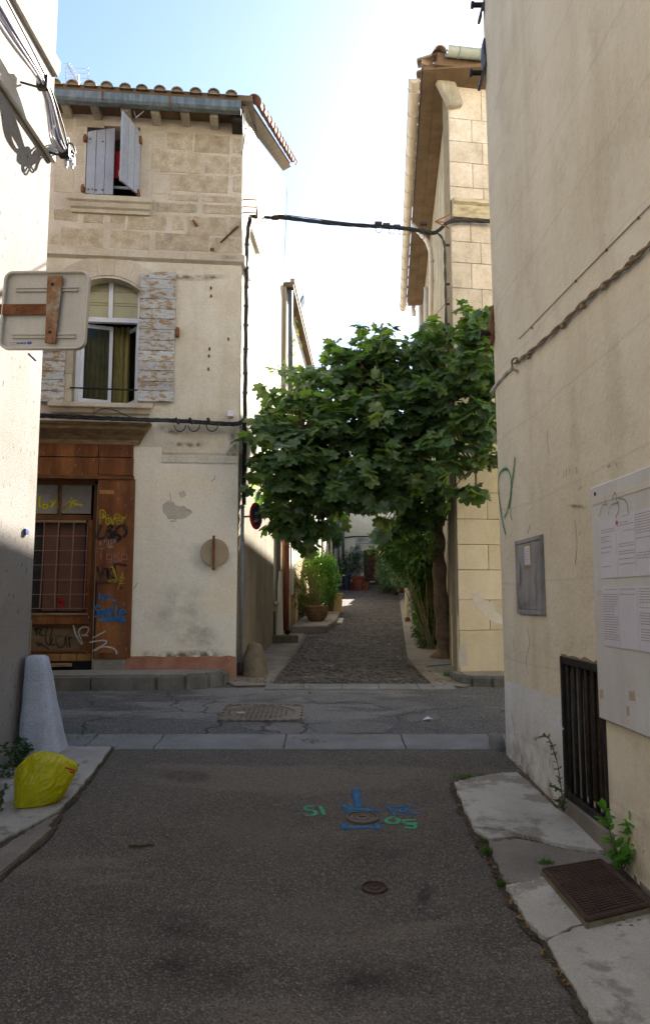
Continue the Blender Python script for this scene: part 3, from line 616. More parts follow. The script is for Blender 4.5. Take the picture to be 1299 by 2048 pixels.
# rake tiles along the alley edge
p0 = house.matrix_basis.inverted() @ FA.w(-.06, -.17, FA.px(492, 232)[1]); p1 = house.matrix_basis.inverted() @ FA.w(D1 + .15, -.20, FA.px(578, 374)[1])
p0 = Vector(p0); p1 = Vector(p1)
NRK = 14; dv = (p1 - p0) / NRK; dirq = dv.to_track_quat('Y', 'Z').to_matrix().to_4x4()
for i in range(NRK):
    o = bpy.data.objects.new('roof_tile', TMR); COL.objects.link(o); o.parent = roof
    o.matrix_basis = Matrix.Translation(p0 + dv*i + Vector((0,0,.02))) @ dirq @ Matrix.Rotation(.75 + random.uniform(-.03,.03), 4, 'Y') @ Matrix.Rotation(random.uniform(-.02,.02)-.03, 4, 'X')
mb = MB(); mb.M = house.matrix_basis
q = [p0 + Vector((-.24,0,-.14)), p1 + Vector((-.24,0,-.14)), p1 + Vector((-.07,0,-.03)), p0 + Vector((-.07,0,-.03))]
mb.add([*q, *[v + Vector((0,0,.05)) for v in q]], [(3,2,1,0),(4,5,6,7),(0,1,5,4),(1,2,6,5),(2,3,7,6),(3,0,4,7)])
mb.build('rake_mortar', m['joint'], roof)
# gutter with its joints, rafter ends
gy0, gy1 = -.46, -.31
zl0 = FS.px(115, 175, gy0)[1]; zl1 = FS.px(476, 205, gy0)[1]; zb = FS.px(476, 227, gy0)[1]
zt = (zl0 + zl1)/2; hb = .120
gx1 = FS.px(480, 212, gy0)[0]
mb = MB(FS)
prof = [(gy1, zt+.02), (gy1, zt-hb+.03), (gy1-.03, zt-hb), (gy0+.03, zt-hb), (gy0, zt-hb+.03), (gy0, zt), (gy0+.008, zt+.012), (gy0+.02, zt), (gy0+.012, zt-hb+.035), (gy1-.012, zt-hb+.03), (gy1-.012, zt+.02)]
n = len(prof); xa = [-6, -4, gx1]
for x0, x1 in zip(xa[:-1], xa[1:]):
    mb.add([(x0, y, z) for y, z in prof] + [(x1, y, z) for y, z in prof], [(i, n+i, n+(i+1)%n, (i+1)%n) for i in range(n)] + [tuple(range(n)), tuple(range(2*n-1, n-1, -1))])
gut_o = mb.build('roof_gutter', m['zinc'], house)
for px_ in (205, 340):
    x = FS.px(px_, 198, gy0)[0]
    MB(FS).box(x-.012, x+.012, gy0-.006, gy0-.001, zt-hb+.01, zt+.016).build('gutter_strap', m['rust'], gut_o)
MB(FS).box(gx1-.004, gx1+.012, gy0-.004, gy1+.02, zt-hb-.004, zt+.02).build('gutter_end_cap', m['zinc'], gut_o)
for px_, py_ in ((124,210),(183,214),(244,222),(303,226),(362,228),(420,234)):
    x, z = FS.px(px_+8, py_, -.20)
    mb = MB(FS); mb.prism([(0,0)]*0 or [(x-.055, z-.06), (x+.055, z-.06), (x+.055, z+.10), (x-.055, z+.10)], -.29, .05)
    o = mb.build('rafter_end', m['grey_wall'], house, bevel=.012)
MB(FS).box(-9, .02, -.30, .02, zt-.02, zt+.03).build('eave_board', m['soffit'], house)
x, z = FS.px(474, 238, -.2); MB(FS).box(x-.07, x+.08, -.30, .0, z-.1, z+.12).build('rafter_end', m['iron_black'], house, bevel=.01)

# stones of the top storey (each its own piece)
SC, OX, OY = 3.168, 90, 160
stones = [(775,335,935,440),(950,350,1170,465),(1192,370,1243,460),(735,460,988,590),(1013,480,1165,592),(1180,486,1243,592),(680,430,733,560),(795,602,1160,710),(1190,612,1243,712),
 (785,728,972,766),(995,738,1238,778),(710,782,965,840),(1000,792,1238,850),(245,832,370,908),(60,820,210,892),(415,840,510,905),(525,850,772,952),(808,858,882,952),(898,868,1158,985),(1172,870,1243,990),
 (105,940,372,1058),(412,955,662,1072),(703,972,1040,1082),(40,978,88,1040),(1052,1000,1243,1095)]
smooth_ = [(680,215,890,328),(900,226,1243,345),(200,190,380,300),(390,196,664,212),(62,180,182,330),(62,338,182,430),(62,438,182,552),(62,560,182,712),(188,306,246,420),(188,428,246,540),(188,548,244,715),(604,300,668,396),(604,404,668,566),(602,575,666,742),(684,600,778,720),(684,340,762,424),(384,900,512,944),(676,728,776,776)]
for rr, mt, pr, nm in ((stones, 'stone', .007, 'stone_block'), (smooth_, 'dressed', .004, 'stone_block')):
    for a, b, c, d in rr:
        x0, x1, z0, z1 = FS.rect(OX+a/SC, OY+b/SC, OX+c/SC, OY+d/SC)
        g = .001 if pr > .005 else .002; jj = .015 if pr > .005 else .003
        x0 += g; x1 = min(x1-g, -.004); z0 += g; z1 -= g
        P = []
        for (xa_, za_), (xb_, zb_) in (((x0,z0),(x1,z0)),((x1,z0),(x1,z1)),((x1,z1),(x0,z1)),((x0,z1),(x0,z0))):
            for t_ in (0, .2, .4, .6, .8): P.append((xa_+(xb_-xa_)*t_ + random.uniform(-jj,jj)*.6, za_+(zb_-za_)*t_ + random.uniform(-jj,jj)*.6))
        P = [(min(x, -.003), z) for x, z in P]
        MB(FS).prism(P, -pr*.4 - random.uniform(0,.003), .02).build(nm, m[mt], house, bevel=.0025)
# string course between the storeys, wrapping the corner
for y_ in (-.05,):
    za, zb_ = FS.px(300, 500, -.05)[1], FS.px(300, 517, -.05)[1]
    mb = MB(FS); 
    cuts = [-6, FS.px(95,510)[0], FS.px(255,510)[0], FS.px(372,510)[0], .03]
    for i in range(len(cuts)-1):
        mb = MB(FS); mb.add([(cuts[i], y, z) for y, z in ((0,za+.02),(-.055,za-.02),(-.055,zb_+.01),(0,zb_-.03))] + [(cuts[i+1]-.003, y, z) for y, z in ((0,za+.02),(-.055,za-.02),(-.055,zb_+.01),(0,zb_-.03))],
            [(0,1,5,4),(1,2,6,5),(2,3,7,6),(3,2,1,0),(4,5,6,7)]); mb.build('string_course', m['dressed'], house)
    MB(FA).box(.0, .55, -.05, .0, zb_-.01, za+.01).build('string_course', m['cornice_white'], house)
    x, z = FA.px(506, 480); MB(FA).box(x-.3, x+.4, -.05, 0, z-.03, z+.03).build('side_ledge', m['cornice_white'], house)
# middle storey limewash, ground floor render, plinth
z1 = FS.px(300, 521)[1]; z0 = FS.px(300, 905)[1]
mb = MB(FS); wall_grid(mb, -5, -.002, z0, z1, [mid], .3, -.006); mb.build('limewash_coat', m['plaster_mid'], house)
P = [FS.px(*q) for q in ((265,895),(323,895),(324,911),(477,916))]; zb0 = FS.px(360,1340)[1]
L = [FS.px(x_, y_, -.02)[0] for x_, y_ in ((265,940),(262,1100),(257,1200),(250,1330))]
zz = [FS.px(260, y_, -.02)[1] for y_ in (940,1100,1200,1330)]
MB(FS).prism([P[0], P[1], P[2], (-.003, P[3][1]), (-.003, zb0-.1)] + [(L[3], zb0-.1)] + [(a, b) for a, b in zip(L[::-1], zz[::-1])], -.022, .0).build('render_coat', m['plaster_low'], house, bevel=.004)
x0, x1, za, zb_ = FS.rect(324, 911, 470, 925, -.03); MB(FS).box(x0, -.006, -.034, -.0225, za, zb_, .004).build('render_band', m['white_side'], house)
x0, x1, za, zb_ = FS.rect(250, 1313, 474, 1341, -.03)
mb = MB(FS); K = 14; tp = [(x0+(-.003-x0)*i/K, zb_+random.uniform(-.012,.010)) for i in range(K+1)]
mb.prism([(x0, za-.12), (-.003, za-.12)] + tp[::-1], -.027, -.021).build('red_plinth', m['plinth_red'], house)
x0, x1, za, zb_ = FS.rect(186, 1316, 250, 1341, -.03); MB(FS).box(x0, x1-.004, -.045, .0, za-.12, zb_).build('pilaster_base', m['sidewalk'], house, bevel=.01)
# blistered plaster: thin raised flakes and the bare scar
def blob(fr, pts, ly, th, mat, name, par, amp=.012):
    L = [fr.px(*p, ly) for p in pts]; out = []
    for i in range(len(L)):
        a, b = L[i], L[(i+1)%len(L)]
        for j in range(3):
            t_ = j/3; out.append((a[0]+(b[0]-a[0])*t_+(random.uniform(-amp,amp) if j else 0), a[1]+(b[1]-a[1])*t_+(random.uniform(-amp,amp) if j else 0)))
    return MB(fr).prism(out, ly, ly+th).build(name, m[mat], par, bevel=.002)
m['scar'] = surf('bare grey mortar', [(0.3, (.40,.37,.33)), (0.7, (.50,.47,.43))], 6, .3, 70, bump=.6)
blob(FS, [(325,1008),(345,1003),(352,1010),(368,1012),(384,1022),(380,1030),(366,1036),(350,1040),(336,1038),(326,1024)], -.026, .006, 'scar', 'plaster_scar', house)
blob(FS, [(357,984),(366,980),(373,990),(364,996)], -.026, .006, 'scar', 'plaster_scar', house)
for a in ([(340,986),(342,1000),(330,1006)], [(422,964),(430,956),(429,950)], [(352,1042),(340,1042)], [(366,1012),(384,1026)], [(268,1178),(276,1165)]):
    mb = MB(FS); L = [FS.px(*q, -.024) for q in a]; mb.tube([(x, -.0245, z) for x, z in L], .004, 5).build('plaster_crack', m['joint'], house)

# ---- top window
def win_sill(pts, proj, name, mat='dressed'):
    x0, x1, za, zb_ = FS.rect(*pts, -proj); h = zb_-za
    mb = MB(FS); pr = [(0, zb_), (-proj, zb_-.01), (-proj, zb_-h*.35), (-proj*.75, zb_-h*.45), (-proj*.6, zb_-h*.7), (-proj*.35, zb_-h*.8), (-proj*.3, za), (0, za)]
    ins = [0,0,0,.03,.04,.05,.05,.05]; n = len(pr)
    mb.add([(x0+i, y, z) for (y, z), i in zip(pr, ins)] + [(x1-i, y, z) for (y, z), i in zip(pr, ins)], [(i, n+i, n+(i+1)%n, (i+1)%n) for i in range(n)] + [tuple(range(n-1,-1,-1)), tuple(range(n, 2*n))])
    return mb.build(name, m[mat], house)
win_sill((132,389,306,420), .12, 'window_sill')
tw = thing('upper_window', '', '', kind='structure'); bpy.data.objects.remove(tw)
def planks(name_par, x0, x1, zb_, zts, ly, th, mat, M=None, vertical=True, n=3, arch=0.0, label=None, gap=.003):
    """a shutter built of boards; the shutter itself is the ledge at the back, boards are its pieces"""
    pass
def shutter(fr, x0, x1, z0, ztop, nb, th, mat, rot=None, label=None, name='shutter', arch=None, ledges=True):
    """vertical boards; ztop(x) gives the top; rot=(hinge x, angle)"""
    M = fr.M
    if rot: M = fr.M @ Matrix.Translation((rot[0], rot[2], 0)) @ Matrix.Rotation(rot[1], 4, 'Z') @ Matrix.Translation((-rot[0], -rot[2], 0))
    ly = rot[2] if rot else -.01
    core = MB(M); zm = (z0+ztop((x0+x1)/2))/2; H_ = ztop((x0+x1)/2)-z0
    for f_ in (.12, .85): core.box(x0+.015, x1-.015, ly+th, ly+th+.02, z0+H_*f_-.04, z0+H_*f_+.04)
    o = core.build(name, m[mat], house, label=label)
    for i in range(nb):
        a = x0+(x1-x0)*i/nb+.0025; b = x0+(x1-x0)*(i+1)/nb-.0025
        MB(M).prism([(a, z0+random.uniform(-.006,.004)), (b, z0+random.uniform(-.006,.004)), (b, ztop(b)), ((a+b)/2, ztop((a+b)/2)), (a, ztop(a))], ly+random.uniform(-.002,.002), ly+th).build('board', m[mat], o, bevel=.003)
    return o
x0, x1, z0, z1 = up; xm = FS.px(229, 320)[0]
zt1 = FS.px(172, 266)[1]; zt2 = FS.px(229, 257)[1]
sh = shutter(FS, x0+.01, xm, z0+.02, lambda x: zt1+(zt2-zt1)*min(1, ((x-x0)/(xm-x0))**.6), 3, .03, 'wood_grey', label='closed grey shutter leaf')
hx = x1+.01; wd = xm*0 + (x1-xm)+.06
sh2 = shutter(FS, hx-wd, hx, z0+.03, lambda x: zt1+(zt2-zt1)*min(1, ((hx-x)/wd)**.6)+.02, 3, .03, 'wood_grey', rot=(hx, R(62), -.02), label='half open grey shutter leaf')
for px_, py_ in ((171,278),(166,378),(281,282),(277,388)):
    x, z = FS.px(px_, py_, -.03); MB(FS).box(x-.025, x+.02, -.05, .0, z-.03, z+.03).lathe([(.018,-.05),(.018,.05)], (x,-.05,z), 8).build('hinge', m['rust'], house)
for px_, py_ in ((176,376),(184,376),(191,377),(204,377),(205,280),(180,275)):
    x, z = FS.px(px_, py_, -.045); MB(FS).lathe([(.0,-.006),(.012,-.004),(.012,.003)], (x,-.013,z), 8, axis=(0,1,0)).build('shutter_bolt', m['rust'], sh)
a, b, c, d = FS.rect(229, 302, 240, 356, .12); MB(FS).box(a-.05, b+.05, .12, .14, c, d).build('hanging_cloth', m['red_cloth'], house)
a, b, c, d = FS.rect(224, 372, 262, 376, .05); MB(FS).box(a, b, .06, .09, c, d).build('window_bar', m['wood_grey'], house)
# ---- middle window: stone surround with segmental arch
x0, x1, z0, z1 = mid; wv = x1-x0
cxm = (x0+x1)/2; rise = .16; rad = (wv*wv/4+rise*rise)/(2*rise)
zs = z1 - rise
def archz(x, r=rad, c=None): return (zs+rise-rad) + math.sqrt(max(0, r*r-(x-cxm)**2))
n = 16
# spandrel that turns the square hole into an arch
P = [(x0+wv*i/n, archz(x0+wv*i/n)) for i in range(n+1)]
MB(FS).prism(P + [(x1+.001, z1+.001), (x0-.001, z1+.001)], -.0062, .30).build('arch_soffit', m['dressed'], house)
ro = rad+.30
Q = [(x0-.09+(wv+.18)*i/n, (zs+rise-rad)+math.sqrt(max(0,(rad+.03)**2-(x0-.09+(wv+.18)*i/n-cxm)**2))) for i in range(n+1)]
Q2 = [(x0-.30+(wv+.60)*i/n, (zs+rise-rad)+math.sqrt(max(0,ro**2-(x0-.30+(wv+.60)*i/n-cxm)**2))) for i in range(n+1)]
nv = 5
for i in range(nv):
    ia, ib = int(n*i/nv), int(n*(i+1)/nv); g = .003
    A = [(x+ (g if k_==0 else 0), z) for k_, (x, z) in enumerate(Q[ia:ib+1])]; B = Q2[ia:ib+1]
    MB(FS).prism(A + B[::-1], -.016 - (.004 if i == 2 else 0), -.006).build('arch_stone', m['dressed'], house, bevel=.003)
for s_, xa_, xb_ in ((0, x0-.10, x0-.004), (1, x1+.004, x1+.085)):
    zc = z0
    for k_ in range(4):
        zn = z0 + (zs-.02-z0)*(k_+1)/4
        MB(FS).box(xa_, xb_, -.014-.002*(k_%2), -.006, zc+.003, zn-.003).build('jamb_stone', m['dressed'], house, bevel=.003); zc = zn
win_sill((95,803,305,832), .13, 'window_sill')
win = MB(FS)
fy = .14
zt_, zb2 = FS.px(220,640,fy)[1], FS.px(220,806,fy)[1]
win.box(x0, x0+.05, fy, fy+.06, z0, z1-.02); win.box(x1-.05, x1, fy, fy+.06, z0, z1-.02); win.box(x0, x1, fy-.01, fy+.06, zt_-.035, zt_+.03)
win.box(x0, x1, fy, fy+.06, z0, z0+.045)
wn_o = win.build('window_frame', m['white_paint'], house, bevel=.004)
mx_ = FS.px(222, 600, fy)[0]
MB(FS).box(mx_-.028, mx_+.028, fy-.005, fy+.05, zt_+.03, z1+.02).build('mullion', m['white_paint'], wn_o, bevel=.004)
for a, b in ((x0+.05, mx_-.028), (mx_+.028, x1-.05)): MB(FS).box(a, b, fy+.03, fy+.036, zt_+.03, z1+.05).build('pane', m['glass_green'], wn_o)
for k_ in (.35, .42, .72):
    MB(FS).box(x0+.05, x1-.05, fy+.026, fy+.029, zt_+.03+(z1-zt_)*k_-.006, zt_+.03+(z1-zt_)*k_).build('blind_seam', m['curtain_olive'], wn_o)
# two casements standing open inwards
def casement(hx, w, ang, zlo, zhi):
    M = FS.M @ Matrix.Translation((hx, fy+.05, 0)) @ Matrix.Rotation(ang, 4, 'Z')
    s_ = 1 if w > 0 else -1; mb = MB(M)
    mb.box(0, s_*.045, 0, .035, zlo, zhi); mb.box(w-s_*.045, w, 0, .035, zlo, zhi); mb.box(0, w, .001, .034, zhi-.05, zhi); mb.box(0, w, .001, .034, zlo, zlo+.06)
    o = mb.build('casement', m['white_paint'], house, bevel=.003)
    MB(M).box(s_*.045, w-s_*.045, .015, .02, zlo+.06, zhi-.05).build('pane', m['glass_clear'], o); return o
wl_ = wv*.49
casement(x0+.05, wl_, R(14), z0+.05, zt_-.04); casement(x1-.05, -wl_, R(-55), z0+.05, zt_-.04)
for xa_, xb_, mt, dy in ((x0+.04, x0+wv*.40, 'curtain_olive', .42), (x0+wv*.40, x0+wv*.80, 'curtain_olive', .38)):
    K = 40; P = []
    for i in range(K+1):
        t_ = i/K; P.append((xa_+(xb_-xa_)*t_, dy+.028*math.sin(t_*26+1)+.012*math.sin(t_*61)))
    mb = MB(FS); mb.add([(x, y, z0+.03) for x, y in P]+[(x, y+.02, zt_) for x, y in P], [(i, i+1, K+2+i, K+1+i) for i in range(K)])
    mb.build('curtain', m[mt], house, smooth=True)
z_ = FS.px(215, 778, -.05)[1]; MB(FS).tube([(x0-.02,-.03,z_+.01),(x1+.02,-.03,z_)], .011, 6).build('window_rail', m['iron_black'], house)
# shutters folded back against the wall: ledged boards, one piece each
def plank_shutter(x0p, y0p, x1p, y1p, nb, label):
    a, b, c, d = FS.rect(x0p, y0p, x1p, y1p, -.05)
    o = MB(FS).box(a+.03, b-.03, -.030, -.012, c+.02, d-.05).build('shutter', m['wood_peel'], house, label=label)
    ed = [c]; 
    for i in range(nb): ed.append(ed[-1] + (d-c)/nb*random.uniform(.85,1.15))
    f_ = (d-c)/(ed[-1]-c); ed = [c+(e-c)*f_ for e in ed]
    for i in range(nb):
        j = lambda: random.uniform(-.006,.006)
        top = ed[i+1]-.0045; P = [(a+j(), ed[i]), (b+j(), ed[i]+j()*.4), (b+j(), top), (a+j(), top+j()*.4)]
        if i == nb-1: P = [(a, ed[i]), (b, ed[i]), (b, top), ((a+b)/2, top-.012), (a, top-.055)]
        MB(FS).prism(P, -.055-random.uniform(0,.005), -.030).build('board', m['wood_peel'], o, bevel=.004)
    return o
plank_shutter(278, 541, 349, 803, 13, 'folded back shutter with peeling paint beside the open casement')
s2 = plank_shutter(58, 541, 132, 803, 13, 'folded back shutter partly behind the road sign')
x, z = FS.px(355, 664, -.05); mb = MB(FS); mb.box(x-.02, x+.02, -.07, .0, z-.06, z+.06); mb.build('shutter_catch', m['rust'], house)

# ---- shopfront
def bxp(name, x0, y0, x1, y1, l0, l1, mat, par=house, bevel=.004, j=0):
    mb = MB(FS); rectbox(mb, FS, x0, y0, x1, y1, l0, l1, j); return mb.build(name, m[mat], par, bevel=bevel)
c0 = -3.75
x1 = FS.px(300, 850, -.22)[0]; ztc = FS.px(290, 845, -.22)[1]; zbc = FS.px(290, 890, -.05)[1]; hc = ztc-zbc
pr = [(0, ztc+.02), (-.22, ztc), (-.22, ztc-.03), (-.19, ztc-.045), (-.19, ztc-.085), (-.14, ztc-.12), (-.08, ztc-.17), (-.055, ztc-.20), (-.055, zbc), (0, zbc)]
ins = [0, 0, 0, .03, .03, .07, .13, .16, .16, .16]; n = len(pr)
mb = MB(FS); mb.add([(c0, y, z) for y, z in pr] + [(x1-i, y, z) for (y, z), i in zip(pr, ins)], [(i, n+i, n+(i+1)%n, (i+1)%n) for i in range(n)] + [tuple(range(n, 2*n))])
m['wood_pale'] = surf('weathered brown moulding', [(0.3, (.14,.085,.04)), (0.6, (.28,.19,.105)), (0.8, (.38,.29,.18))], 6, .3, 70, bump=.5, zstretch=5)
mb.build('shop_cornice', m['wood_pale'], house)
for a, b, c, d in ((-40,882,197,912),(198,884,267,914),(-40,914,197,949),(198,916,267,950)): bxp('fascia_board', a, b, c, d, -.05, .02, 'wood_red')
bxp('fascia_ledge', -40, 949, 268, 957, -.065, .02, 'wood_dark')
pil = bxp('pilaster', 191, 957, 265, 1316, -.05, .05, 'wood_red')
# the pilaster leans in a little at the foot: side gap strip
bxp('pilaster_edge', 258, 960, 266, 1313, -.032, -.0, 'black', house, 0)
bxp('pilaster_patch', 199, 980, 228, 988, -.053, -.049, 'orange_brick', pil, .001)
bxp('pilaster_joint', 189, 1160, 192, 1318, -.052, -.04, 'black', pil, 0)
bxp('pilaster_block', 187, 1305, 250, 1318, -.056, .0, 'wood_dark', house)
frm = MB(FS)
for q in ((-40,957,190,968),(183,968,190,1318),(-40,1029,183,1040),(-40,1226,183,1250)): rectbox(frm, FS, *q, .06, .16)
shop = frm.build('shop_door', m['wood_dark'], house, bevel=.006)
for a, b, c, d in ((40,966,116,1027),(124,966,183,1027)): bxp('pane', a, b, c, d, .10, .11, 'glass_dirty', shop, 0)
bxp('glazing_bar', 117, 966, 123, 1030, .07, .13, 'wood_dark', shop)
bxp('leaf_stile', 174, 1040, 183, 1226, .05, .13, 'wood_red', shop); bxp('leaf_rail', -40, 1040, 173, 1045, .055, .12, 'wood_pale', shop)
bxp('pane', -40, 1045, 174, 1224, .125, .13, 'glass_dark', shop, 0)
# brown blinds behind
for a, b in ((88,116),(118,168)):
    x0, x1, za, zb_ = FS.rect(a, 1048, b, 1222, .118); MB(FS).box(x0, x1, .112, .119, za, zb_).build('blind', m['curtain_brown'], shop)
m['bar_pink'] = flat('pinkish painted iron bar', (.25,.115,.08), .6, var=.15)
for px_t, px_b in ((58,49),(89,79),(118,109),(148,139),(176,168)):
    xa_, za_ = FS.px(px_t, 1044, .04); xb_, zb_ = FS.px(px_b, 1218, .04)
    MB(FS).tube(crom([(xa_,.045,za_),((xa_+xb_)/2+random.uniform(-.008,.008),.04,(za_+zb_)/2),(xb_,.045,zb_)],4), .0075, 6).build('grille_bar', m['bar_pink'], shop)
for py_ in (1072,1101,1130,1160,1189,1217):
    xa_, za_ = FS.px(40, py_, .04); xb_, zb_ = FS.px(176, py_, .04)
    MB(FS).tube([(xa_,.052,za_),(xb_,.052,zb_)], .006, 6).build('grille_bar', m['bar_pink'], shop)
bxp('leaf_rail', -40, 1226, 176, 1231, .035, .06, 'wood_pale', shop); bxp('leaf_rail', -40, 1232, 178, 1249, .045, .06, 'wood_red', shop)
m['wood_drab'] = surf('drab worn panel wood', [(0.3, (.10,.065,.035)), (0.7, (.18,.125,.07))], 4, .35, 70, bump=.5, zstretch=4)
bxp('door_panel', -40, 1250, 172, 1305, .085, .13, 'wood_drab', shop)
for q in ((-40,1250,172,1254),(-40,1301,172,1306),(166,1254,172,1301)): bxp('panel_moulding', *q, .06, .10, 'wood_dark', shop, .002)
bxp('door_rail', 172, 1249, 183, 1310, .05, .13, 'wood_red', shop)
for a, b in ((-5,30),(32,60),(62,88),(90,119),(121,152),(154,183)): bxp('brick', a, 1308, b, 1323, .03, .14, 'orange_brick', house, .004, .003)
bxp('threshold', 66, 1322, 186, 1345, .02, .30, 'black', house, 0)
bxp('broken_board', 90, 1327, 142, 1334, -.03, .04, 'wood_pale', house)
# ---- rusted wall irons
def iron(px0, py0, px1, py1, r, name='wall_iron', mat='rust', ly=-.02):
    a, b = FS.px(px0, py0, ly), FS.px(px1, py1, ly); return MB(FS).tube([(a[0], ly, a[1]), (b[0], ly, b[1])], r, 6).build(name, m[mat], house)
iron(441,485,476,452,.012); iron(386,440,394,452,.016); 
x, z = FS.px(424,499,-.015); MB(FS).box(x-.025,x+.025,-.03,0,z-.018,z+.018).build('wall_iron', m['rust'], house)
for px_, py_ in ((422,576),(422,592),(419,698),(418,712),(417,738),(457,678)):
    x, z = FS.px(px_, py_, -.01); MB(FS).box(x-.012,x+.012,-.02,0,z-.02,z+.02).build('wall_iron', m['rust'], house, bevel=.004)
# ------------------------------------------------------------------ writing
GL = {
 'P': [[(.1,1),(.15,0),(.7,.02),(.9,.25),(.65,.48),(.15,.52)]], 'o': [[(.5,.35),(.15,.5),(.15,.85),(.5,1),(.85,.8),(.8,.5),(.5,.35)]],
 'v': [[(.05,.35),(.45,1),(.9,.3)]], 'e': [[(.1,.7),(.85,.62),(.7,.38),(.3,.38),(.1,.7),(.3,.98),(.85,.92)]], 'r': [[(.15,1),(.2,.35)],[(.2,.55),(.5,.32),(.9,.4)]],
 'L': [[(.3,0),(.12,.6),(.08,1),(.9,.92)]], 'B': [[(.15,.05),(.2,1)],[(.1,.1),(.7,.05),(.75,.35),(.3,.5),(.85,.6),(.8,.92),(.15,1)]],
 'A': [[(.05,1),(.35,.15),(.65,.1),(.95,1)],[(.15,.7),(.9,.55)]], 'T': [[(0,.05),(1,0)],[(.5,.03),(.45,1)]], 'O': [[(.1,.3),(.9,.3),(.88,1),(.1,.98),(.1,.3)]],
 'K': [[(.15,0),(.15,1)],[(.9,.05),(.2,.55),(.95,1)]], 'V': [[(0,0),(.4,1),(.75,0)]], 'b': [[(.2,0),(.15,1),(.75,.9),(.7,.5),(.2,.55)]],
 'c': [[(.85,.25),(.3,.4),(.2,.75),(.6,.95),(.9,.85)]], 'S': [[(.9,.1),(.4,0),(.1,.25),(.5,.5),(.85,.75),(.5,1),(.05,.9)]], 'm': [[(.02,1),(.12,.3)],[(.12,.3),(.45,.9)],[(.45,.9),(.68,.3)],[(.68,.3),(.96,1)]],
 'y': [[(.1,.2),(.4,.65)],[(.9,.15),(.2,1.15)]], 'l': [[(.5,0),(.4,.9),(.7,1)]], 'a': [[(.8,.4),(.3,.4),(.15,.8),(.4,1),(.75,.75),(.8,.4),(.9,1)]],
 'H': [[(.1,.1),(.1,1)],[(.85,0),(.8,1)],[(.1,.6),(.85,.5)]], 's': [[(.85,.4),(.3,.42),(.3,.65),(.8,.75),(.6,1),(.1,.95)]], '5': [[(.9,0),(.2,.02),(.15,.42),(.7,.45),(.85,.75),(.5,1),(.05,.92)]],
 '1': [[(.35,.1),(.6,0),(.6,1)]], '8': [[(.5,.5),(.15,.25),(.5,0),(.85,.25),(.5,.5),(.1,.75),(.5,1),(.9,.75),(.5,.5)]], '0': [[(.5,0),(.12,.3),(.15,.75),(.5,1),(.88,.7),(.85,.3),(.5,0)]],
 'n': [[(.15,1),(.15,.4)],[(.15,.6),(.5,.38),(.8,.55),(.82,1)]], 'R': [[(.15,1),(.15,0),(.8,.05),(.8,.4),(.15,.5),(.95,1)]], 'u': [[(.1,.4),(.15,.9),(.5,1),(.8,.8),(.85,.4),(.9,1)]], 'i': [[(.5,.4),(.5,1)]], 't': [[(.5,.1),(.5,.95),(.8,1)],[(.2,.4),(.85,.38)]], '.': [[(.4,.9),(.6,1)]], ' ': []}
def word_px(txt, x0, y0, x1, y1):
    n = len(txt); out = []
    for i, ch in enumerate(txt):
        a = x0+(x1-x0)*i/n; b = x0+(x1-x0)*(i+.92)/n
        for pl in GL[ch]: out.append([(a+(b-a)*u, y0+(y1-y0)*v) for u, v in pl])
    return out
def scrawl(fr, ly, strokes, wid, mat, par, name='graffiti', sharp=False, label=None):
    if wid > .012 and name == 'graffiti' and par.name.startswith(('pilaster', 'shop')): wid *= 1.3
    mb = MB(fr); hz = MB(fr) if (mat+'_haze') in m and wid > .012 and name == 'graffiti' else None
    for st in strokes:
        P = []
        for q in st:
            x, z = fr.px(*q, ly); P.append((x, ly, z))
        P = crom(P, 5) if not sharp else [Vector(p) for p in P]
        ly -= .0004; P = [Vector((p.x, ly, p.z)) for p in P]
        mb.ribbon(P, (0, -1, 0), wid*random.uniform(.85,1.25))
        if hz: hz.ribbon([q + Vector((0,.0003,0)) for q in P], (0,-1,0), wid*2.6)
    if hz: hz.build('overspray', m[mat+'_haze'], par)
    return mb.build(name, m[mat], par, label=label)
Z = lambda pts: [(60+a/5.12, 940+b/5.12) for a, b in pts]     # from the enlarged view of the shopfront
PL = -.0535
scrawl(FS, PL, word_px('P', 199,1022,214,1048)+word_px('over', 211,1028,253,1049), .012, 's_yellow', pil, label='thin yellow tag on the pilaster')
scrawl(FS, PL, [Z([(700,420),(760,410),(720,540),(800,460),(850,540),(900,450),(940,540),(990,455)]), Z([(740,440),(830,545),(880,450),(970,500)])], .006, 's_yellow', pil)
scrawl(FS, PL, [Z([(735,560),(690,690),(760,690),(800,600)]), Z([(790,590),(840,570),(810,630),(850,640),(830,690),(790,690)]), Z([(850,700),(900,590),(960,570),(990,640),(960,690)]), Z([(870,650),(930,690),(880,740)])], .030, 's_black', pil, label='smoky black tag')
scrawl(FS, PL-.002, word_px('8', 199,1082,204,1090)+word_px('nice', 208,1076,234,1086)+word_px('to', 214,1084,226,1091)+word_px('Tone', 216,1090,228,1096), .0045, 's_white', pil, label='small white pen lines')
scrawl(FS, PL-.002, word_px('T', 195,1096,212,1119)+word_px('OKO', 212,1104,257,1119)+[Z([(790,945),(940,925)]), Z([(800,965),(900,945)])], .009, 's_pink', pil, sharp=True, label='pink letters TOKO')
scrawl(FS, PL-.003, [Z([(690,990),(720,1110),(770,1000)]), Z([(790,1000),(800,1120)]), Z([(850,990),(800,1060),(870,1120)]), Z([(870,930),(885,1190)]), Z([(840,950),(990,980)]), Z([(690,1155),(860,1150)]), Z([(900,1180),(950,1215)])], .026, 's_black', pil, sharp=True, label='black VKT with an underline')
scrawl(FS, PL-.005, [Z([(810,990),(860,1010),(880,1140),(800,1140),(870,1120)]), Z([(860,1030),(910,1130),(950,1050)]), Z([(920,1100),(970,1110),(920,1160),(970,1160)]), Z([(900,1230),(960,1050)]), Z([(840,980),(870,1090)])], .008, 's_yellow', pil)
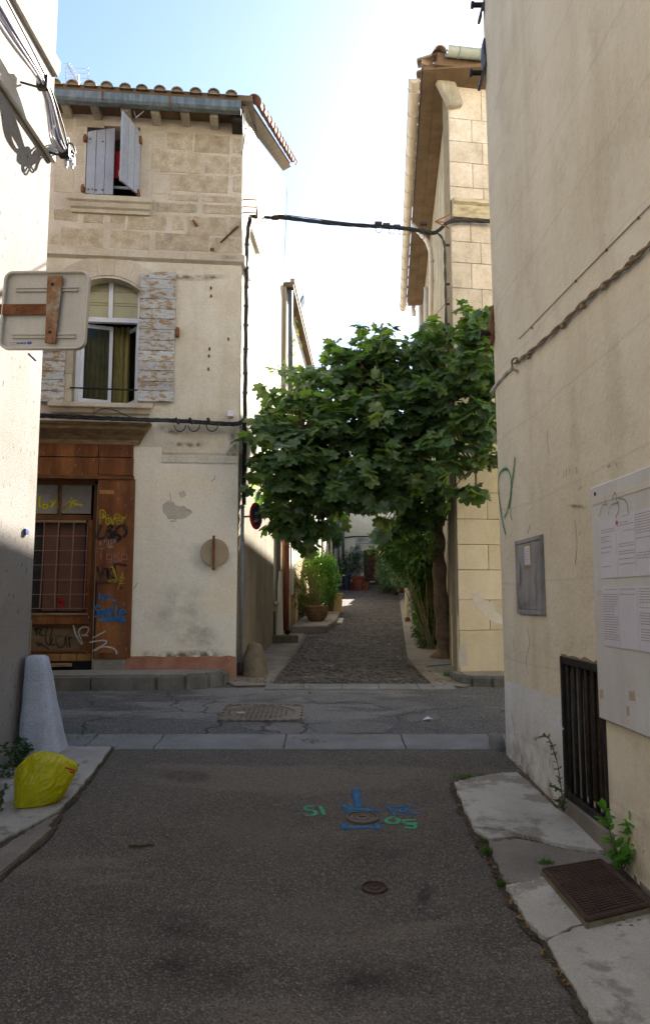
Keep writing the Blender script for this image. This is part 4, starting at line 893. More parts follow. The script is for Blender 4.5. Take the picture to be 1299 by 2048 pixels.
scrawl(FS, PL, [Z([(710,1260),(715,1340)]), Z([(760,1270),(740,1340)]), Z([(700,1300),(780,1290),(820,1265)]), Z([(775,1320),(820,1325)]), Z([(840,1330),(885,1340)])], .022, 's_blue', pil, label='blue spray letters')
scrawl(FS, PL-.001, word_px('Smyle', 190,1211,252,1234)+[Z([(710,1540),(800,1535),(970,1550)]), Z([(790,1490),(795,1560)]), Z([(760,1555),(800,1530),(900,1520),(980,1540)])], .026, 's_blue', pil, label='blue sprayed word Smyle')
scrawl(FS, PL-.004, [Z([(640,1720),(700,1690),(780,1645)]), Z([(610,1765),(700,1750),(780,1750),(760,1790),(680,1830),(640,1860)]), Z([(670,1850),(740,1810),(840,1820),(880,1850),(890,1890)])], .016, 's_white', pil, label='white sprayed zigzag')
scrawl(FS, .043, [Z([(445,1590),(470,1680),(530,1790)]), Z([(540,1780),(500,1660),(540,1610),(600,1620),(580,1680),(530,1690),(600,1700)])], .016, 's_white', shop)
scrawl(FS, .082, [Z([(60,1620),(75,1700)]), Z([(40,1640),(100,1620)]), Z([(120,1620),(100,1680),(150,1700)]), Z([(180,1600),(160,1740),(200,1790),(240,1720)]), Z([(230,1620),(210,1760),(250,1790),(270,1700)]), Z([(340,1700),(280,1720),(290,1810),(350,1800),(370,1700),(380,1820)]), Z([(400,1700),(410,1820)]), Z([(390,1730),(440,1710)]), Z([(60,1770),(130,1790),(200,1840)]), Z([(80,1800),(130,1780)])], .014, 's_black', shop, label='black scrawl Helbar')
scrawl(FS, .0985, word_px('a', 84,1004,99,1017)+word_px('y', 99,998,117,1012)+[Z([(100,270),(95,390)])], .028, 's_yellow', shop, label='yellow spray on the transom')
scrawl(FS, .0985, [Z([(300,310),(290,390)]), Z([(370,380),(420,320),(450,345),(540,360)]), Z([(410,395),(430,340),(470,300)])], .028, 's_yellow', shop)
scrawl(FS, .0992, [Z([(340,320),(420,290),(500,300),(540,390),(420,410)]), Z([(130,270),(200,265)])], .075, 's_lilac', shop)
scrawl(FS, .122-.012, [Z([(320,1320),(330,1410)]), Z([(280,1345),(350,1325)])], .05, 's_red', shop)
m['spear'] = m['wood_pale']
a = FS.px(121,1022,.06); b = FS.px(151,996,.06)
MB(FS).prism([(a[0],a[1]-.01),(b[0],b[1]),(a[0],a[1]+.03)], .07, .075).build('torn_strip', m['wood_pale'], shop)

# ------------------------------------------------------------------ round sign seen from behind, on the stone house
c = FS.px(429,1105,-.09); p = FS.w(c[0], -.07, c[1])
rs = thing('round_sign', 'beige back of a small round sign with a rusty vertical bar on pale render', 'sign', p, R(5.7))
rr = (FS.px(457,1105)[0]-FS.px(401,1105)[0])/2
MB(FS).lathe([(rr-.004,-.006),(rr,0),(rr,.010),(rr-.006,.013)], (c[0],-.075,c[1]), 40, axis=(0,-1,0)).build('disc', m['concrete_brown'] if False else surf('painted sign back',[(.3,(.29,.225,.15)),(.7,(.38,.31,.215))],4,.2,60,bump=.1,rough=.6), rs)
za = FS.px(427,1071,-.1)[1]; zb_ = FS.px(427,1140,-.1)[1]; xx = FS.px(427,1105,-.1)[0]
MB(FS).box(xx-.015, xx+.015, -.115, -.092, zb_, za).build('bar', m['rust'], rs, bevel=.003)
MB(FS).box(xx-.012, xx+.012, -.092, -.02, c[1]-.02, c[1]+.02).build('bracket', m['rust'], rs)

# ------------------------------------------------------------------ no parking sign on the alley side
p = at(513, 1032, 9.95); nrm = Vector((.93, -.37, 0)).normalized()
ns = thing('parking_sign', 'round red rimmed no parking sign with a scribbled blue face under the leaves', 'sign', p)
MB().lathe([(.0,0),(.172,0),(.180,-.004),(.180,-.014),(.0,-.016)], p, 36, axis=nrm).build('rim', m['red_paint'], ns)
MB().lathe([(.0,.004),(.134,.004),(.134,.001)], p, 36, axis=nrm).build('face', m['blue_paint'], ns)
ta = nrm.cross(Vector((0,0,1))).normalized(); tb = Vector((0,0,1))
def on_sign(u, v, o): return p + ta*u + tb*v + nrm*o
mb = MB(); mb.add([on_sign(u, v, .0065) for u, v in ((-.105,.075),(-.075,.105),(.105,-.075),(.075,-.105))], [(0,1,2,3)]); mb.build('slash', m['red_paint'], ns)
for k_, mt in enumerate(('s_white', 's_pink', 's_green')):
    mb = MB(); mb.ribbon(crom([on_sign(random.uniform(-.09,.09), random.uniform(-.09,.09), .008+.001*k_) for _ in range(7)], 5), nrm, .016); mb.build('scribble', m[mt], ns)
MB().tube([p - nrm*.015, p - nrm*.015 + Vector((-.22,.12,0))], .014, 6).build('bracket', m['rust'], ns)

# ------------------------------------------------------------------ pipes and cables of the stone house corner
def T(name, pts, r, mat, label, cat, n=8, sm=5):
    o = MB().tube(crom(pts, sm) if sm else pts, r, n).build(name, m[mat], smooth=True); return tag(o, label, cat)
fa = lambda px, py, off=-.05: (lambda q: FA.w(q[0], off, q[1]))(FA.px(px, py, off))
fs = lambda px, py, off=-.05: (lambda q: FS.w(q[0], off, q[1]))(FS.px(px, py, off))
xk = FA.px(486,900,-.05)[0]
cornerp = lambda py, dx=0.0, off=-.05: FA.w(.10+dx, off, FA.px(488, py, off)[1])
dp = thing('drainpipe', 'thin blue grey pipe standing at the corner of the stone house', 'pipe', FA.w(.05,-.04,.6))
MB().tube([cornerp(1012,-.05), cornerp(1180,-.05), cornerp(1330,-.05)], .024, 10).build('pipe', m['pipe_grey'], dp, smooth=True)
MB().tube([cornerp(1322,-.05), cornerp(1341,-.05)], .033, 10).build('foot', m['iron_black'], dp)
for py_ in (1015, 1190, 1270): MB().tube([cornerp(py_,-.05), cornerp(py_+3,-.05)], .030, 10).build('collar', m['zinc'], dp)
# thick bundle down the corner and over the alley
vb = thing('cable_bundle', 'black cable bundle clipped down the corner of the stone house', 'cable', FA.w(.13,-.05,3.5))
P = [cornerp(y_, .04) for y_ in (1010, 900, 840, 700, 560, 470, 445)]; P[-1] = fa(500,437,-.10); P.append(fa(508,433,-.22))
for k_ in range(3):
    C = crom(P, 8); MB().tube([q + Vector((.016*math.cos(i*.5+k_*2.1), .016*math.sin(i*.5+k_*2.1), 0)) for i, q in enumerate(C)], .016, 7).build('cable', m['cable_black'], vb, smooth=True)
for py_ in (470,520,560,600,640,690,740,780): MB().tube([cornerp(py_,.04), cornerp(py_+4,.04)], .037, 8).build('clip', m['cable_black'], vb)
MB().tube([cornerp(1000,.015), cornerp(850,.01), cornerp(700,.012), cornerp(560,.01)], .010, 6).build('wire', m['iron_black'], vb)
sp = thing('overhead_cable', 'sagging black cable bundle strung over the alley between two houses', 'cable', at(560,436,9.9))
P = [fa(508,433,-.22), at(535,434,9.85), at(570,436,9.85), at(640,444,9.85), at(720,451,9.85), at(780,454,9.8), at(830,460,9.75), at(865,466,9.70), at(880,458,9.70), at(895,445,9.72), at(925,441,9.75), at(985,443,9.80)]
C = crom(P, 8)
for k_ in range(4):
    MB().tube([q + Vector((0, .016*math.cos(i*.45+k_*1.57), .016*math.sin(i*.45+k_*1.57))) for i, q in enumerate(C)], .013 if k_ else .016, 7).build('cable', m['cable_black'], sp, smooth=True)
MB().tube(crom([fa(515,428,-.40), at(545,432,9.85), at(570,430,9.85), at(700,446,9.83), at(780,451,9.78)],6), .006, 5).build('messenger_wire', m['iron_black'], sp)
for px_, py_ in ((757,452),(783,455),(803,457),(842,466)):
    q = at(px_, py_+7, 9.78); MB().tube([q + Vector((.045*math.cos(a_*.6), 0, .045*math.sin(a_*.6))) for a_ in range(11)], .005, 5).build('loop', m['cable_black'], sp)
for px_, py_ in ((550,437),(562,434),(575,436),(756,447),(772,450),(793,453),(846,448)):
    q = at(px_, py_, 9.84); MB().box(q.x-.05, q.x+.05, q.y-.02, q.y+.02, q.z-.02, q.z+.025).build('clamp', m['iron_black'], sp, bevel=.006)
bk = thing('cable_bracket', 'rusty three armed iron bracket holding the cable at the corner', 'bracket', fa(490,430,0))
tip = fa(514,428,-.34)
for px_, py_ in ((484,405),(484,420),(484,432)): MB().tube([cornerp(py_, -.02, 0.0), FA.w(.10, -.18, (cornerp(py_,0,0)).z - .0), tip], .010, 6).build('arm', m['rust'], bk)
MB().tube([tip+Vector((0,0,.05)), tip-Vector((0,0,.05))], .012, 6).build('pin', m['rust'], bk)
tag(MB().tube(crom([fs(484,308,-.02), FA.w(.35,-.03,FA.px(510,316)[1]), fa(533,332,-.03)],5), .012, 6).build('wall_cable', m['zinc']), 'short pale cable looping round the top corner of the stone house', 'cable')
tag(MB().tube([fa(574,378,-.10), fa(572,440,-.14), fa(568,520,-.12)], .006, 5).build('hanging_wire', m['cable_black']), 'thin wire hanging from the red tiled roof edge', 'wire')
# bundle along the facade under the middle window
fb = thing('facade_cables', 'dusty black cable bundle running along the stone house above the shop cornice', 'cable', fs(300,838,-.08))
P = [fs(x_, y_, -.26 if x_ < 305 else -.09) for x_, y_ in ((40,828),(85,831),(140,833),(200,836),(250,838),(300,840),(340,841),(380,843),(420,846),(460,848))] + [fs(478,846,-.10), FA.w(.12,-.07,FA.px(488,846)[1])]
C = crom(P, 6)
for k_ in range(5):
    MB().tube([q + Vector((0, .012*math.cos(i*.35+k_*1.3), .022*math.sin(i*.4+k_*1.3)+random.uniform(-.003,.003))) for i, q in enumerate(C)], .011, 6).build('cable', m['cable_black'], fb, smooth=True)
for px_ in (360,388,424):
    q = fs(px_, 850, -.10); MB().tube([q + Vector((.075*math.cos(math.pi+math.pi*a_/8), 0, .085*math.sin(math.pi+math.pi*a_/8))) for a_ in range(9)], .007, 6).build('loop', m['cable_black'], fb, smooth=True)
    MB().tube([fs(px_-9,836,-.12), fs(px_-2,848,-.12)], .02, 7).build('clamp', m['cable_black'], fb)
MB().tube(crom([fs(189,826,-.12), fs(205,818,-.12), fs(225,819,-.12), fs(250,830,-.12), fs(268,836,-.12)],5), .006, 5).build('loose_wire', m['cable_black'], fb)
MB().tube([fs(187,812,-.14), fs(188,832,-.14)], .006, 5).build('hook', m['rust'], fb)
tag(MB(FS).box(FS.px(455,829)[0], FS.px(467,829)[0], -.09, -.0, FS.px(460,836)[1], FS.px(460,824)[1]).build('junction_box', m['white_paint'], bevel=.005), 'small white junction box beside the facade cables', 'box')
tag(MB(FS).tube([(FS.px(268,222,-.2)[0], -.2, FS.px(268,222,-.2)[1]), (FS.px(272,235,-.2)[0], -.2, FS.px(272,235,-.2)[1])]+[(FS.px(288,222,-.2)[0], -.2, FS.px(288,222,-.2)[1])], .008, 5).build('rag_strip', m['white_paint']), 'white rag strip hanging from the eave of the stone house', 'rag')
# ------------------------------------------------------------------ corner guard stone
p = FA.w(.22, -.20, .56)
mb = MB(Matrix.Translation(p)); 
prof = [(.235,-.10),(.245,.06),(.225,.20),(.19,.32),(.14,.41),(.08,.455),(.0,.47)]
prof = [Vector((prof[i][0], prof[i][1])).lerp(Vector(prof[i+1]), f_) for i in range(len(prof)-1) for f_ in (0, .5)] + [Vector(prof[-1])]
mb.lathe([tuple(q) for q in prof], (0,0,0), 26, sx=.72, sy=1.0)
for i, v in enumerate(mb.v):
    q = v*5; mb.v[i] = v + Vector((noise.noise(q), noise.noise(q+Vector((9,0,0))), noise.noise(q+Vector((0,9,0)))*.5))*.04 + Vector((noise.noise(q*3), noise.noise(q*3+Vector((9,0,0))), 0))*.02
tag(mb.build('guard_stone', m['boulder'], smooth=True), 'rough rounded guard stone at the foot of the stone house corner', 'stone')

# ------------------------------------------------------------------ aerial on the roof
an = thing('tv_antenna', 'pale television aerial rising behind the tiled eave', 'antenna', at(165,200,12.2))
A_ = lambda px, py, d=0: at(px, py, 12.2+d)
MB().tube([A_(158,215), A_(157,150)], .014, 6).build('mast', m['alu'], an)
MB().tube([A_(134,126,-.3), A_(157,168,.25)], .010, 6).build('boom', m['alu'], an)
for i in range(9):
    t_ = i/8; q = A_(134,126,-.3).lerp(A_(157,168,.25), t_); w_ = .05+.02*t_
    MB().tube([q-Vector((w_,0,.01)), q+Vector((w_,0,-.012))], .004, 4).build('element', m['alu'], an)
for py_ in (136,146,156,166):
    a, b = A_(131,py_), A_(177,py_+1); MB().tube([a, b], .005, 4).build('reflector_rod', m['alu'], an)
for px_ in (131,176): MB().tube([A_(px_,134), A_(px_+1,170)], .006, 4).build('reflector_side', m['alu'], an)

# damp, soot and splash marks on the stone house
scrawl(FS, -.0235, [[(285,1240),(360,1225),(420,1235)],[(310,1200),(370,1190),(410,1200)],[(340,1285),(400,1282),(455,1290)],[(300,1262),(380,1258),(440,1268)]], .34, 's_damp', house, 'stain')
scrawl(FS, -.0245, [[(260,1308),(330,1312),(400,1309),(470,1312)]], .12, 's_dirt', house, 'stain')
scrawl(FS, -.0085, [[(462,852),(466,880),(470,912)],[(452,900),(472,912)]], .16, 's_soot', house, 'stain')
scrawl(FS, -.0095, [[(474,930),(473,1000),(474,1060)]], .05, 's_soot', house, 'stain')
scrawl(FS, -.0600, [[(440,514),(460,515),(479,516)]], .09, 's_soot', house, 'stain')
scrawl(FS, -.0085, [[(310,850),(340,862),(380,870)],[(330,885),(380,890),(420,884)]], .10, 's_dirt', house, 'stain')
scrawl(FS, -.0085, [[(320,552),(400,556),(460,552)]], .10, 's_dirt', house, 'stain')
scrawl(FS, -.0545, [[(240,1230),(238,1270),(236,1310)],[(252,1190),(250,1250),(247,1305)]], .06, 's_dirt', house, 'stain')
# ------------------------------------------------------------------ near white rendered house
hl = thing('rendered_house', 'sunlit roughcast white house corner carrying blue and white cables', 'house', (-2.42, 6.24, 0), R(90-1.55))
mb = MB(FL); mb.box(-22, 0, 0, 9, .0, 9.2); mb.build('wall', m['rough_white'], hl)
zt, zb_ = FL.px(116, 95, -.08)[1], FL.px(118, 135, -.08)[1]
pr = [(0, zt+.02), (-.045, zt-.02), (-.045, zb_+.06), (-.035, zb_+.03), (-.03, zb_), (0, zb_)]
n = len(pr); mb = MB(FL); mb.add([(-22, y, z) for y, z in pr]+[(.012, y, z) for y, z in pr], [(i, n+i, n+(i+1)%n, (i+1)%n) for i in range(n)]+[tuple(range(n, 2*n))])
mb.build('cornice', m['cornice_white'], hl)
z2t, z2b = FL.px(116, 272, -.07)[1], FL.px(117, 325, -.07)[1]
MB(FL).box(-22, .012, -.04, 0, z2b, z2t).build('string_course', m['cornice_white'], hl, bevel=.012)
for px_, py_ in ((53,1063),):
    x, z = FL.px(px_, py_, -.01); MB(FL).box(x-.03, x+.03, -.02, 0, z-.022, z+.022).build('number_plate', m['ink_blue'], hl, bevel=.003)
mb = MB(FL); c_ = [FL.px(x_, y_, -.004) for x_, y_ in ((66,1240),(60,1280),(62,1310),(52,1340),(54,1380),(46,1420),(48,1470))]
mb.tube([(min(x,-.004), -.004, z) for x, z in c_], .010, 5).build('crack', m['joint'], hl)
# cables sagging along it
cb = thing('wall_cables', 'bundle of blue and white cables hooked along the white wall', 'cable', FL.w(-.3,-.12,5.3))
base = [FL.w(x_, -.17, z_) for x_, z_ in ((-6, 6.2), (-3, 5.78), (-1.4, 5.72), (-.62, FL.px(42,95,-.15)[1]), (-.33, FL.px(66,195,-.15)[1]), (-.12, FL.px(88,240,-.15)[1]), (.0, FL.px(100,262,-.15)[1]))] + [FL.w(.07, -.12, FL.px(114,268,-.1)[1]), FL.w(.13, .06, FL.px(116,268,-.1)[1]-.02), FL.w(.15, .8, FL.px(116,268,-.1)[1]-.05)]
for k_ in range(16):
    mt = ('cable_white', 'cable_blue', 'cable_white', 'cable_black')[k_ % 4]
    o1, o2 = random.uniform(-.045,.045), random.uniform(-.07,.07); ph = random.uniform(0, 6)
    Q = []
    for i, b in enumerate(base):
        s_ = .6 if i in (3, 5) else 1.15
        Q.append(b + Vector((o1*s_, 0, o2*s_ + .018*math.sin(ph + i*1.9)*s_))*(.6 if i > 6 else 1))
    MB().tube(crom(Q, 7), .0075, 6).build('cable', m[mt], cb, smooth=True)
for i in (3, 5):
    b = base[i]; MB().box(b.x-.05, b.x+.04, b.y-.03, b.y+.03, b.z-.07, b.z+.05).build('hook', m['iron_black'], cb, bevel=.01)
    MB().tube([b+Vector((-.0,0,-.06)), b+Vector((-.17,-.02,-.02))], .009, 6).build('hook_arm', m['iron_black'], cb)
q = base[-3]
MB().tube([q+Vector((-.03,.02,.05))+Vector((.02*math.cos(a_*.7), .045*math.sin(a_*.7), .06*math.cos(a_*.7))) for a_ in range(10)], .009, 6).build('cable_loop', m['cable_white'], cb, smooth=True)

# ------------------------------------------------------------------ road sign on a bracket, seen from behind
D = 4.4
SG = lambda px, py, d=0.0: at(px, py, D+d)
cs = SG(92, 622); rg = thing('road_sign', 'bare aluminium back of a square road sign on a rusty bracket by the white wall', 'sign', cs)
MS = Matrix.Translation(cs) @ Matrix.Rotation(R(2.0), 4, 'Y') @ Matrix.Rotation(R(-6), 4, 'Z')
w_ = (SG(182,622)-SG(3,622)).length/2; h_ = (SG(92,545)-SG(92,701)).length/2
def rrect(w, h, r, k=6):
    P = []
    for cx_, cz_, a0 in ((w-r, h-r, 0), (-w+r, h-r, 90), (-w+r, -h+r, 180), (w-r, -h+r, 270)):
        P += [(cx_+r*math.cos(R(a0+90*i/k)), cz_+r*math.sin(R(a0+90*i/k))) for i in range(k+1)]
    return P
O, I = rrect(w_, h_, .055), rrect(w_-.014, h_-.014, .045); n = len(O)
MB(MS).prism(O, .0, .004).build('plate', m['alu'], rg)
mb = MB(MS); 
L = [[(x, y, z) for x, z in P] for P, y in ((O, .004), (O, -.024), ([(a*.993, b*.993) for a, b in O], -.027), (I, -.024), (I, .0))]
mb.add([q for l in L for q in l], [(k_*n+i, (k_+1)*n+i, (k_+1)*n+(i+1)%n, k_*n+(i+1)%n) for k_ in range(4) for i in range(n)])
mb.build('rim', m['alu_rim'], rg, smooth=True)
def sg_l(px, py): 
    q = MS.inverted() @ SG(px, py); return q.x, q.z
for y_, xa_, xb_ in ((578,30,161),(671,23,156)):
    x0, z0 = sg_l(xa_, y_); x1, _ = sg_l(xb_, y_); 
    mb = MB(MS); mb.box(x0, x1, -.016, .0, z0-.014, z0-.006); mb.box(x0, x1, -.016, .0, z0+.006, z0+.014); mb.box(x0, x1, -.006, -.001, z0-.014, z0+.014)
    mb.build('rail', m['alu'], rg, bevel=.002)
x0, z1 = sg_l(99, 555); x1, z0 = sg_l(121, 690); xb0, _ = sg_l(94, 690)
MB(MS).prism([(x0, z1), (x1, z1), (x1-.014, z0), (xb0, z0)], -.026, -.018).build('upright', m['rust_grey'], rg, bevel=.002)
xa_, za_ = sg_l(103, 611); _, zc = sg_l(103, 632); xw = (MS.inverted() @ Vector((-2.50, D, cs.z))).x
MB(MS).box(xw, xa_, -.0255, -.019, za_, zc).build('arm', m['rust'], rg, bevel=.002)
MB(MS).box(xw-.04, xw+.02, -.08, .05, zc-.06, za_+.06).build('wall_plate', m['rust'], rg, bevel=.003)
for px_, py_ in ((110,573),(105,668)):
    x, z = sg_l(px_, py_); MB(MS).lathe([(0,.007),(.009,.006),(.009,0)], (x,-.026,z), 8, axis=(0,-1,0)).build('bolt', m['iron_black'], rg)
x, z = sg_l(58, 685); MB(MS).lathe([(0,.0016),(.016,.0014),(.016,0)], (x,-.0002,z), 20, axis=(0,-1,0), sx=.5 if False else 1, sy=.55).build('sticker', m['ink_blue'], rg)
mb = MB(MS)
for i in range(7):
    x, z = sg_l(32+i*3, 685); mb.box(x-.003, x+.003, -.0012, -.0004, z-.006, z+.006)
    x, z = sg_l(18+i*2, 683+i%2*4); mb.box(x-.002, x+.002, -.0012, -.0004, z-.002, z+.002)
mb.build('sticker', m['ink_blue'], rg)
MB(MS).tube([(sg_l(50,703)[0], .03, sg_l(50,703)[1]), (sg_l(63,716)[0], .05, sg_l(63,716)[1])], .006, 6).build('cable_end', m['cable_blue'], rg)

# ------------------------------------------------------------------ white wheel guard at its corner
mb = MB()
z0, z1 = .30, 1.12; prof = []
for i in range(13):
    t_ = i/12; prof.append((.205-.115*t_**.8 , z0+(z1-z0)*t_))
prof += [(.072, z1+.012), (.05, z1+.018), (0, z1+.019)]
mb.lathe(prof, (0,0,0), 22)
for i, v in enumerate(mb.v):
    t_ = (v.z-z0)/(z1-z0); h_ = math.hypot(v.x, v.y); k_ = min(1.22, (h_/max(abs(v.x), abs(v.y), 1e-4))**.75) if h_ > 1e-4 else 1
    v = Vector((v.x*k_*.92, v.y*k_*.92, v.z)); mb.v[i] = v + Vector((-2.23-.085*t_, 6.14, 0)) + Vector((noise.noise(v*5), noise.noise(v*5+Vector((5,0,0))), 0))*.012
tag(mb.build('wheel_guard', m['wheel_guard'], smooth=True), 'tapered whitewashed wheel guard stone against the white house corner', 'stone')

# ------------------------------------------------------------------ yellow bin bag
c = Vector((-1.78, 4.90, gz(4.86)+.03)); bag = thing('bin_bag', 'full yellow plastic bin bag with red drawstring slumped beside the wheel guard', 'bag', c)
bm = bmesh.new(); bmesh.ops.create_icosphere(bm, subdivisions=6, radius=1)
tipd = Vector((-.42, -.62, -.62)).normalized(); knot = Vector((.80, .35, .30)).normalized()
for v in bm.verts:
    d = v.co.normalized(); x, y, z = d
    q = Vector((x*.165, y*.155, z*.165))
    if z > 0: q.z *= 1.05
    a = max(0, d.dot(tipd)); q += tipd*(.07*a**5); q -= (q - tipd*q.dot(tipd))*(.35*a**4)
    b = max(0, d.dot(knot)); q += knot*(.06*b**9)
    # long folds running from the lower tip
    ax = tipd; s1 = ax.orthogonal().normalized(); s2 = ax.cross(s1); ang = math.atan2(d.dot(s2), d.dot(s1)); rad_ = math.acos(max(-1, min(1, d.dot(ax))))
    f = 1-abs(math.sin(ang*4.5 + 1.2*noise.noise(d*1.6))); f2 = 1-abs(math.sin(ang*10+rad_*1.5+2*noise.noise(d*2.4)))
    env = math.sin(min(math.pi, rad_*1.15))
    f3 = 1-abs(math.sin(ang*17+rad_*2+3*noise.noise(d*3)))
    q += d*(.006*(f**3-.3)*env + .006*(f2**3-.2)*env + .004*f3**2*env + .012*noise.noise(d*1.6) + .004*noise.noise(d*5) + .0025*noise.noise(d*13))
    v.co = q
zmin = -.135
for v in bm.verts:
    if v.co.z < zmin: v.co.z = zmin + (v.co.z-zmin)*.08
    v.co.z -= zmin
me = bpy.data.meshes.new('bag_body'); bm.to_mesh(me); bm.free()
for p_ in me.polygons: p_.use_smooth = True
me.materials.append(m['bag']); bo = bpy.data.objects.new('bag_body', me); COL.objects.link(bo); bo.parent = bag
K = lambda x, y, z: c + Vector((x, y, z))
def bpx(px, py, dy=0): return at(px, py, 4.90+dy)
MB().tube(crom([bpx(108,1523), bpx(112,1519), bpx(117,1526), bpx(126,1532)],4), .006, 5).build('drawstring', m['red_paint'], bag)
MB().tube(crom([bpx(131,1535,-.05), bpx(141,1538,-.06), bpx(148,1540,-.06), bpx(146,1546,-.06), bpx(140,1542,-.06)],4), .005, 5).build('drawstring', m['red_paint'], bag)
tag(MB().tube([bpx(140,1534,.04), bpx(158,1530,.08)], .006, 5).build('stick', m['rust']), 'short rusty brown stick poking out behind the yellow bag', 'stick')

# ------------------------------------------------------------------ near cream house
hn = thing('cream_house', 'near cream rendered house with rounded corner, notice board and iron grating', 'house', (1.457, 6.24, 0), R(-90+1.69))
gr = FN.rect(1127, 1312, 1210, 1632, 0.0)
gx0, gx1 = gr[0], FN.px(1213, 1500)[0]; gz1 = FN.px(1150, 1318)[1]; gz0 = FN.px(1178, 1628)[1]
mb = MB(FN); wall_grid(mb, .16, 24, -.8, 9.5, [(gx0, gx1, gz0, gz1)], .14)
# rounded far corner
cur = []
for i in range(9):
    a = R(90*i/8); cur.append((.16-.16*math.sin(a), .16-.16*math.cos(a)))
Q = cur; P = [(x, y, -.2) for x, y in Q] + [(x, y, 9.5) for x, y in Q]; nq = len(Q)
NZ = 48
zl = [-.2 + 9.7*k_/NZ for k_ in range(NZ+1)]
for k_, z in enumerate(zl):
    pass
P = []
for z in zl:
    w_ = .007*noise.noise(Vector((3.1, 0, z*2.3))) + .005*noise.noise(Vector((7.7, 0, z*7))) if z > 0 else 0
    for i, (x, y) in enumerate(Q):
        f_ = math.sin(math.pi*i/(nq-1)); P.append((x - w_*f_, y - w_*f_, z))
mb.add(P, [(k_*nq+i+1, k_*nq+i, (k_+1)*nq+i, (k_+1)*nq+i+1) for k_ in range(NZ) for i in range(nq-1)])
x_, y_ = Q[-1]; mb.add([(x_, y_, -.2), (x_, 8, -.2), (x_, 8, 9.5), (x_, y_, 9.5)], [(1,0,3,2)])
mb.add([(0, .16, 9.5), (24, 0, 9.5), (24, 8, 9.5), (0, 8, 9.5)], [(0,1,2,3)]); mb.add([(24,8,-1),(0,8,-1),(0,8,9.5),(24,8,9.5)], [(0,1,2,3)])
BAT = .0055
for i, v in enumerate(mb.v):
    if v.z > 1.3: mb.v[i] = v - Vector((BAT*(v.z-1.24), 0, 0))
nw = mb.build('wall', m['right_wall'], hn)
for p_ in nw.data.polygons:
    pass
for a in ([(1054,1252),(1058,1285),(1052,1320),(1056,1350)], [(1022,1422),(1030,1470),(1040,1500),(1044,1540)], [(1096,860),(1098,905)], [(1150,1040),(1154,1090),(1150,1130)], [(1060,1050),(1056,1068)]):
    L = [FN.px(*q) for q in a]; L = crom([(x, -.0008-BAT*max(0, z-1.24), z) for x, z in L], 5)
    L = [q + Vector((random.uniform(-.004,.004), 0, 0)) for q in L]
    MB(FN).tube(L, .0016, 4).build('crack', m['joint'], hn)
# grating: dark backing, rusty mesh, frame and bars
MB(FN).box(gx0-.02, gx1+.02, .13, .15, gz0-.02, gz1+.02).build('grating_backing', m['net'], hn)
gf = MB(FN); gf.box(gx0, gx0+.03, -.012, .03, gz0, gz1); gf.box(gx1-.03, gx1, -.012, .03, gz0, gz1); gf.box(gx0+.03, gx1-.03, -.010, .028, gz1-.045, gz1); gf.box(gx0+.03, gx1-.03, -.010, .028, gz0, gz0+.04)
gro = gf.build('grating', m['iron_black'], hn, bevel=.003)
for i in range(6):
    x = gx0+.03+(gx1-gx0-.06)*(i+.5)/6
    MB(FN).tube([(x, .01, gz0+.02), (x+random.uniform(-.008,.008), .008, (gz0+gz1)/2), (x, .01, gz1-.02)], .0135, 8).build('bar', m['iron_black'], gro, smooth=True)
MB(FN).tube(crom([(gx0-.005,-.02,.86),(gx0+.02,-.035,.83),(gx0+.045,-.02,.80)],4), .006, 6).build('wire_tie', m['white_paint'], gro)
MB(FN).box(gx0-.03, gx1+.05, -.022, .02, gz0-.16, gz0-.002, .006).build('grating_step', m['concrete_brown'], hn, bevel=.008)
mb = MB(FN); K = 10
tp = [(gx0+(gx1-gx0)*i/K, gz1+.006+random.uniform(0,.022)) for i in range(K+1)]
mb.prism([(gx0, gz1), (gx1, gz1)] + tp[::-1], -.004, .10).build('broken_edge', m['joint'], hn)
# meter box
a, b = FN.px(1027,1077,-.02), FN.px(1076,1083,-.02); c_ = FN.px(1082,1225,-.02); z1_, z0_ = FN.px(1050,1081,-.03)[1], FN.px(1055,1224,-.03)[1]
x0, x1 = FN.px(1029,1150,-.03)[0], FN.px(1079,1150,-.03)[0]
mbx = thing('meter_box', 'grey smeared meter box door set in the cream wall', 'meter box', FN.w((x0+x1)/2, 0, z0_), R(-90+1.69))
fr_ = MB(FN); fr_.box(x0-.018, x0+.014, -.022, 0, z0_-.018, z1_+.018); fr_.box(x1-.014, x1+.018, -.022, 0, z0_-.018, z1_+.018); fr_.box(x0+.014, x1-.014, -.022, 0, z1_-.014, z1_+.018); fr_.box(x0+.014, x1-.014, -.022, 0, z0_-.018, z0_+.014)
fr_.build('frame', m['box_grey'], mbx, bevel=.004)
dro = MB(FN).box(x0+.016, x1-.016, -.018, 0, z0_+.016, z1_-.016).build('door', m['box_grey'], mbx, bevel=.003)
lx0, lx1 = FN.px(1047,1112,-.02)[0], FN.px(1060,1112,-.02)[0]; lz1, lz0 = FN.px(1053,1088,-.02)[1], FN.px(1053,1136,-.02)[1]
MB(FN).box(lx0, lx1, -.0205, -.0182, lz0, lz1).build('sticker', m['label_tan'], dro)
MB(FN).box(lx0+.015, lx1-.012, -.0225, -.0208, lz0+.02, lz1-.015).build('sticker_paper', m['paper'], dro)
mb = MB(FN)
for i in range(9): zz_ = lz1-.035-i*.018; mb.box(lx0+.025, lx1-.022-random.uniform(0,.03), -.0235, -.0228, zz_-.003, zz_)
mb.build('sticker_print', m['ink'], dro, kind='stuff')
scrawl(FN, -.019, [[(1070,1095),(1068,1110),(1073,1130),(1070,1160),(1074,1190),(1076,1215)]], .06, 's_black_haze', dro, 'smear')
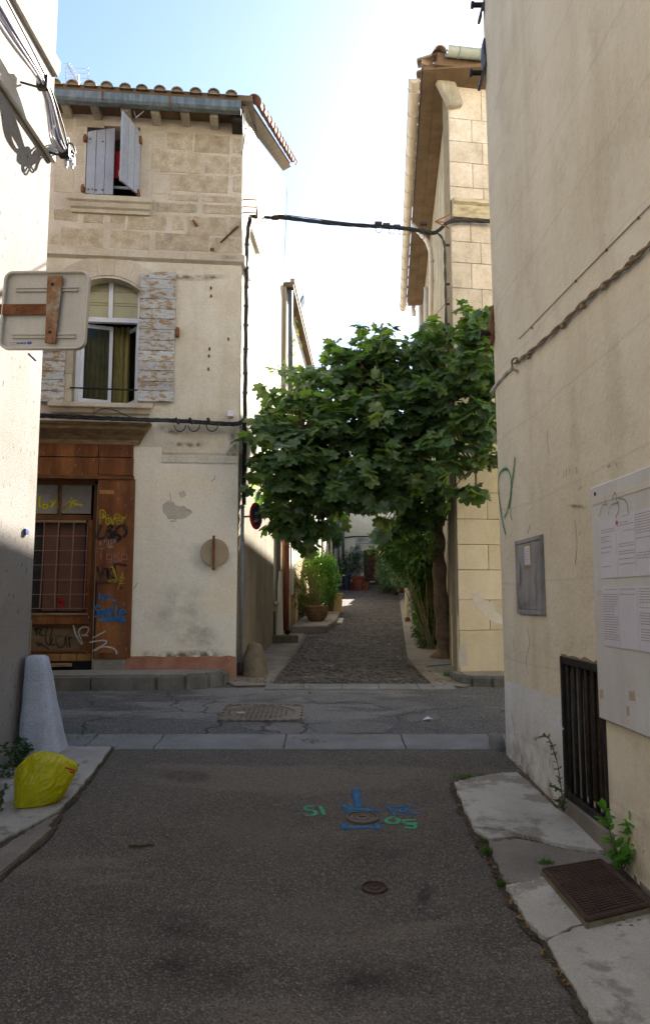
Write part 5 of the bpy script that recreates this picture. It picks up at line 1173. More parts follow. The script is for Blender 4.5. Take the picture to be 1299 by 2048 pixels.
scrawl(FN, -.0195, [[(1036,1190),(1040,1215),(1060,1205)],[(1036,1110),(1040,1150),(1038,1180)]], .06, 's_dirt', dro, 'smear')
# green P and slash
scrawl(FN, -.012, [[(1010,1069),(1004,1045),(998,1005),(995,968),(999,946),(1010,938),(1018,946),(1021,968),(1020,990),(1014,1018),(1007,1036)], [(1029,914),(1026,940),(1022,970),(1019,1000),(1017,1017)]], .030, 's_green', hn, label='green sprayed letter P')
scrawl(FN, -.013, [[(1018,1012),(1020,1030),(1023,1040)]], .014, 's_green', hn)
for st in ([(1126,935),(1126,958)], [(1131,934),(1132,955)], [(1137,934),(1138,954)], [(1143,932),(1143,950)], [(1150,933),(1153,950)], [(1140,882),(1141,902)], [(1131,1011),(1150,1012),(1172,1013)], [(1213,936),(1219,930)], [(1228,924),(1234,934)]):
    scrawl(FN, -.014, [st], .022, 's_dirt', hn, 'scuff')
scrawl(FN, -.0025, [[(1098,1470),(1101,1500),(1096,1540)]], .03, 's_dirt', hn, 'scuff')
# notice board
bx0 = FN.px(1187, 1200, -.03)[0]; bz1 = FN.px(1187, 973, -.03)[1]; bz0 = FN.px(1193, 1434, -.03)[1]; bx1 = bx0 + 1.05
nb_ = thing('notice_board', 'grubby white notice board of plastic covered papers screwed to the cream wall', 'notice board', FN.w(bx0, 0, bz0), R(-90+1.69))
MB(FN).box(bx0, bx1, -.030, -.002, bz0, bz1).build('board', m['board_white'], nb_, bevel=.006)
m['tape'] = flat('clear grubby plastic edge', (.66,.62,.55), .25, var=.04, bump=0, spec=.6)
MB(FN).box(bx0+.045, bx1-.05, -.0335, -.0305, bz1-.10, bz1-.075).build('film_edge', m['tape'], nb_)
MB(FN).box(bx0+.052, bx1-.05, -.0335, -.0305, bz0+.655, bz0+.672).build('film_edge', m['tape'], nb_)
def paper(x0, x1, z0, z1, cols):
    o = MB(FN).box(x0, x1, -.0345, -.0312, z0, z1).build('paper', m['paper'], nb_)
    mb = MB(FN); rnd_ = random.Random(int(x0*1000)+int(z0*977))
    for ca, cb_, za, zb2, dens in cols:
        z = z1 - (z1-z0)*za
        while z > z1 - (z1-z0)*zb2:
            x = x0 + (x1-x0)*ca; xe = x0 + (x1-x0)*cb_ - (rnd_.random()*.06 if rnd_.random() < .4 else 0)
            if rnd_.random() < dens:
                while x < xe:
                    l = rnd_.uniform(.006, .024); mb.box(x, min(x+l, xe+.004), -.0352, -.0348, z-.0042, z); x += l + .005
            z -= .0125
    mb.build('print', m['ink'], o, kind='stuff'); return o
pz1 = FN.px(1200, 1040, -.035)[1]; pz0 = FN.px(1200, 1157, -.035)[1]; qz1 = FN.px(1205, 1174, -.035)[1]; qz0 = FN.px(1208, 1291, -.035)[1]
px0 = FN.px(1199, 1100, -.035)[0]; qx0 = FN.px(1204, 1230, -.035)[0]
pa = paper(px0, px0+.205, pz0, pz1, ((.10,.95,.18,.24,1),(.05,.6,.3,.42,.8),(.05,.7,.48,.58,.8),(.05,.8,.8,.9,.7)))
pb = paper(px0+.210, px0+.42, pz0, pz1, ((.35,.95,.02,.06,1),(.08,.95,.12,.2,1),(.4,.95,.22,.34,.8),(.1,.95,.42,.80,.8)))
pc = paper(px0+.425, px0+.64, pz0, pz1, ((.05,.95,.05,.45,.9),(.05,.9,.6,.75,.8)))
pd = paper(qx0, qx0+.205, qz0, qz1, ((.15,.9,.04,.08,1),(.05,.95,.12,.42,.95),(.05,.95,.46,.9,.9)))
pe = paper(qx0+.21, qx0+.415, qz0, qz1, ((.1,.9,.04,.16,.9),))
pf = paper(qx0+.42, qx0+.63, qz0, qz1, ((.1,.95,.04,.85,.85),))
x = px0+.225; MB(FN).lathe([(0,.0012),(.012,.001),(.012,0)], (x,-.0346,pz1-.035), 14, axis=(0,-1,0)).build('emblem', m['ink_red'], pb)
scrawl(FN, -.0362, [[(1197,1033),(1203,1012),(1212,1008)],[(1215,1030),(1219,1012),(1236,1004)],[(1222,1000),(1228,985),(1232,1000),(1236,1018),(1230,1036)],[(1234,996),(1250,1002),(1256,1028)],[(1207,990),(1212,1012)]], .009, 's_grey', nb_, 'scrawl')
x, z = FN.px(1189, 988, -.03); MB(FN).lathe([(0,.004),(.011,.003),(.011,0)], (x,-.030,z), 10, axis=(0,-1,0)).build('screw', m['iron_black'], nb_)
for px_, py_, w2, h2 in ((1202,1388,.05,.05),(1263,1392,.07,.05),(1255,1422,.03,.05)):
    x, z = FN.px(px_, py_, -.03); MB(FN).prism([(x-w2/2,z-h2/2),(x+w2/2,z-h2/2+.006),(x+w2/2-.006,z+h2/2),(x-w2/2,z+h2/2-.004)], -.0312, -.0304).build('glue_mark', m['label_glue'] if 'label_glue' in m else surf('old glue',[(.3,(.40,.34,.25)),(.7,(.48,.42,.32))],9,.2,60,bump=0), nb_)
# rope like cable, thin wire with screws, tie irons
cn = lambda px, py, off=-.02: (lambda q: FN.w(q[0], off-BAT*max(0, q[1]-1.24), q[1]))(FN.px(px, py, off))
rp = thing('twisted_cable', 'twisted cable painted over with the cream wall and pinned to it', 'cable', cn(1100,660))
C = crom([cn(1030,727), cn(1060,706), cn(1120,652), cn(1180,596), cn(1240,546), cn(1299,491), cn(1420,380), cn(1560,250)], 14)
for k_ in range(2):
    MB().tube([q + Vector((.006*math.cos(i*.55+k_*math.pi), 0, .0075*math.sin(i*.55+k_*math.pi)))+Vector((0,0,.004*math.sin(i*.17))) for i, q in enumerate(C)], .008, 7).build('strand', m['cable_tan'], rp, smooth=True)
for px_, py_ in ((1058,712),(1128,650),(1168,610),(1210,570),(1268,518)):
    q = cn(px_, py_); MB().box(q.x-.012, q.x+.012, q.y-.016, q.y+.016, q.z-.022, q.z+.014).build('pin', m['cable_tan'], rp, bevel=.004)
MB().tube(crom([cn(1042,722,-.03), cn(1034,716,-.035), cn(1026,722,-.03), cn(1028,738,-.02), cn(1036,742,-.015)],4), .008, 6).build('end_loop', m['cable_tan'], rp, smooth=True)
MB().tube([cn(1028,735,-.005), cn(1005,757,-.005), cn(984,785,-.005)], .017, 7).build('mortared_end', m['right_wall'], rp, smooth=True)
tw_ = thing('thin_wire', 'thin wire stapled in a slanting line above the twisted cable', 'wire', cn(1150,570))
MB().tube([cn(1040,678,-.006), cn(1150,565,-.006), cn(1299,415,-.006), cn(1420,300,-.006)], .0028, 5).build('wire', m['cable_tan'], tw_)
for px_, py_ in ((1066,656),(1154,562),(1280,436),(1216,500)):
    q = cn(px_, py_, -.008); MB().box(q.x-.005, q.x+.005, q.y-.006, q.y+.006, q.z-.008, q.z+.008).build('screw', m['rust'], tw_, bevel=.003)
def tie(name, pts, wid, mat, lab, bolt, D_=6.10, X=None):
    """an S shaped iron tie plate standing off the wall corner, with its bolt"""
    mid_ = at(*pts[len(pts)//2], D_); o = thing(name, lab, 'wall tie', mid_)
    P = [at(px, py, D_) for px, py in pts]
    L = crom(P, 5); n_ = len(L); mb = MB(); V = []; F = []
    for i, q in enumerate(L):
        w2 = wid * (.55 + .45*math.sin(math.pi*(i+.5)/n_))
        V += [q+Vector((-.012,-w2,0)), q+Vector((.012,-w2,0)), q+Vector((.012,w2,0)), q+Vector((-.012,w2,0))]
    F = [(4*i+k_, 4*i+(k_+1)%4, 4*i+4+(k_+1)%4, 4*i+4+k_) for i in range(n_-1) for k_ in range(4)] + [(3,2,1,0), tuple(range(4*n_-4, 4*n_))]
    mb.add(V, F).build('plate', m[mat], o, bevel=.003)
    b = at(*bolt, D_); MB().lathe([(.022,-.06),(.022,.03)], b, 8, axis=(-1,0,0)).build('bolt', m['iron_black'], o)
    MB().lathe([(.032,.0),(.032,.022)], b+Vector((-.03,0,0)), 6, axis=(-1,0,0)).build('nut', m['iron_black'], o)
m['tie_dark'] = flat('dark painted iron', (.045,.045,.06), .6, var=.3)
tie('wall_tie', [(967,82),(966,110),(969,132),(963,152),(958,176)], .07, 'tie_dark', 'dark iron wall tie at the corner below the topmost tie', (950,146))
tie('wall_tie', [(976,-20),(970,5),(962,22),(958,42)], .07, 'tie_dark', 'dark iron wall tie topmost on the cream corner', (953,10))
tie('wall_tie', [(985,612),(983,640),(979,660),(984,676),(981,690)], .05, 'tie_red' if 'tie_red' in m else 'rust', 'rust red iron wall tie at the cream corner above the fig leaves', (971,666))
for o_ in (bpy.data.objects['wall_tie'], bpy.data.objects['wall_tie.001'], bpy.data.objects['wall_tie.002']): o_['group'] = 'iron ties on the cream corner'
# corner kerb boulder
mb = MB(Matrix.Translation((1.405, 6.33, .40))); mb.lathe([(.09,-.10),(.085,.04),(.06,.075),(.02,.085),(0,.085)], n=8, sy=1.5, sx=.8)
for i, v in enumerate(mb.v): mb.v[i] = v + Vector((noise.noise(v*7), noise.noise(v*7+Vector((3,0,0))), noise.noise(v*7+Vector((0,3,0)))))*.02
tag(mb.build('corner_stone', m['kerb'], smooth=True), 'small grey stone at the foot of the cream house corner', 'stone')
# ------------------------------------------------------------------ house across the alley (cream below, ashlar above)
he = thing('corner_house', 'cream block house with pale gutters, brown eave and fig tree against its corner', 'house', (1.725, 9.80, 0), R(8.5))
EZ = 8.72; LEN = 8.0
MB(FR).box(.012, 7, .012, .3, .3, EZ+.10).build('front_wall', m['joint'], he)
mb = MB(FRA); mb.add([(-LEN, 0, .3), (-.01, 0, .3), (-.01, 0, EZ+.2), (-LEN, 0, EZ+.2)], [(0,1,2,3)]); mb.add([(-LEN, 0, .3), (-LEN, 6, .3), (-LEN, 6, EZ+.2), (-LEN, 0, EZ+.2)], [(3,2,1,0)])
mb.add([(-LEN, 6, .3), (0, 6, .3), (0, 6, EZ+.2), (-LEN, 6, EZ+.2)], [(0,1,2,3)])
mb.build('alley_wall', m['grey_wall'], he)
rows = [236,239,284,326,375,408]
def zpx(y): return FR.px(935, y, -.01)[1]
zs = [zpx(y) for y in (1345,1261,1200,1140,1089,1038,985,932,880,828,776,726,676,628,577,526,484,440)]
def block(x0, x1, z0, z1, mat, pr=.0):
    MB(FR).box(x0+.0025, x1-.0025, -.008-pr, .02, z0+.003, z1-.003, .0012).build('stone_block', m[mat], he, bevel=.005)
for i in range(len(zs)-1):
    mat = 'cream_block' if i < 10 else 'upper_block'
    xs = [0.0] + ([.42, 1.2] if i % 2 else [.28, .95] if i > 4 else [1.1]) + [2.2, 3.4, 4.6]
    for a, b in zip(xs[:-1], xs[1:]): block(a, b, zs[i], zs[i+1], mat, random.uniform(0, .003))
zc0, zc1 = zpx(437), zpx(404)
pr = [(0, zc1+.03), (-.11, zc1), (-.11, zc1-.05), (-.07, zc1-.08), (-.04, zc0), (0, zc0)]; n = len(pr)
mb = MB(FR); mb.add([(.02, y, z) for y, z in pr]+[(5, y, z) for y, z in pr], [(i, n+i, n+(i+1)%n, (i+1)%n) for i in range(n)]+[tuple(range(n-1,-1,-1))])
m['cornice_moss'] = surf('moss stained cornice', [(0.3, (.20,.17,.09)), (0.5, (.40,.35,.25)), (0.8, (.52,.46,.35))], 5, .3, 60, bump=.5, zstretch=4)
mb.build('cornice', m['cornice_moss'], he)
zs = [zc1+.005] + [zpx(y) for y in (375,326,284,239)] + [EZ+.15]
for i in range(len(zs)-1):
    xs = [0.0] + ([.33, 1.0] if i % 2 else [.48, 1.3]) + [2.2, 3.4, 4.6]
    for a, b in zip(xs[:-1], xs[1:]): block(a, b, zs[i], zs[i+1], 'upper_block', random.uniform(0,.003))
blob(FR, [(948,1186),(958,1182),(962,1196),(985,1208),(988,1220),(1002,1232),(1006,1250),(990,1248),(970,1232),(955,1220),(944,1200)], -.0125, .004, 'plaster_white', 'bare_plaster', he)
blob(FR, [(921,1285),(931,1288),(934,1332),(918,1336),(916,1310)], -.011, .003, 'scar', 'bare_plaster', he)
MB(FRA).box(-1.2, -.02, -.02, .0, FRA.px(905,1230)[1], 3.6).build('alley_pilaster', m['grey_wall'], he, bevel=.01)
MB(FRA).box(-1.0, .005, -.016, .0, .4, FRA.px(905,1228)[1]).build('alley_foot', m['cream_block'], he, bevel=.01)
# roof: soffits, slab, tiles
mb = MB()
c_al0 = FRA.w(.40, -.34, EZ+.02); c_al1 = FRA.w(-LEN, -.34, EZ+.02)
rf = MB(FRA).box(-LEN, .36, -.36, 3.2, EZ+.02, EZ+.07).build('eave_soffit', m['soffit'], he)
MB(FR).box(-.30, 7, -.36, 0.4, EZ+.05, EZ+.09).build('eave_soffit', m['soffit'], he)
for k_ in range(2):
    MB(FRA).box(-LEN+.05, .34, -.355+k_*.17, -.19+k_*.17, EZ+.012, EZ+.019).build('soffit_board', m['soffit'], he, bevel=.002)
mb = MB(FRA); mb.add([(-LEN, -.38, EZ+.09), (.40, -.38, EZ+.09), (-3.2, 3, EZ+1.15), (-LEN, 3, EZ+1.15), (-LEN, -.38, EZ+.16), (.40, -.38, EZ+.16), (-3.2, 3, EZ+1.22), (-LEN, 3, EZ+1.22)], [(0,3,2,1),(4,5,6,7),(0,1,5,4),(1,2,6,5),(2,3,7,6),(3,0,4,7)])
rof = mb.build('roof', m['tile'], he)
for i in range(16):
    for M_, x in ((FRA, .28-i*.25),):
        o = bpy.data.objects.new('roof_tile', TM); COL.objects.link(o); o.parent = rof
        o.matrix_basis = he.matrix_basis.inverted() @ M_.M @ Matrix.Translation((x, -.42, EZ+.17)) @ Matrix.Rotation(.3, 4, 'X')
MB(FR).box(-.26, 7, -.36, -.28, EZ+.085, EZ+.23).build('eave_board', m['soffit'], he)
for i in range(8):
    o = bpy.data.objects.new('roof_tile', TM); COL.objects.link(o); o.parent = rof
    o.matrix_basis = he.matrix_basis.inverted() @ FR.M @ Matrix.Translation((-.24+i*.25, -.44, EZ+.20)) @ Matrix.Rotation(.3, 4, 'X')
# stone corbel under the corner
q = [FR.px(*p_, -.06) for p_ in ((868,158),(908,168),(925,212),(897,216))]
MB(FR).prism(q, -.12, .0).build('corbel', m['grey_wall'], he, bevel=.02)
# half round gutters with rings
def gutter(fr, x0, x1, y, z, r, mat, nrings, nm):
    mb = MB(fr); n_ = 12; P = []
    xs = [x0, x1]
    for x in xs:
        for rr_ in (r, r-.006):
            for i in range(n_+1): a = math.pi + math.pi*i/n_; P.append((x, y+rr_*math.cos(a), z+rr_*math.sin(a)))
    k_ = n_+1
    F = [(i, i+1, 2*k_+i+1, 2*k_+i) for i in range(n_)] + [(k_+i+1, k_+i, 3*k_+i, 3*k_+i+1) for i in range(n_)] + [(0, 2*k_, 3*k_, k_), (n_, k_+n_, 3*k_+n_, 2*k_+n_)] + [(i, k_+i, k_+i+1, i+1) for i in range(n_)] + [(2*k_+i+1, 3*k_+i+1, 3*k_+i, 2*k_+i) for i in range(n_)]
    g = mb.add(P, F).build(nm, m[mat], he, smooth=False)
    mb = MB(fr); mb.add([(x1, y+(r)*math.cos(math.pi+math.pi*i/n_), z+r*math.sin(math.pi+math.pi*i/n_)) for i in range(n_+1)], [tuple(range(n_+1))]); mb.build('gutter_end', m[mat], g)
    for j in range(nrings):
        x = x0+(x1-x0)*(j+.6)/nrings; L = [(x, y+(r+.006)*math.cos(math.pi*.96+math.pi*1.08*i/n_), z+(r+.006)*math.sin(math.pi*.96+math.pi*1.08*i/n_)) for i in range(n_+1)]
        MB(fr).tube(L, .008, 6).build('gutter_ring', m[mat], g, smooth=True)
    MB(fr).tube([(x0, y-r, z), (x1, y-r, z)], .008, 6).build('gutter_bead', m[mat], g)
    return g
gutter(FRA, -LEN-.25, .16, -.47, EZ+.05, .075, 'gutter_pale', 16, 'alley_gutter')
gutter(FR, -.16, 6, -.46, EZ+.20, .085, 'gutter_green', 22, 'front_gutter')
# downpipes
dpp = thing('drainpipe', 'pale drainpipe bending from the brown eave down the alley wall', 'pipe', at(862,600,11.5))
P = [at(826,450,12.6), at(836,463,12.4), at(853,482,11.9), at(860,500,11.7), at(862,540,11.65), at(861,620,11.65), at(860,720,11.65), at(858,900,11.65)]
MB().tube(P, .038, 10).build('pipe', m['gutter_pale'], dpp, smooth=True)
for y_ in (520, 560): MB().tube([at(862,y_,11.66), at(862,y_+4,11.66)], .047, 10).build('collar', m['gutter_pale'], dpp)
dq = thing('drainpipe', 'farther pale drainpipe under the end of the brown eave', 'pipe', at(841,640,16.6))
MB().tube([at(826,612,17.7), at(827,632,17.7)], .05, 10).build('outlet', m['gutter_pale'], dq, smooth=True)
MB().tube([at(841,612,16.9), at(841,740,16.9)], .05, 10).build('pipe', m['gutter_pale'], dq, smooth=True)
MB().tube([at(851,575,15.0), at(851,740,15.0)], .045, 10).build('pipe', m['white_side'], dq, smooth=True)
rc = thing('dropping_cable', 'black cable dropping down the cream house corner from the overhead bundle', 'cable', at(890,560,9.75))
C = crom([at(870,464,9.7), at(882,474,9.66), at(888,492,9.66), at(889,530,9.66), at(890,570,9.66), at(891,620,9.66), at(891,700,9.66)], 6)
for k_ in range(2): MB().tube([q + Vector((.010*math.cos(i*.6+k_*3.1), 0, 0)) for i, q in enumerate(C)], .011, 6).build('cable', m['cable_black'], rc, smooth=True)
for y_ in (490, 568, 608, 648): q = at(894, y_, 9.66); MB().box(q.x-.03, q.x+.03, q.y-.01, q.y+.02, q.z-.012, q.z+.012).build('clip', m['iron_black'], rc)
MB().tube(crom([at(897,596,9.6), at(886,612,9.6), at(868,632,10.2), at(848,655,11)],4), .004, 5).build('wire', m['iron_black'], rc)
bk2 = thing('cable_bracket', 'rusty forked iron bracket beside the cornice of the cream house', 'bracket', at(880,445,9.8))
for py0, px1, py1 in ((437,897,430),(445,897,445),(449,896,456)): MB().tube([at(870,443,9.4), at(px1,py1,9.78)], .009, 6).build('arm', m['rust'], bk2)
# lower house behind it
hb = thing('low_house', 'low white house further along the alley behind the fig tree', 'house', FRA.w(-LEN-2,0,1), R(8.5))
mb = MB(FRA); mb.box(-19, -LEN-.02, .02, 5, .9, 7.9); mb.build('wall', m['plaster_white'], hb)
MB(FRA).box(-19, -LEN-.02, -.12, 5, 7.9, 8.02).build('roof', m['tile_red'], hb)
hb2 = thing('low_house', 'lowest pale house near the end of the alley behind grey bushes', 'house', FRA.w(-24,0,1.5), R(8.5))
MB(FRA).box(-27.5, -19.02, .02, 5, .9, 5.4).build('wall', m['plaster_white'], hb2); MB(FRA).box(-27.6, -19.02, -.12, 5, 5.4, 5.52).build('roof', m['tile_red'], hb2)
# ------------------------------------------------------------------ ochre cottage beyond the white alley wall
hy = thing('ochre_house', 'ochre alley house with weedy eave and pale shutters behind the red downpipe', 'house', FA.w(7, 0, 1), R(90-3.26))
zE = FA.px(567,562)[1]
MB(FA).box(D1+.02, D1+6.4, -.04, 4, .6, zE-.12).build('wall', m['yellow_wall'], hy)
zU = FA.px(590, 800, -.16)[1]
MB(FA).box(D1+.025, D1+6.3, -.055, -.035, 3.7, zE-.13).build('upper_plaster', m['white_side'], hy)
MB(FA).box(D1+.03, D1+6.5, -.20, 4, zE-.12, zE-.02).build('eave', m['soffit'], hy)
MB(FA).box(D1+.03, D1+6.5, -.22, -.14, zE-.02, zE+.05).build('eave_tiles', m['tile'], hy)
for xa_, xb_ in ((D1+1.0, D1+1.5), (D1+1.52, D1+1.95)):
    o = MB(FA).box(xa_, xb_, -.08, -.045, 1.65, 3.3).build('shutter', m['plaster_white'], hy, bevel=.008)
    for i in range(3): MB(FA).box(xa_+.02+i*.15, xa_+.145+i*.15, -.095, -.080, 1.68, 3.27).build('board', m['plaster_white'], o)
MB(FA).box(D1+.7, D1+.95, -.07, -.04, 1.0, 3.6).build('door_jamb', m['plaster_white'], hy); MB(FA).box(D1+2.2, D1+2.5, -.07, -.04, 1.0, 3.6).build('door_jamb', m['cream_wall'], hy)
q = at(598, 625, 20.0); 
mb = MB(Matrix.Translation(q) @ Matrix.Rotation(R(25), 4, 'Y')); mb.box(-.08, -.03, -.25, .25, -.35, .40); hatch = mb.build('roof_hatch', m['zinc'], hy)
mb = MB(Matrix.Translation(q+Vector((-.08,0,-.1))) @ Matrix.Rotation(R(8), 4, 'Y')); mb.box(-.08, .02, -.22, .2, -.55, .35); mb.build('hatch_cheek', m['plaster_white'], hy)
rd = thing('downpipe', 'oxide red downpipe standing between the white alley wall and the ochre house', 'pipe', FA.w(D1-.15,-.12,.9))
pz = lambda y_: FA.px(570, y_, -.12)[1]
MB(FA).tube([(D1-.12,-.11,pz(1262)),(D1-.12,-.11,pz(1180)),(D1-.12,-.11,pz(1050)),(D1-.10,-.11,pz(900))], .055, 10).build('pipe', m['pipe_red'], rd, smooth=True)
MB(FA).tube([(D1-.12,-.11,pz(1262)),(D1-.10,-.16,pz(1268))], .06, 10).build('shoe', m['iron_black'], rd)
for y_ in (1090,1180): MB(FA).tube([(D1-.12,-.11,pz(y_)),(D1-.12,-.11,pz(y_+3))], .064, 10).build('collar', m['pipe_red'], rd)
up_ = thing('downpipe', 'pale upper downpipe beneath the weedy eave of the ochre house', 'pipe', FA.w(D1+.1,-.22,6))
MB(FA).tube([(D1+.15,-.13,zE-.15),(D1+.15,-.13,pz(760))], .05, 10).build('pipe', m['zinc'], up_, smooth=True)
# bare swelling of old render at the end of the white wall
mb = MB(FA)
zz = [.62,.9,1.2,1.5,1.9,2.1]
P = []
for i, z in enumerate(zz):
    for k_ in range(7): a = math.pi*k_/6; P.append((D1-.75+.20*i*.5-.22*math.cos(a), -(.13-.018*i)*math.sin(a), z))
mb.add(P, [(7*i+k_, 7*i+k_+1, 7*i+7+k_+1, 7*i+7+k_) for i in range(len(zz)-1) for k_ in range(6)])
mb.build('wall_buttress', m['white_side'], house, smooth=True)
MB(FA).box(D1-1.3, D1-1.05, -.012, .0, .66, 1.35).build('foot_hole', m['black'], house)
# third house of the alley, and the one that closes it
h3 = thing('terrace_house', 'dim alley house overgrown with ivy beyond the ochre house', 'house', FA.w(14,0,1.2), R(90-3.26))
MB(FA).box(D1+6.5, 26.2, -.10, 4, .6, 6.3).build('wall', m['plaster_white'], h3)
for x0, x1, z0, z1 in ((D1+11,D1+12,1.9,3.6),(D1+15.5,D1+16.4,2.0,4.0),(D1+19,D1+20,2.2,4.2)):
    MB(FA).box(x0, x1, -.14, -.10, z0, z1).build('door', m['wood_dark'], h3); MB(FA).box(x0-.1, x1+.1, -.16, -.10, z1, z1+.12).build('lintel', m['concrete'], h3)
FF = Fr(-3, 36.6, 0)
hf = thing('far_house', 'cream house closing the alley with a dark red brown door', 'house', (2, 36.6, gz(36.6)))
dx0, dx1, dz0, dz1 = FF.rect(727, 1100, 763, 1172, 0)
fbx = FF.rect(659, 1100, 676, 1180)
mb = MB(FF); wall_grid(mb, -3, 12, 1.5, 9.5, [(dx0, dx1, dz0, dz1)], .3); mb.build('wall', m['cream_wall'], hf)
MB(FF).box(-3, 12, .35, 5, 1.5, 9.5).build('rear_wall', m['cream_wall'], hf)
sxa = FF.px(718,1100)[0]; 
def ffb(n_, x0, y0, x1, y1, l0, l1, mat, par=hf, b=0): a = FF.rect(x0, y0, x1, y1, l0); return MB(FF).box(a[0], a[1], l0, l1, a[2], a[3]).build(n_, m[mat], par, bevel=b)
ffb('lintel', 710, 1076, 772, 1087, -.06, -.002, 'concrete', b=.01); ffb('door_jamb', 711, 1087, 720, 1172, -.05, -.002, 'concrete'); ffb('door_jamb', 764, 1087, 771, 1174, -.05, -.002, 'concrete')
fd = ffb('door', 727, 1100, 763, 1172, .12, .18, 'door_brown'); ffb('transom', 727, 1088, 763, 1099, .1, .12, 'black', hf)
for r_ in range(6):
    for c_ in range(3): ffb('door_panel', 734+c_*7.5, 1104+r_*10, 740+c_*7.5, 1111+r_*10, .09, .12, 'wood_dark', fd, .01)
ffb('letter_plate', 739, 1162, 749, 1164.5, .08, .12, 'alu', fd); ffb('threshold', 722, 1172, 768, 1177, -.3, .1, 'concrete', hf)
ffb('grey_strip', 640, 1060, 676, 1185, -.03, -.002, 'plaster_white', hf)
ffb('dark_window', 650, 1093, 664, 1116, -.05, -.03, 'glass_dark', hf)
ffb('door', 664, 1130, 676, 1180, -.05, -.03, 'wood_grey', hf)
for x_, a, b, w2, nm in ((677, 1030, 1182, .05, 'slim'), (686, 1040, 1120, .06, 'short')):
    t_ = FF.px(x_, a, -.1); u_ = FF.px(x_, b, -.1)
    tag(MB(FF).tube([(t_[0],-.1,t_[1]+1),(u_[0],-.1,u_[1])], w2, 8).build('drainpipe', m['pipe_grey'], smooth=True), ('tall blue grey drainpipe on the far cream house' if nm == 'slim' else 'shorter blue grey drainpipe ending above the oleander on the far house'), 'pipe')
q = [FF.px(x_, y_, -.05) for x_, y_ in ((676,1078),(690,1075),(705,1073),(730,1073),(770,1072))]
tag(MB(FF).tube([(x, -.05, z) for x, z in q], .03, 6).build('facade_cable', m['cable_black']), 'dark cable across the far house above its door', 'cable')
# ------------------------------------------------------------------ things in the road
def disc_cover(name, px, py, wpx, label, cat, rings, mat):
    c = gnd(px, py, .004); r = wpx/FPX*c.y/2*1.02; q = Vector((0, -SL, 1)).normalized()
    o = thing(name, label, cat, c)
    MB().lathe([(r, -.03), (r, .008), (r*.88, .010), (r*.86, .002), (r*.80, .0)], c, 28, axis=q).build('rim', m[mat], o, bevel=0)
    MB().lathe([(r*.79, -.02), (r*.79, .004), (r*.62, .006), (r*.56, .001), (r*.45, .001), (r*.40, .007), (r*.2, .009), (0, .009)], c, 28, axis=q).build('lid', m[mat], o)
    MB(Matrix.Translation(c)).box(-r*.22, r*.22, -r*.05, r*.05, .0, .012).build('slot', m['iron_black'], o); return o
disc_cover('valve_cover', 724, 1636, 62, 'round iron valve cover ringed by blue and green paint', 'valve cover', 2, 'manhole')
disc_cover('valve_cover', 748, 1776, 48, 'small plain rusty valve cover on bare asphalt', 'valve cover', 2, 'lid')
# square manhole frame with round lid, in the cross street
ca, cb_, cc, cd = [Vector((*G(*q), 0)) for q in ((437,1445),(612,1445),(604,1411),(444,1413))]
mc = (ca+cb_+cc+cd)/4; mc.z = gz(mc.y)+.006
mh = thing('manhole', 'worn square cast iron manhole frame with a round patterned lid', 'manhole', mc)
hw = (cb_-ca).length/2*.98; hd = (cd-ca).length/2
ux = Vector((1,0,0)); uy = Vector((0,1,SL)); uz = Vector((0,-SL,1)).normalized()
MH = Matrix(((1,0,0,mc.x),(0,1,uz.y,mc.y),(0,SL,uz.z,mc.z),(0,0,0,1)))
rl = min(hw, hd)*.88
sqx = hw/rl*.88; sqy = hd/rl*.88
ring = [(rl*1.0*math.cos(2*math.pi*i/40), rl*math.sin(2*math.pi*i/40)) for i in range(40)]
mb = MB(MH); sq = []
for x, y in ring:
    k_ = max(abs(x)/hw, abs(y)/hd); sq.append((x/k_, y/k_))
mb.add([(x, y, .010) for x, y in sq]+[(x*1.02, y*1.02, .010) for x, y in ring]+[(x*1.02, y*1.02, -.02) for x, y in ring]+[(x, y, -.03) for x, y in sq], [(i, (i+1)%40, 40+(i+1)%40, 40+i) for i in range(40)]+[(40+i, 40+(i+1)%40, 80+(i+1)%40, 80+i) for i in range(40)]+[(120+i, 120+(i+1)%40, (i+1)%40, i) for i in range(40)])
fo = mb.build('frame', m['manhole'], mh)
def lug(x0, x1, y0, y1, par, mat='manhole', z=.014): return MB(MH).box(x0, x1, y0, y1, .002, z).build('tread_lug', m[mat], par, bevel=.002)
for s_ in (-1, 1):
    for i in range(9): lug(hw*(-.95+.21*i), hw*(-.82+.21*i), s_*hd*.965-.008, s_*hd*.965+.008, fo, z=.017)
    for i in range(5): lug(s_*hw*.965-.012, s_*hw*.965+.012, hd*(-.8+.36*i), hd*(-.62+.36*i), fo, z=.017)
for sx in (-1, 1):
    for sy in (-1, 1):
        for i in range(3): lug(sx*hw*(.90-.09*i)-.02, sx*hw*(.90-.09*i)+.02, sy*hd*.86-.012, sy*hd*.86+.012, fo, z=.016)
mb = MB(MH); mb.lathe([(rl*.99,-.02),(rl*.99,.008),(rl*.93,.008),(rl*.92,.003),(0,.003)], n=40); lo = mb.build('lid', m['manhole'], mh)
k_ = 0
for i in range(-8, 9):
    for j in range(-8, 9):
        x, y = i*.047, j*.047
        if x*x+y*y < (rl*.84)**2 and not (x < -rl*.55 and abs(y) < .05):
            w_, d_ = (.018, .007) if (i+j) % 2 else (.007, .018); lug(x-w_, x+w_, y-d_, y+d_, lo, z=.009)
MB(MH).lathe([(.045,.0),(.045,.006),(.03,.004),(0,.004)], (-rl*.66,0,.003), 16).build('key_hole', m['box_grey'], lo)
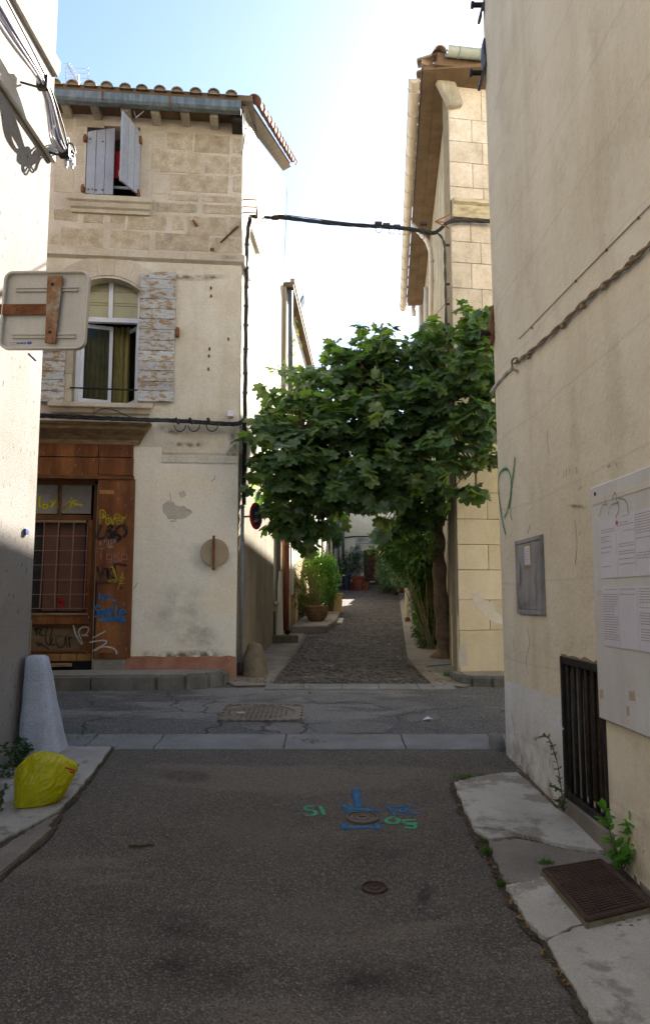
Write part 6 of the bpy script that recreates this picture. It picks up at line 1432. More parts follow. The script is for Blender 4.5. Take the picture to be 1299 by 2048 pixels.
# hatch by the cream wall
hp = [gnd(*q, .060) for q in ((1086,1738),(1200,1719),(1303,1806),(1172,1838))]
hc = sum(hp, Vector())/4
ha = thing('access_hatch', 'rusty ribbed iron hatch on a raised concrete rim by the cream wall', 'hatch', hc)
ins = [hc + (q-hc)*.955 for q in hp]; ou = [hc + (q-hc)*1.06 for q in hp]
mb = MB(); z_ = Vector((0,0,1))
V = [q-z_*.012 for q in ou] + [q-z_*.012 for q in ins] + [q-z_*.10 for q in ou]
mb.add(V, [(i, (i+1)%4, 4+(i+1)%4, 4+i) for i in range(4)] + [(8+i, 8+(i+1)%4, (i+1)%4, i) for i in range(4)])
m['rim_conc'] = surf('mossy concrete rim', [(0.3, (.13,.11,.07)), (0.7, (.22,.19,.13))], 9, .4, 80, bump=.8)
mb.build('rim', m['rim_conc'], ha)
mb = MB(); mb.add(ins + [q-z_*.02 for q in ins], [(0,1,2,3),(4,7,6,5)]+[(4+i,4+(i+1)%4,(i+1)%4,i) for i in range(4)])
for v_ in range(1): pass
lid = mb.build('lid', m['lid'], ha)
e1 = (ins[1]-ins[0]); e2 = (ins[3]-ins[0]); NU, NV = 13, 22
for i in range(NU):
    for j in range(NV):
        u0, u1 = .03+.94*i/NU, .03+.94*(i+.80)/NU; v0, v1 = .02+.96*j/NV, .02+.96*(j+.62)/NV
        bl = lambda u, v: ins[0]*(1-u)*(1-v)+ins[1]*u*(1-v)+ins[2]*u*v+ins[3]*(1-u)*v
        Q = [bl(u0,v0), bl(u1,v0), bl(u1,v1), bl(u0,v1)]
        mb = MB(); mb.add([q+z_*.0045 for q in Q]+[q+z_*.0002 for q in Q], [(0,1,2,3)]+[(4+a,4+(a+1)%4,(a+1)%4,a) for a in range(4)]); mb.build('tread_lug', m['lid'], lid)
for a, b in ((0,1),(1,2),(2,3),(3,0)):
    MB().tube([hp[a]-z_*.004, hp[b]-z_*.004], .010, 6).build('lid_frame', m['lid'], ha)
# marking paint on the asphalt
def road_mark(strokes, wid, mat, label, name='road_marking', sm=True):
    mb = MB()
    for k_, st in enumerate(strokes):
        P = [gnd(*q, .0035+.0006*k_) for q in st]; mb.ribbon(crom(P, 5) if sm else P, (0,-SL,1), wid)
    return tag(mb.build(name, m[mat]), label, 'road marking')
road_mark([[(711,1577),(713,1595),(716,1614)], [(685,1610),(700,1617),(716,1618),(760,1621)], [(690,1622),(702,1622)]], .075, 's_roadblue', 'blue sprayed cross above the painted valve cover')
road_mark([[(680,1656),(720,1654),(762,1655)], [(685,1648),(695,1657)], [(752,1648),(758,1657)]], .055, 's_roadblue', 'blue sprayed bar below the painted valve cover')
road_mark([[(766,1612),(778,1616),(790,1632)], [(776,1614),(800,1613),(812,1616),(806,1624),(798,1620),(815,1612),(830,1614)], [(810,1628),(838,1626)]], .035, 's_roadblue', 'faint blue scribble beside the painted valve cover')
road_mark([[(628,1612),(612,1613),(612,1619),(626,1621),(632,1626),(624,1630),(612,1630)], [(640,1612),(645,1622),(648,1630)]], .036, 's_roadgreen', 'green sprayed 51 on the asphalt')
road_mark([[(786,1634),(774,1638),(772,1643),(782,1647),(794,1645),(796,1639),(786,1634)], [(830,1640),(812,1640),(806,1644),(822,1647),(834,1646)], [(808,1654),(826,1656),(830,1650),(812,1648)]], .034, 's_roadgreen', 'green sprayed 08 beside the valve cover')
road_mark([[(782,1642),(792,1640)], [(830,1636),(842,1632),(852,1634),(848,1640)], [(860,1642),(872,1645)]], .022, 's_roadred', 'faint red chalk marks beside the green digits')
def road_stain(strokes, wid, mat):
    for k_, st in enumerate(strokes):
        mb = MB(); P = [gnd(*q, .0022+.0002*k_) for q in st]; mb.ribbon(crom(P, 6), (0,-SL,1), wid*random.uniform(.8,1.2)); mb.build('road_stain', m[mat], kind='structure')
road_stain([[(180,1800),(320,1840),(470,1900)], [(250,1900),(420,1950),(600,1930)], [(700,1690),(740,1700),(790,1725)], [(620,1990),(760,1950),(900,1960)], [(830,1795),(845,1797),(862,1800)], [(300,1560),(360,1550),(430,1556)]], .34, 's_oil')
road_stain([[(420,1600),(520,1680),(640,1740)], [(480,1640),(600,1620),(760,1560)], [(520,1800),(700,1850),(860,1900)], [(250,1640),(360,1720),(420,1800)]], .55, 's_wear')
# small litter
tag(MB().tube([gnd(258,1691,.012), gnd(282,1692,.014), gnd(307,1689,.012)], [.006,.008,.005], 6).build('twig', m['twig']), 'dark twig lying on the open asphalt', 'twig')
def leafgrain(mb, c, r, nrm=None):
    a = random.uniform(0, 6.28); u = Vector((math.cos(a), math.sin(a), random.uniform(-.2,.3)))*r; v = Vector((-math.sin(a), math.cos(a), random.uniform(-.2,.4)))*r*.5
    mb.add([c-u, c+v*.9+Vector((0,0,r*.3)), c+u, c-v], [(0,1,2,3)])
mb = MB()
def scatter(pts, n, spread, r=(.008,.022), off=.02):
    for _ in range(n):
        i = random.randrange(len(pts)-1) if len(pts) > 1 else 0
        a = Vector(pts[i]); b = Vector(pts[min(i+1, len(pts)-1)]); q = a.lerp(b, random.random()) + Vector((random.gauss(0, spread), random.gauss(0, spread)*.6))
        c = gnd(q.x, q.y, off); leafgrain(mb, c, random.uniform(*r))
scatter([(1015,1500),(1040,1550),(1110,1620),(1180,1675),(1240,1720)], 150, 9)
scatter([(905,1575),(945,1660),(1000,1760),(1060,1870),(1150,1990)], 110, 5, (.006,.014))
scatter([(470,1352),(510,1356),(560,1372),(640,1372)], 130, 9, (.01,.028))
scatter([(820,1330),(860,1355),(900,1368)], 70, 10, (.01,.03))
scatter([(60,1660),(150,1590),(220,1500)], 60, 5, (.005,.013))
scatter([(660,1378),(900,1380)], 30, 6, (.01,.025)); scatter([(1090,1750),(1180,1850),(1280,1830)], 50, 8, (.006,.016), .03)
scatter([(600,1480),(640,1482)], 16, 8, (.01,.02)); scatter([(140,1385),(460,1382)], 40, 3, (.005,.014))
scatter([(580,1360),(840,1350)], 60, 16, (.006,.02)); scatter([(900,1440),(850,1442)], 5, 3, (.02,.03)); 
lt = mb.build('dry_leaves', m['leaf_dry'], kind='stuff')
# specks of pale grit on the asphalt
mb = MB()
for _ in range(420):
    px, py = random.uniform(60, 1150), random.uniform(1500, 2048)
    c = gnd(px, py, .002); r = random.uniform(.002, .0055); mb.box(c.x-r, c.x+r*random.uniform(.6,1.4), c.y-r, c.y+r, c.z-.002, c.z+r*.8)
mb.build('grit', m['concrete_brown'], kind='stuff')
# ledge, step stone and white post in the alley
lg = thing('house_step', 'low concrete ledge before the ochre house carrying the plant pots', 'step', FA.w(7,-.6,.95))
MB(FA).slab([(5.2,-.17),(5.35,-.85),(7.2,-.98),(9.8,-.95),(9.9,-.17)], lambda x,y: 1.04+.055*(x-5.2)*.8, lambda x,y: .6).build('ledge', m['concrete_brown'], lg, bevel=.02)
MB(FA).slab([(7.3,-.96),(7.3,-1.1),(8.6,-1.1),(8.6,-.96)], lambda x,y: 1.04+.055*(x-5.2)*.8-.08, lambda x,y: .6).build('lower_step', m['concrete'], lg, bevel=.015)
c = gnd(570,1285); MB()
tag(MB(Matrix.Translation(c) @ Matrix.Rotation(R(8),4,'Z')).box(-.32,.22,-.18,.18,-.05,.12,.015).build('step_stone', m['boulder'], bevel=.02), 'squared tan step stone at the foot of the red downpipe', 'stone')
c = gnd(814,1244); tp_ = at(812,1176,c.y); po = thing('post', 'pale slim bollard post beside the climbers in the alley', 'post', c)
MB().lathe([(.05,0),(.05,(tp_-c).z-.02),(.045,(tp_-c).z),(0,(tp_-c).z)], c, 12).build('shaft', m['post'], po); MB().lathe([(.056,-.02),(.056,.10),(.051,.11)], c, 12).build('base', m['rust'], po)
tag(MB().slab([G(848,1328),G(905,1322),G(912,1330),G(852,1336)], lambda x,y: gz(y)+.03, lambda x,y: gz(y)-.01).build('iron_plate', m['gutter_stone']), 'small bluish drain plate at the foot of the fig tree', 'drain cover')

# ------------------------------------------------------------------ foliage helpers
def leaf_cloud(pts, nrms, size, shape, mat, name, par, kind=None, jitter=.6, droop=.2):
    """pts (n,3), nrms (n,3): one small folded leaf per point, all in one mesh"""
    n = len(pts); sh = np.array(shape[0], float); k = len(sh); fc = shape[1]
    d = nrms + RNG.normal(0, jitter, (n, 3)); d[:, 2] -= droop; d /= np.linalg.norm(d, axis=1, keepdims=True) + 1e-9
    up = RNG.normal(0, .5, (n, 3)); up[:, 2] += 1; s_ = np.cross(d, up); s_ /= np.linalg.norm(s_, axis=1, keepdims=True) + 1e-9; nn = np.cross(s_, d)
    sz = size * RNG.uniform(.6, 1.3, n)
    V = pts[:, None, :] + sz[:, None, None]*(sh[None, :, 0:1]*s_[:, None, :] + sh[None, :, 1:2]*d[:, None, :] + sh[None, :, 2:3]*nn[:, None, :])
    V = V.reshape(-1, 3); F = [tuple(int(i)+b*k for i in f) for b in range(n) for f in fc]
    me = bpy.data.meshes.new(name); me.from_pydata(V.tolist(), [], F); me.materials.append(m[mat])
    o = bpy.data.objects.new(name, me); COL.objects.link(o)
    if par is not None:
        o.parent = par; I = par.matrix_basis.inverted(); me.transform(I)
    if kind: o['kind'] = kind
    return o
LEAF_OVAL = ([(0,0,0),(.22,.35,.06),(.2,.7,.04),(0,1,-.04),(-.2,.7,.04),(-.22,.35,.06)], [(0,1,2,3),(0,3,4,5)])
LEAF_NARROW = ([(0,0,0),(.07,.45,.02),(0,1,-.08),(-.07,.45,.02)], [(0,1,2),(0,2,3)])
LEAF_PINN = ([(0,0,0),(.28,.3,.03),(.08,.42,0),(.25,.7,.02),(0,1,-.05),(-.25,.7,.02),(-.08,.42,0),(-.28,.3,.03)], [(0,1,2),(2,3,4),(4,5,6),(6,7,0),(0,2,4),(0,4,6)])
def in_blobs(blobs, n, shell=.35):
    """points in a set of ellipsoids, thicker towards their skins; outward normals"""
    w = np.array([b[3]*b[4]*b[5] for b in blobs])**.8; w /= w.sum(); ks = RNG.choice(len(blobs), n, p=w)
    d = RNG.normal(size=(n, 3)); d /= np.linalg.norm(d, axis=1, keepdims=True)
    r = 1 - shell*RNG.random(n)**1.3*2; r = np.clip(r, .05, 1) ; B = np.array(blobs, float)[ks]
    lump = 1 + .22*np.array([noise.noise(Vector(q)*2.3 + Vector((k*7.1, 0, 0))) for q, k in zip(d, ks)])
    return B[:, :3] + d*B[:, 3:6]*(r*lump)[:, None], d
def shrub(name, label, cat, base, blobs, n, size, shape, mat, group=None, stems=8, jitter=.6, droop=.2, shell=.35, stem_r=.012):
    o = thing(name, label, cat, base, group=group)
    P, N = in_blobs(blobs, n, shell); leaf_cloud(P, N, size, shape, mat, 'foliage', o, jitter=jitter, droop=droop)
    mb = MB(); b = Vector(base)
    for i in range(stems):
        q = Vector(P[RNG.integers(n)]); s_ = b + Vector((random.uniform(-.1,.1), random.uniform(-.1,.1), 0))
        mid_ = s_.lerp(q, .5) + Vector((random.uniform(-.08,.08), random.uniform(-.08,.08), .06)); mb.tube(crom([s_, mid_, q], 4), [stem_r*(1-.07*k_) for k_ in range(9)], 5)
    mb.build('stems', m['stem'], o); return o
# ------------------------------------------------------------------ fig tree
tb = gnd(884, 1316); tree = thing('fig_tree', 'big spreading fig tree with lobed dark leaves arching over the alley mouth', 'tree', tb)
wallx = lambda y: 1.725 + .084*(y-9.8)
tp = [(884,1318,11.5),(886,1290,11.48),(884,1240,11.45),(880,1180,11.4),(878,1130,11.35),(876,1080,11.3),(872,1055,11.25)]
P = [at(*q) for q in tp]
C = crom(P, 5); rr = [ (.165 if i < 2 else .116) - .001*i + .012*math.sin(i*1.1) for i in range(len(C))]; rr[0] = .21; rr[1] = .17; rr[2] = .14
mb = MB(); mb.tube(C, rr, 12)
for i, v in enumerate(mb.v): mb.v[i] = v + Vector((noise.noise(v*6), noise.noise(v*6+Vector((4,0,0))), 0))*.022
mb.build('trunk', m['bark'], tree, smooth=True)
q = at(866,1115,11.25); MB().lathe([(.06,-.05),(.065,.03),(.05,.08),(.02,.10),(0,.10)], q, 10, axis=(-.8,-.4,.4)).build('knot', m['bark'], tree, smooth=True)
top = C[-1]
cl = [(525,880,9.75,.36,.40,.34),(535,960,9.85,.34,.40,.34),(570,1020,10.0,.34,.36,.40),(585,830,10.2,.42,.50,.36),(590,930,9.7,.45,.5,.42),(640,790,10.6,.45,.50,.36),(650,900,9.9,.5,.55,.5),(632,1000,10.1,.44,.5,.38),(590,1060,10.3,.28,.3,.22),
 (700,760,10.6,.48,.55,.40),(720,850,10.0,.55,.55,.50),(710,960,9.9,.50,.5,.46),(700,975,10.6,.5,.6,.30),(770,750,10.5,.50,.55,.40),(790,840,9.9,.52,.55,.48),(790,940,9.9,.5,.5,.46),(772,975,10.4,.5,.6,.30),
 (840,745,10.3,.45,.5,.42),(850,830,9.7,.48,.5,.46),(850,930,9.8,.45,.5,.45),(850,1010,10.6,.40,.6,.34),(905,700,10.0,.36,.5,.32),(910,790,9.5,.42,.45,.42),(905,880,9.3,.38,.42,.42),(960,740,9.1,.28,.40,.36),(960,830,9.1,.26,.4,.38),(950,660,9.2,.22,.3,.22),(968,625,9.2,.13,.2,.17),
 (945,960,9.1,.15,.2,.22),(940,1000,9.1,.10,.16,.20),(965,905,9.1,.14,.2,.22),(930,690,9.4,.30,.36,.28),(872,700,9.9,.32,.4,.24),(965,700,9.1,.18,.3,.30),(800,1060,11.3,.34,.5,.26),(612,1052,10.4,.28,.4,.20),(620,765,10.4,.22,.3,.18),(675,712,10.7,.20,.3,.14),(735,702,10.7,.3,.4,.14)]
blobs = []
for px, py, D, rx, ry, rz in cl:
    c = at(px, py, D); blobs.append((c.x, c.y, c.z, rx, ry, rz))
def fig_leaf(seed):
    r = random.Random(seed); cv = r.uniform(-.10, .22)
    lob = [(0,1.0,30),(-54,.92,27),(54,.92,27),(-106,.70,32),(106,.70,32)]
    out = []; na = 27
    for k_ in range(na):
        a = -158 + 316*k_/(na-1); q = .50
        for la, ll, lw in lob: q = max(q, ll*r.uniform(.96,1.04)*max(0, 1-abs((a-la)/lw)**2.6)**.55)
        q *= r.uniform(.95,1.05); x, y = .64*q*math.sin(R(a)), .62*q*math.cos(R(a))+.12
        out.append((x, y, -(.16+cv)*(x*x*2.2+max(0,y)**2*.55)+.05*abs(x)+r.uniform(-.012,.012)))
    mid_ = [(0,.28,.02),(0,.5,-.01)]
    V = [(0,-.02,0)] + out + mid_; n = len(out); F = []
    c1, c2 = n+1, n+2
    for i in range(n-1):
        a, b = 1+i, 2+i; F.append((a, b, 0) if i < 3 or i > n-5 else (a, b, c2) if 9 <= i <= 16 else (a, b, c1))
    F = [f[::-1] for f in F] + [(0, c1, 4), (0, n-3, c1), (c1, c2, 10), (c1, n-9, c2)]
    # petiole
    b = len(V); V += [(-.012,0,0),(.012,0,0),(.010,-.42,.10),(-.010,-.42,.10)]; F.append((b, b+1, b+2, b+3))
    return V, F
shapes = [fig_leaf(s_) for s_ in range(9)]
rows = []
NT_ = 1550
tips, tn = in_blobs(blobs, NT_, .30)
for i in range(0, NT_, 5):
    tips[i] = tips[i] + tn[i]*RNG.uniform(.08, .40)
for tpt, n_ in zip(tips, tn):
    for k_ in range(int(RNG.integers(5, 9))):
        d = Vector(n_)*.55 + Vector(RNG.normal(0, .75, 3)) ; d.z = d.z*.6 + .10; d.normalize()
        s_ = .07 + .105*RNG.random()**.8
        pos = Vector(tpt) + d*s_*.42
        # blade direction: outward and hanging; blade normal: upwards and outwards
        bd = (d + Vector((0,0,-.55)) + Vector(RNG.normal(0,.18,3))).normalized()
        nr = (Vector((0,0,1))*.85 + Vector(n_)*.5 + Vector((0,-.25,0)) + Vector(RNG.normal(0,.32,3))); nr = (nr - bd*nr.dot(bd)).normalized()
        sd = bd.cross(nr)
        c = pos + bd*s_*.4
        if c.x > wallx(c.y)-.10 and c.y > 9.5: continue
        if c.x < -1.13+.057*(c.y-9.7)+.12 and c.y > 9.5: continue
        if c.y < 6.9: continue
        rows.append((pos, sd, bd, nr, s_))
def cam_key(r_): return (r_[0]-Vector((0,0,1.6))).length - 1.2*r_[4]*8*.3 + (0.6 if r_[0].z < 2.6 else 0)
rows.sort(key=cam_key)
meshes = []
for V, F in shapes:
    me = bpy.data.meshes.new('fig_leaf'); me.from_pydata(V, [], F); me.materials.append(m['fig']); meshes.append(me)
TI = tree.matrix_basis.inverted()
for pos, sd, bd, nr, s_ in rows[:300]:
    o = bpy.data.objects.new('leaf', meshes[int(RNG.integers(9))]); COL.objects.link(o); o.parent = tree
    M_ = Matrix(((sd.x, bd.x, nr.x, pos.x), (sd.y, bd.y, nr.y, pos.y), (sd.z, bd.z, nr.z, pos.z), (0,0,0,1))) @ Matrix.Scale(s_*1.25, 4)
    o.matrix_basis = TI @ M_
Vs, Fs = [], []
for pos, sd, bd, nr, s_ in rows[300:]:
    V, F = shapes[int(RNG.integers(9))]; b = len(Vs); k_ = s_*1.2
    Vs += [tuple(pos + (sd*x + bd*y + nr*z)*k_ - Vector(tb)) for x, y, z in V]; Fs += [tuple(i+b for i in f) for f in F]
me = bpy.data.meshes.new('foliage'); me.from_pydata(Vs, [], Fs); me.materials.append(m['fig'])
o = bpy.data.objects.new('foliage', me); COL.objects.link(o); o.parent = tree; o['kind'] = 'stuff'
print('fig leaves', len(rows))
# limbs and twigs
mains = [(800,1000,10.6),(720,930,10.3),(640,960,10.3),(850,880,10.3),(905,800,9.9),(770,800,10.4),(950,930,9.5),(600,880,10.0)]
for k_, q in enumerate(mains):
    e = at(*q); mid_ = top.lerp(e, .5) + Vector((0,0,.18*(1 if k_ % 2 else .4)))
    L = crom([top+Vector((0,0,-.05)), mid_, e], 6); n_ = len(L)
    MB().tube(L, [.055-.035*i/n_ for i in range(n_)], 7).build('branch', m['bark'], tree, smooth=True)
ends = [at(*q) for q in mains]; mb = MB()
for i in range(0, NT_, 3):
    t_ = Vector(tips[i]); e = min(ends, key=lambda w: (w-t_).length)
    if t_.x > wallx(t_.y)-.1 and t_.y > 9.5: continue
    mb.tube([e.lerp(t_, .12), e.lerp(t_, .55)+Vector((0,0,.05)), t_], [.012,.008,.004], 4)
mb.build('twigs', m['bark'], tree)
tw = MB().tube(crom([at(950,880,9.1), at(968,903,9.0), at(985,920,8.9), at(992,935,8.85)],5), .006, 5).build('bare_twig', m['bark'], tree)

# ------------------------------------------------------------------ alley plants
def bl(*L): return [(*at(px, py, D), rx, ry, rz) for px, py, D, rx, ry, rz in L]
ptc = FA.w(6.6, -.58, 1.10)
pt = thing('plant_pot', 'broad carved clay pot holding a tall bamboo on the ledge', 'pot', ptc)
MB().lathe([(.14,0),(.21,.08),(.235,.20),(.245,.27),(.26,.29),(.26,.33),(.225,.33),(.20,.26),(0,.25)], ptc, 22).build('body', m['basket'], pt, smooth=True)
for i in range(3): MB().lathe([(.222+.012*i,.10+.06*i-.008),(.234+.012*i,.10+.06*i),(.224+.012*i,.10+.06*i+.008)], ptc, 22).build('band', m['basket'], pt)
sp_ = FA.w(7.3, -.45, 1.13)
pt2 = thing('plant_pot', 'smaller brown pot half hidden behind the broad carved pot', 'pot', sp_)
MB().lathe([(.12,0),(.17,.25),(.19,.27),(.19,.31),(.16,.31),(.15,.25),(0,.24)], sp_, 18).build('body', m['basket'], pt2, smooth=True); MB().lathe([(.196,.265),(.20,.29),(.196,.315)], sp_, 18).build('rim', m['basket'], pt2)
shrub('bamboo', 'airy yellowish bamboo rising from the broad carved pot', 'plant', ptc+Vector((0,0,.28)), bl((592,1165,16.4,.22,.25,.5),(605,1190,16.4,.28,.3,.35),(618,1140,16.6,.22,.25,.35),(630,1170,16.8,.25,.3,.35),(585,1130,16.4,.12,.15,.35)), 2600, .085, LEAF_NARROW, 'olive', stems=26, droop=.5, shell=.5, stem_r=.008)
shrub('bright_shrub', 'bright sunlit green shrub spilling over the alley behind the bamboo', 'shrub', FA.w(10.2,-.7,1.2), bl((640,1130,19.6,.45,.5,.38),(652,1155,19.8,.36,.45,.55),(630,1150,19.2,.35,.45,.4),(656,1190,19.8,.22,.3,.35),(622,1120,19.4,.28,.3,.25)), 3800, .085, LEAF_PINN, 'bright', stems=14, shell=.4)
shrub('low_shrub', 'dark leafy shrub low behind the plant pots', 'shrub', FA.w(8.3,-.5,1.25), bl((612,1212,18,.25,.3,.28),(632,1205,18.2,.25,.3,.3),(640,1185,18.6,.25,.3,.3)), 1500, .08, LEAF_OVAL, 'ivy', stems=10)
c = FA.w(10.5, -.75, 1.22)
plb = thing('planter', 'tan upright planter box at the foot of the bright shrub', 'planter', c)
MB(Matrix.Translation(c)).box(-.24,.24,-.2,.2,-.2,.48).build('box', m['yellow_wall'], plb, bevel=.015); MB(Matrix.Translation(c)).box(-.26,.26,-.22,.22,.44,.5).build('rim', m['yellow_wall'], plb, bevel=.01)
# climbers on the cream house side
def lane(px, py, D): return at(px, py, D)
shrub('climber', 'dark climbing foliage hanging under the fig crown beside the trunk', 'climber', gnd(862,1300), bl((790,1085,14.5,.5,.7,.40),(830,1075,13.6,.5,.6,.38),(850,1110,13.2,.38,.5,.4),(785,1095,15.5,.22,.5,.24),(815,1115,14.2,.42,.5,.34),(840,1150,13.8,.32,.5,.36)), 5600, .10, LEAF_PINN, 'ivy', stems=9, shell=.5)
shrub('hedge_plant', 'leafy green bush with trailing stems beside the pale post', 'bush', gnd(848,1290), bl((848,1210,14.2,.24,.5,.38),(857,1245,13.6,.26,.4,.36),(848,1180,14.8,.24,.5,.34),(866,1265,13.2,.2,.3,.28),(840,1225,14.4,.16,.4,.3)), 4200, .075, LEAF_PINN, 'ivy', stems=10, shell=.45)
shrub('trailing_plant', 'loose trailing plant sprawling from the bush onto the paving', 'plant', gnd(852,1298), bl((840,1270,12.9,.14,.2,.18),(846,1290,12.6,.1,.2,.1),(832,1262,13.2,.10,.2,.12)), 420, .06, LEAF_PINN, 'weed', stems=14, shell=.7, stem_r=.005)
shrub('grey_bush', 'greyish bush further up the alley beside the far door', 'bush', gnd(790,1190,.0), bl((785,1140,26,.6,.8,.55),(800,1110,25,.6,.8,.5),(775,1155,28,.45,.6,.35),(810,1150,22,.5,.6,.4)), 4200, .11, LEAF_OVAL, 'oleander', stems=14, shell=.45)
shrub('dry_canes', 'brown dry canes standing among the alley climbers', 'plant', gnd(856,1290), bl((858,1180,13.4,.16,.3,.45),(862,1130,13.4,.18,.3,.3)), 500, .07, LEAF_NARROW, 'straw', stems=14, shell=.8, stem_r=.008)
# far plants and things at the closing house
shrub('oleander', 'dark oleander bush in front of the far cream house', 'bush', gnd(706,1177), bl((700,1130,34.5,.55,.6,.6),(718,1125,34.5,.4,.5,.5),(688,1135,34.4,.38,.5,.5),(712,1105,34.6,.35,.4,.3)), 3400, .15, LEAF_NARROW, 'oleander', stems=12)
shrub('hanging_ivy', 'dark ivy mass hanging at the far end of the alley above the window', 'ivy', at(650,1075,33), bl((650,1062,33,.7,.8,.45),(628,1070,31,.5,.6,.4),(668,1080,34,.35,.4,.3),(640,1040,32,.7,.8,.4)), 4200, .15, LEAF_OVAL, 'ivy', stems=6)
def pot(px, py, D, r, h, label, mat='pot', nm='plant_pot'):
    c = gnd(px, py); c = at(px, py, c.y); o = thing(nm, label, 'pot' if nm == 'plant_pot' else 'bin', c)
    MB().lathe([(r*.72,0),(r*.95,h*.82),(r*1.06,h*.84),(r*1.06,h),(r*.9,h),(r*.85,h*.85),(0,h*.85)], c, 16).build('body', m[mat], o, smooth=False); MB().lathe([(r*1.07,h*.84),(r*1.1,h*.92),(r*1.07,h)], c, 16).build('rim', m[mat], o); return o
pot(716, 1181, 0, .26, .60, 'tall red terracotta pot nearest the far door'); pot(706, 1180, 0, .22, .34, 'low red pot beside the tall terracotta pot'); pot(733, 1181, 0, .13, .34, 'slim terracotta pot right at the far doorstep')
pot(692, 1180, 0, .22, .70, 'dark blue bin under the oleander', 'bin_blue', 'waste_bin')
for px_, py_, lab in ((766,1186,'small clay pot nearest the far door jamb'),(790,1190,'small dark pot among the alley shrubs'),(801,1186,'small red pot behind the pale post')):
    pot(px_, py_, 0, .14, .24, lab, 'pot' if 'red' in lab or 'clay' in lab else 'bin_blue')
shrub('potted_plant', 'low spreading plant in a grey trough beside the far door', 'plant', gnd(776,1186), bl((776,1172,29,.3,.3,.25),(765,1178,30,.2,.2,.2)), 700, .1, LEAF_OVAL, 'weed', stems=6)
# bicycle leaning by the grey strip
cy = gnd(672,1181); byk = thing('bicycle', 'dark bicycle with a front basket leaning at the far end of the alley', 'bicycle', cy)
def wheel(c, r):
    L = [c + Vector((.75*r*math.cos(a_), .66*r*math.cos(a_), r*math.sin(a_))) for a_ in [2*math.pi*i/20 for i in range(21)]]
    w = MB().tube(L, .022, 6).build('tyre', m['cable_black'], byk)
    for i in range(8): MB().tube([c, L[int(i*2.5)]], .004, 4).build('spoke', m['alu'], w)
w1, w2 = cy+Vector((-.30,-.28,.34)), cy+Vector((.32,.30,.34)); wheel(w1, .33); wheel(w2, .33)
sd_, hd_, bb_ = cy+Vector((.16,.14,.86)), cy+Vector((-.22,-.2,.92)), cy+Vector((.02,.02,.32))
for a, b in ((w2,bb_),(bb_,sd_),(w2,sd_),(bb_,hd_),(sd_,hd_),(hd_,w1)): MB().tube([a,b], .017, 6).build('frame_tube', m['iron_black'], byk)
MB().box(sd_.x-.09, sd_.x+.09, sd_.y-.09, sd_.y+.09, sd_.z, sd_.z+.05).build('saddle', m['cable_black'], byk, bevel=.02)
MB().tube([hd_+Vector((.15,-.18,.12)), hd_+Vector((0,0,.10)), hd_+Vector((-.15,.18,.12))], .014, 6).build('handlebar', m['alu'], byk)
MB().lathe([(.12,0),(.16,.22),(.15,.22),(.11,.01)], hd_+Vector((-.16,-.18,-.12)), 10).build('basket', m['cable_tan'], byk)
# weeds on the old eave of the ochre house
sw = thing('roof_weeds', 'dry weeds hanging from the old eave of the ochre house', 'weeds', FA.w(D1+2,-.3,zE-.5))
P, N = in_blobs([(*FA.w(D1+x_, -.12, zE-dz), .14, .45, h_) for x_, dz, h_ in ((.9,.9,.45),(1.6,1.4,.6),(2.6,1.7,.7),(.5,1.9,.6),(3.6,1.3,.5))], 520, .6)
leaf_cloud(P, N, .11, LEAF_NARROW, 'straw', 'dry_stalks', sw, droop=.9)
leaf_cloud(P[:260], N[:260], .11, LEAF_NARROW, 'grass', 'green_tufts', sw, droop=.4)
# weeds by the walls
def weed(name, label, spine, n, size, shape, mat, cat='weed', spread=.05, r=.004, group=None):
    o = thing(name, label, cat, spine[0][0]); P = []
    for L in spine:
        C = crom(L, 6); MB().tube(C, [r*(1-.6*i/len(C)) for i in range(len(C))], 5).build('stem', m['stem'], o)
        for i in range(n):
            t_ = random.uniform(.08, 1) * (len(C)-1); k_ = min(int(t_), len(C)-2); q = C[k_].lerp(C[k_+1], t_-k_); P.append(q)
    P = np.array([tuple(q) for q in P]); N = RNG.normal(size=(len(P), 3)); N[:, 2] = np.abs(N[:, 2])*.6
    N /= np.linalg.norm(N, axis=1, keepdims=True); leaf_cloud(P, N, size, shape, mat, 'foliage', o, jitter=.2, droop=.15); return o
cw = lambda px, py, off=-.05: cn(px, py, off)
weed('wall_weed', 'straggly dark weed climbing the cream wall beside the grating', [[cw(1126,1622,-.06), cw(1120,1570,-.05), cw(1112,1520,-.04), cw(1102,1490,-.04)], [cw(1112,1520,-.04), cw(1095,1476,-.06), cw(1065,1478,-.09)], [cw(1128,1622), cw(1114,1600,-.12)], [cw(1126,1610), cw(1132,1570,-.05)], [cw(1122,1580), cw(1100,1572,-.12)]], 34, .028, LEAF_PINN, 'weed')
def wg(px, py, D): return at(px, py, D)
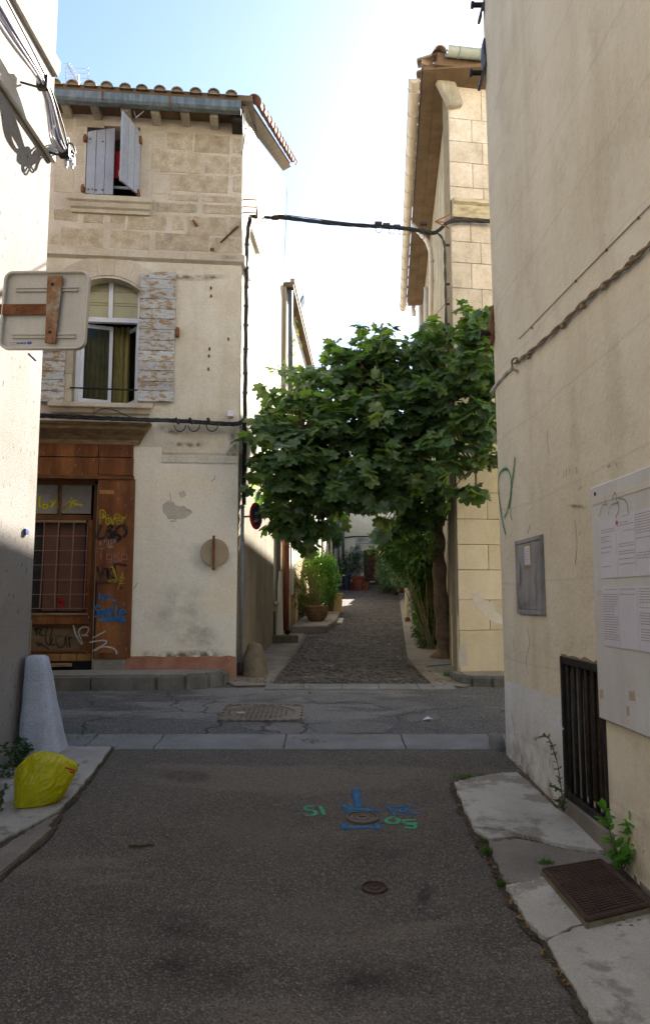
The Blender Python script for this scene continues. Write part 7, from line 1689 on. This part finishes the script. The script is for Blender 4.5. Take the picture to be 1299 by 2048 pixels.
weed('wall_weed', 'fresh bright green weed with upright leaves by the iron hatch', [[wg(1246,1740,3.9), wg(1226,1690,3.9), wg(1205,1612,3.9)], [wg(1246,1738,3.9), wg(1262,1690,3.85), wg(1258,1640,3.85)], [wg(1240,1735,3.9), wg(1250,1710,3.8)]], 40, .062, LEAF_OVAL, 'weed_bright')
weed('wall_weed', 'dark weed growing at the white wall behind the yellow bag', [[wg(40,1545,5.7), wg(38,1500,5.7), wg(50,1470,5.7)], [wg(30,1560,5.6), wg(20,1510,5.5), wg(6,1490,5.4)], [wg(42,1540,5.7), wg(30,1500,5.6)], [wg(25,1570,5.5), wg(2,1530,5.3)], [wg(44,1520,5.8), wg(56,1486,5.8)]], 42, .055, LEAF_PINN, 'weed')
weed('wall_weed', 'low weed at the picture edge beyond the yellow bag', [[wg(-8,1640,4.75), wg(2,1600,4.7), wg(10,1575,4.7)], [wg(-8,1640,4.75), wg(4,1630,4.7)]], 22, .045, LEAF_PINN, 'weed')
def tuft(px, py, w, n, h, label):
    o = MB(); c0 = gnd(px, py, .02)
    for _ in range(n):
        q = gnd(px+random.gauss(0, w), py+random.gauss(0, w*.25), .015); a = random.uniform(0, 6.28); t_ = Vector((math.cos(a), math.sin(a), 0))
        hh = h*random.uniform(.5, 1.2); s_ = t_.cross(Vector((0,0,1)))*.003; o.add([q-s_, q+s_, q+t_*hh*.5+Vector((0,0,hh))], [(0,1,2)])
    return o.build('grass_tuft', m['grass'], kind='stuff', label=label)
tuft(930,1558,16,150,.035,'grass tuft at the near pavement corner'); tuft(970,1708,6,90,.045,'grass tuft in the cracked pavement edge'); tuft(1090,1729,10,110,.03,'grass tuft behind the iron hatch')
tuft(1003,1770,5,70,.03,'small grass tuft in the slab joint beside the asphalt'); tuft(150,1471,40,160,.03,'thin line of grass along the cross street gutter'); tuft(895,1352,4,80,.09,'upright grass tuft at the far kerb end'); tuft(966,1684,4,40,.03,'tiny green sprout at the pavement crack')
tuft(625,1482,9,40,.02,'dry clump in the gutter stones')['label'] = 'little clump sprouting on the gutter stones'
tag(MB().add([gnd(853,1440,.01)+Vector(q) for q in ((-.05,-.02,0),(.02,-.04,.02),(.06,.0,.01),(.01,.03,.03))], [(0,1,2,3)]).build('paper_scrap', m['paper']), 'white paper scrap on the cross street', 'litter')
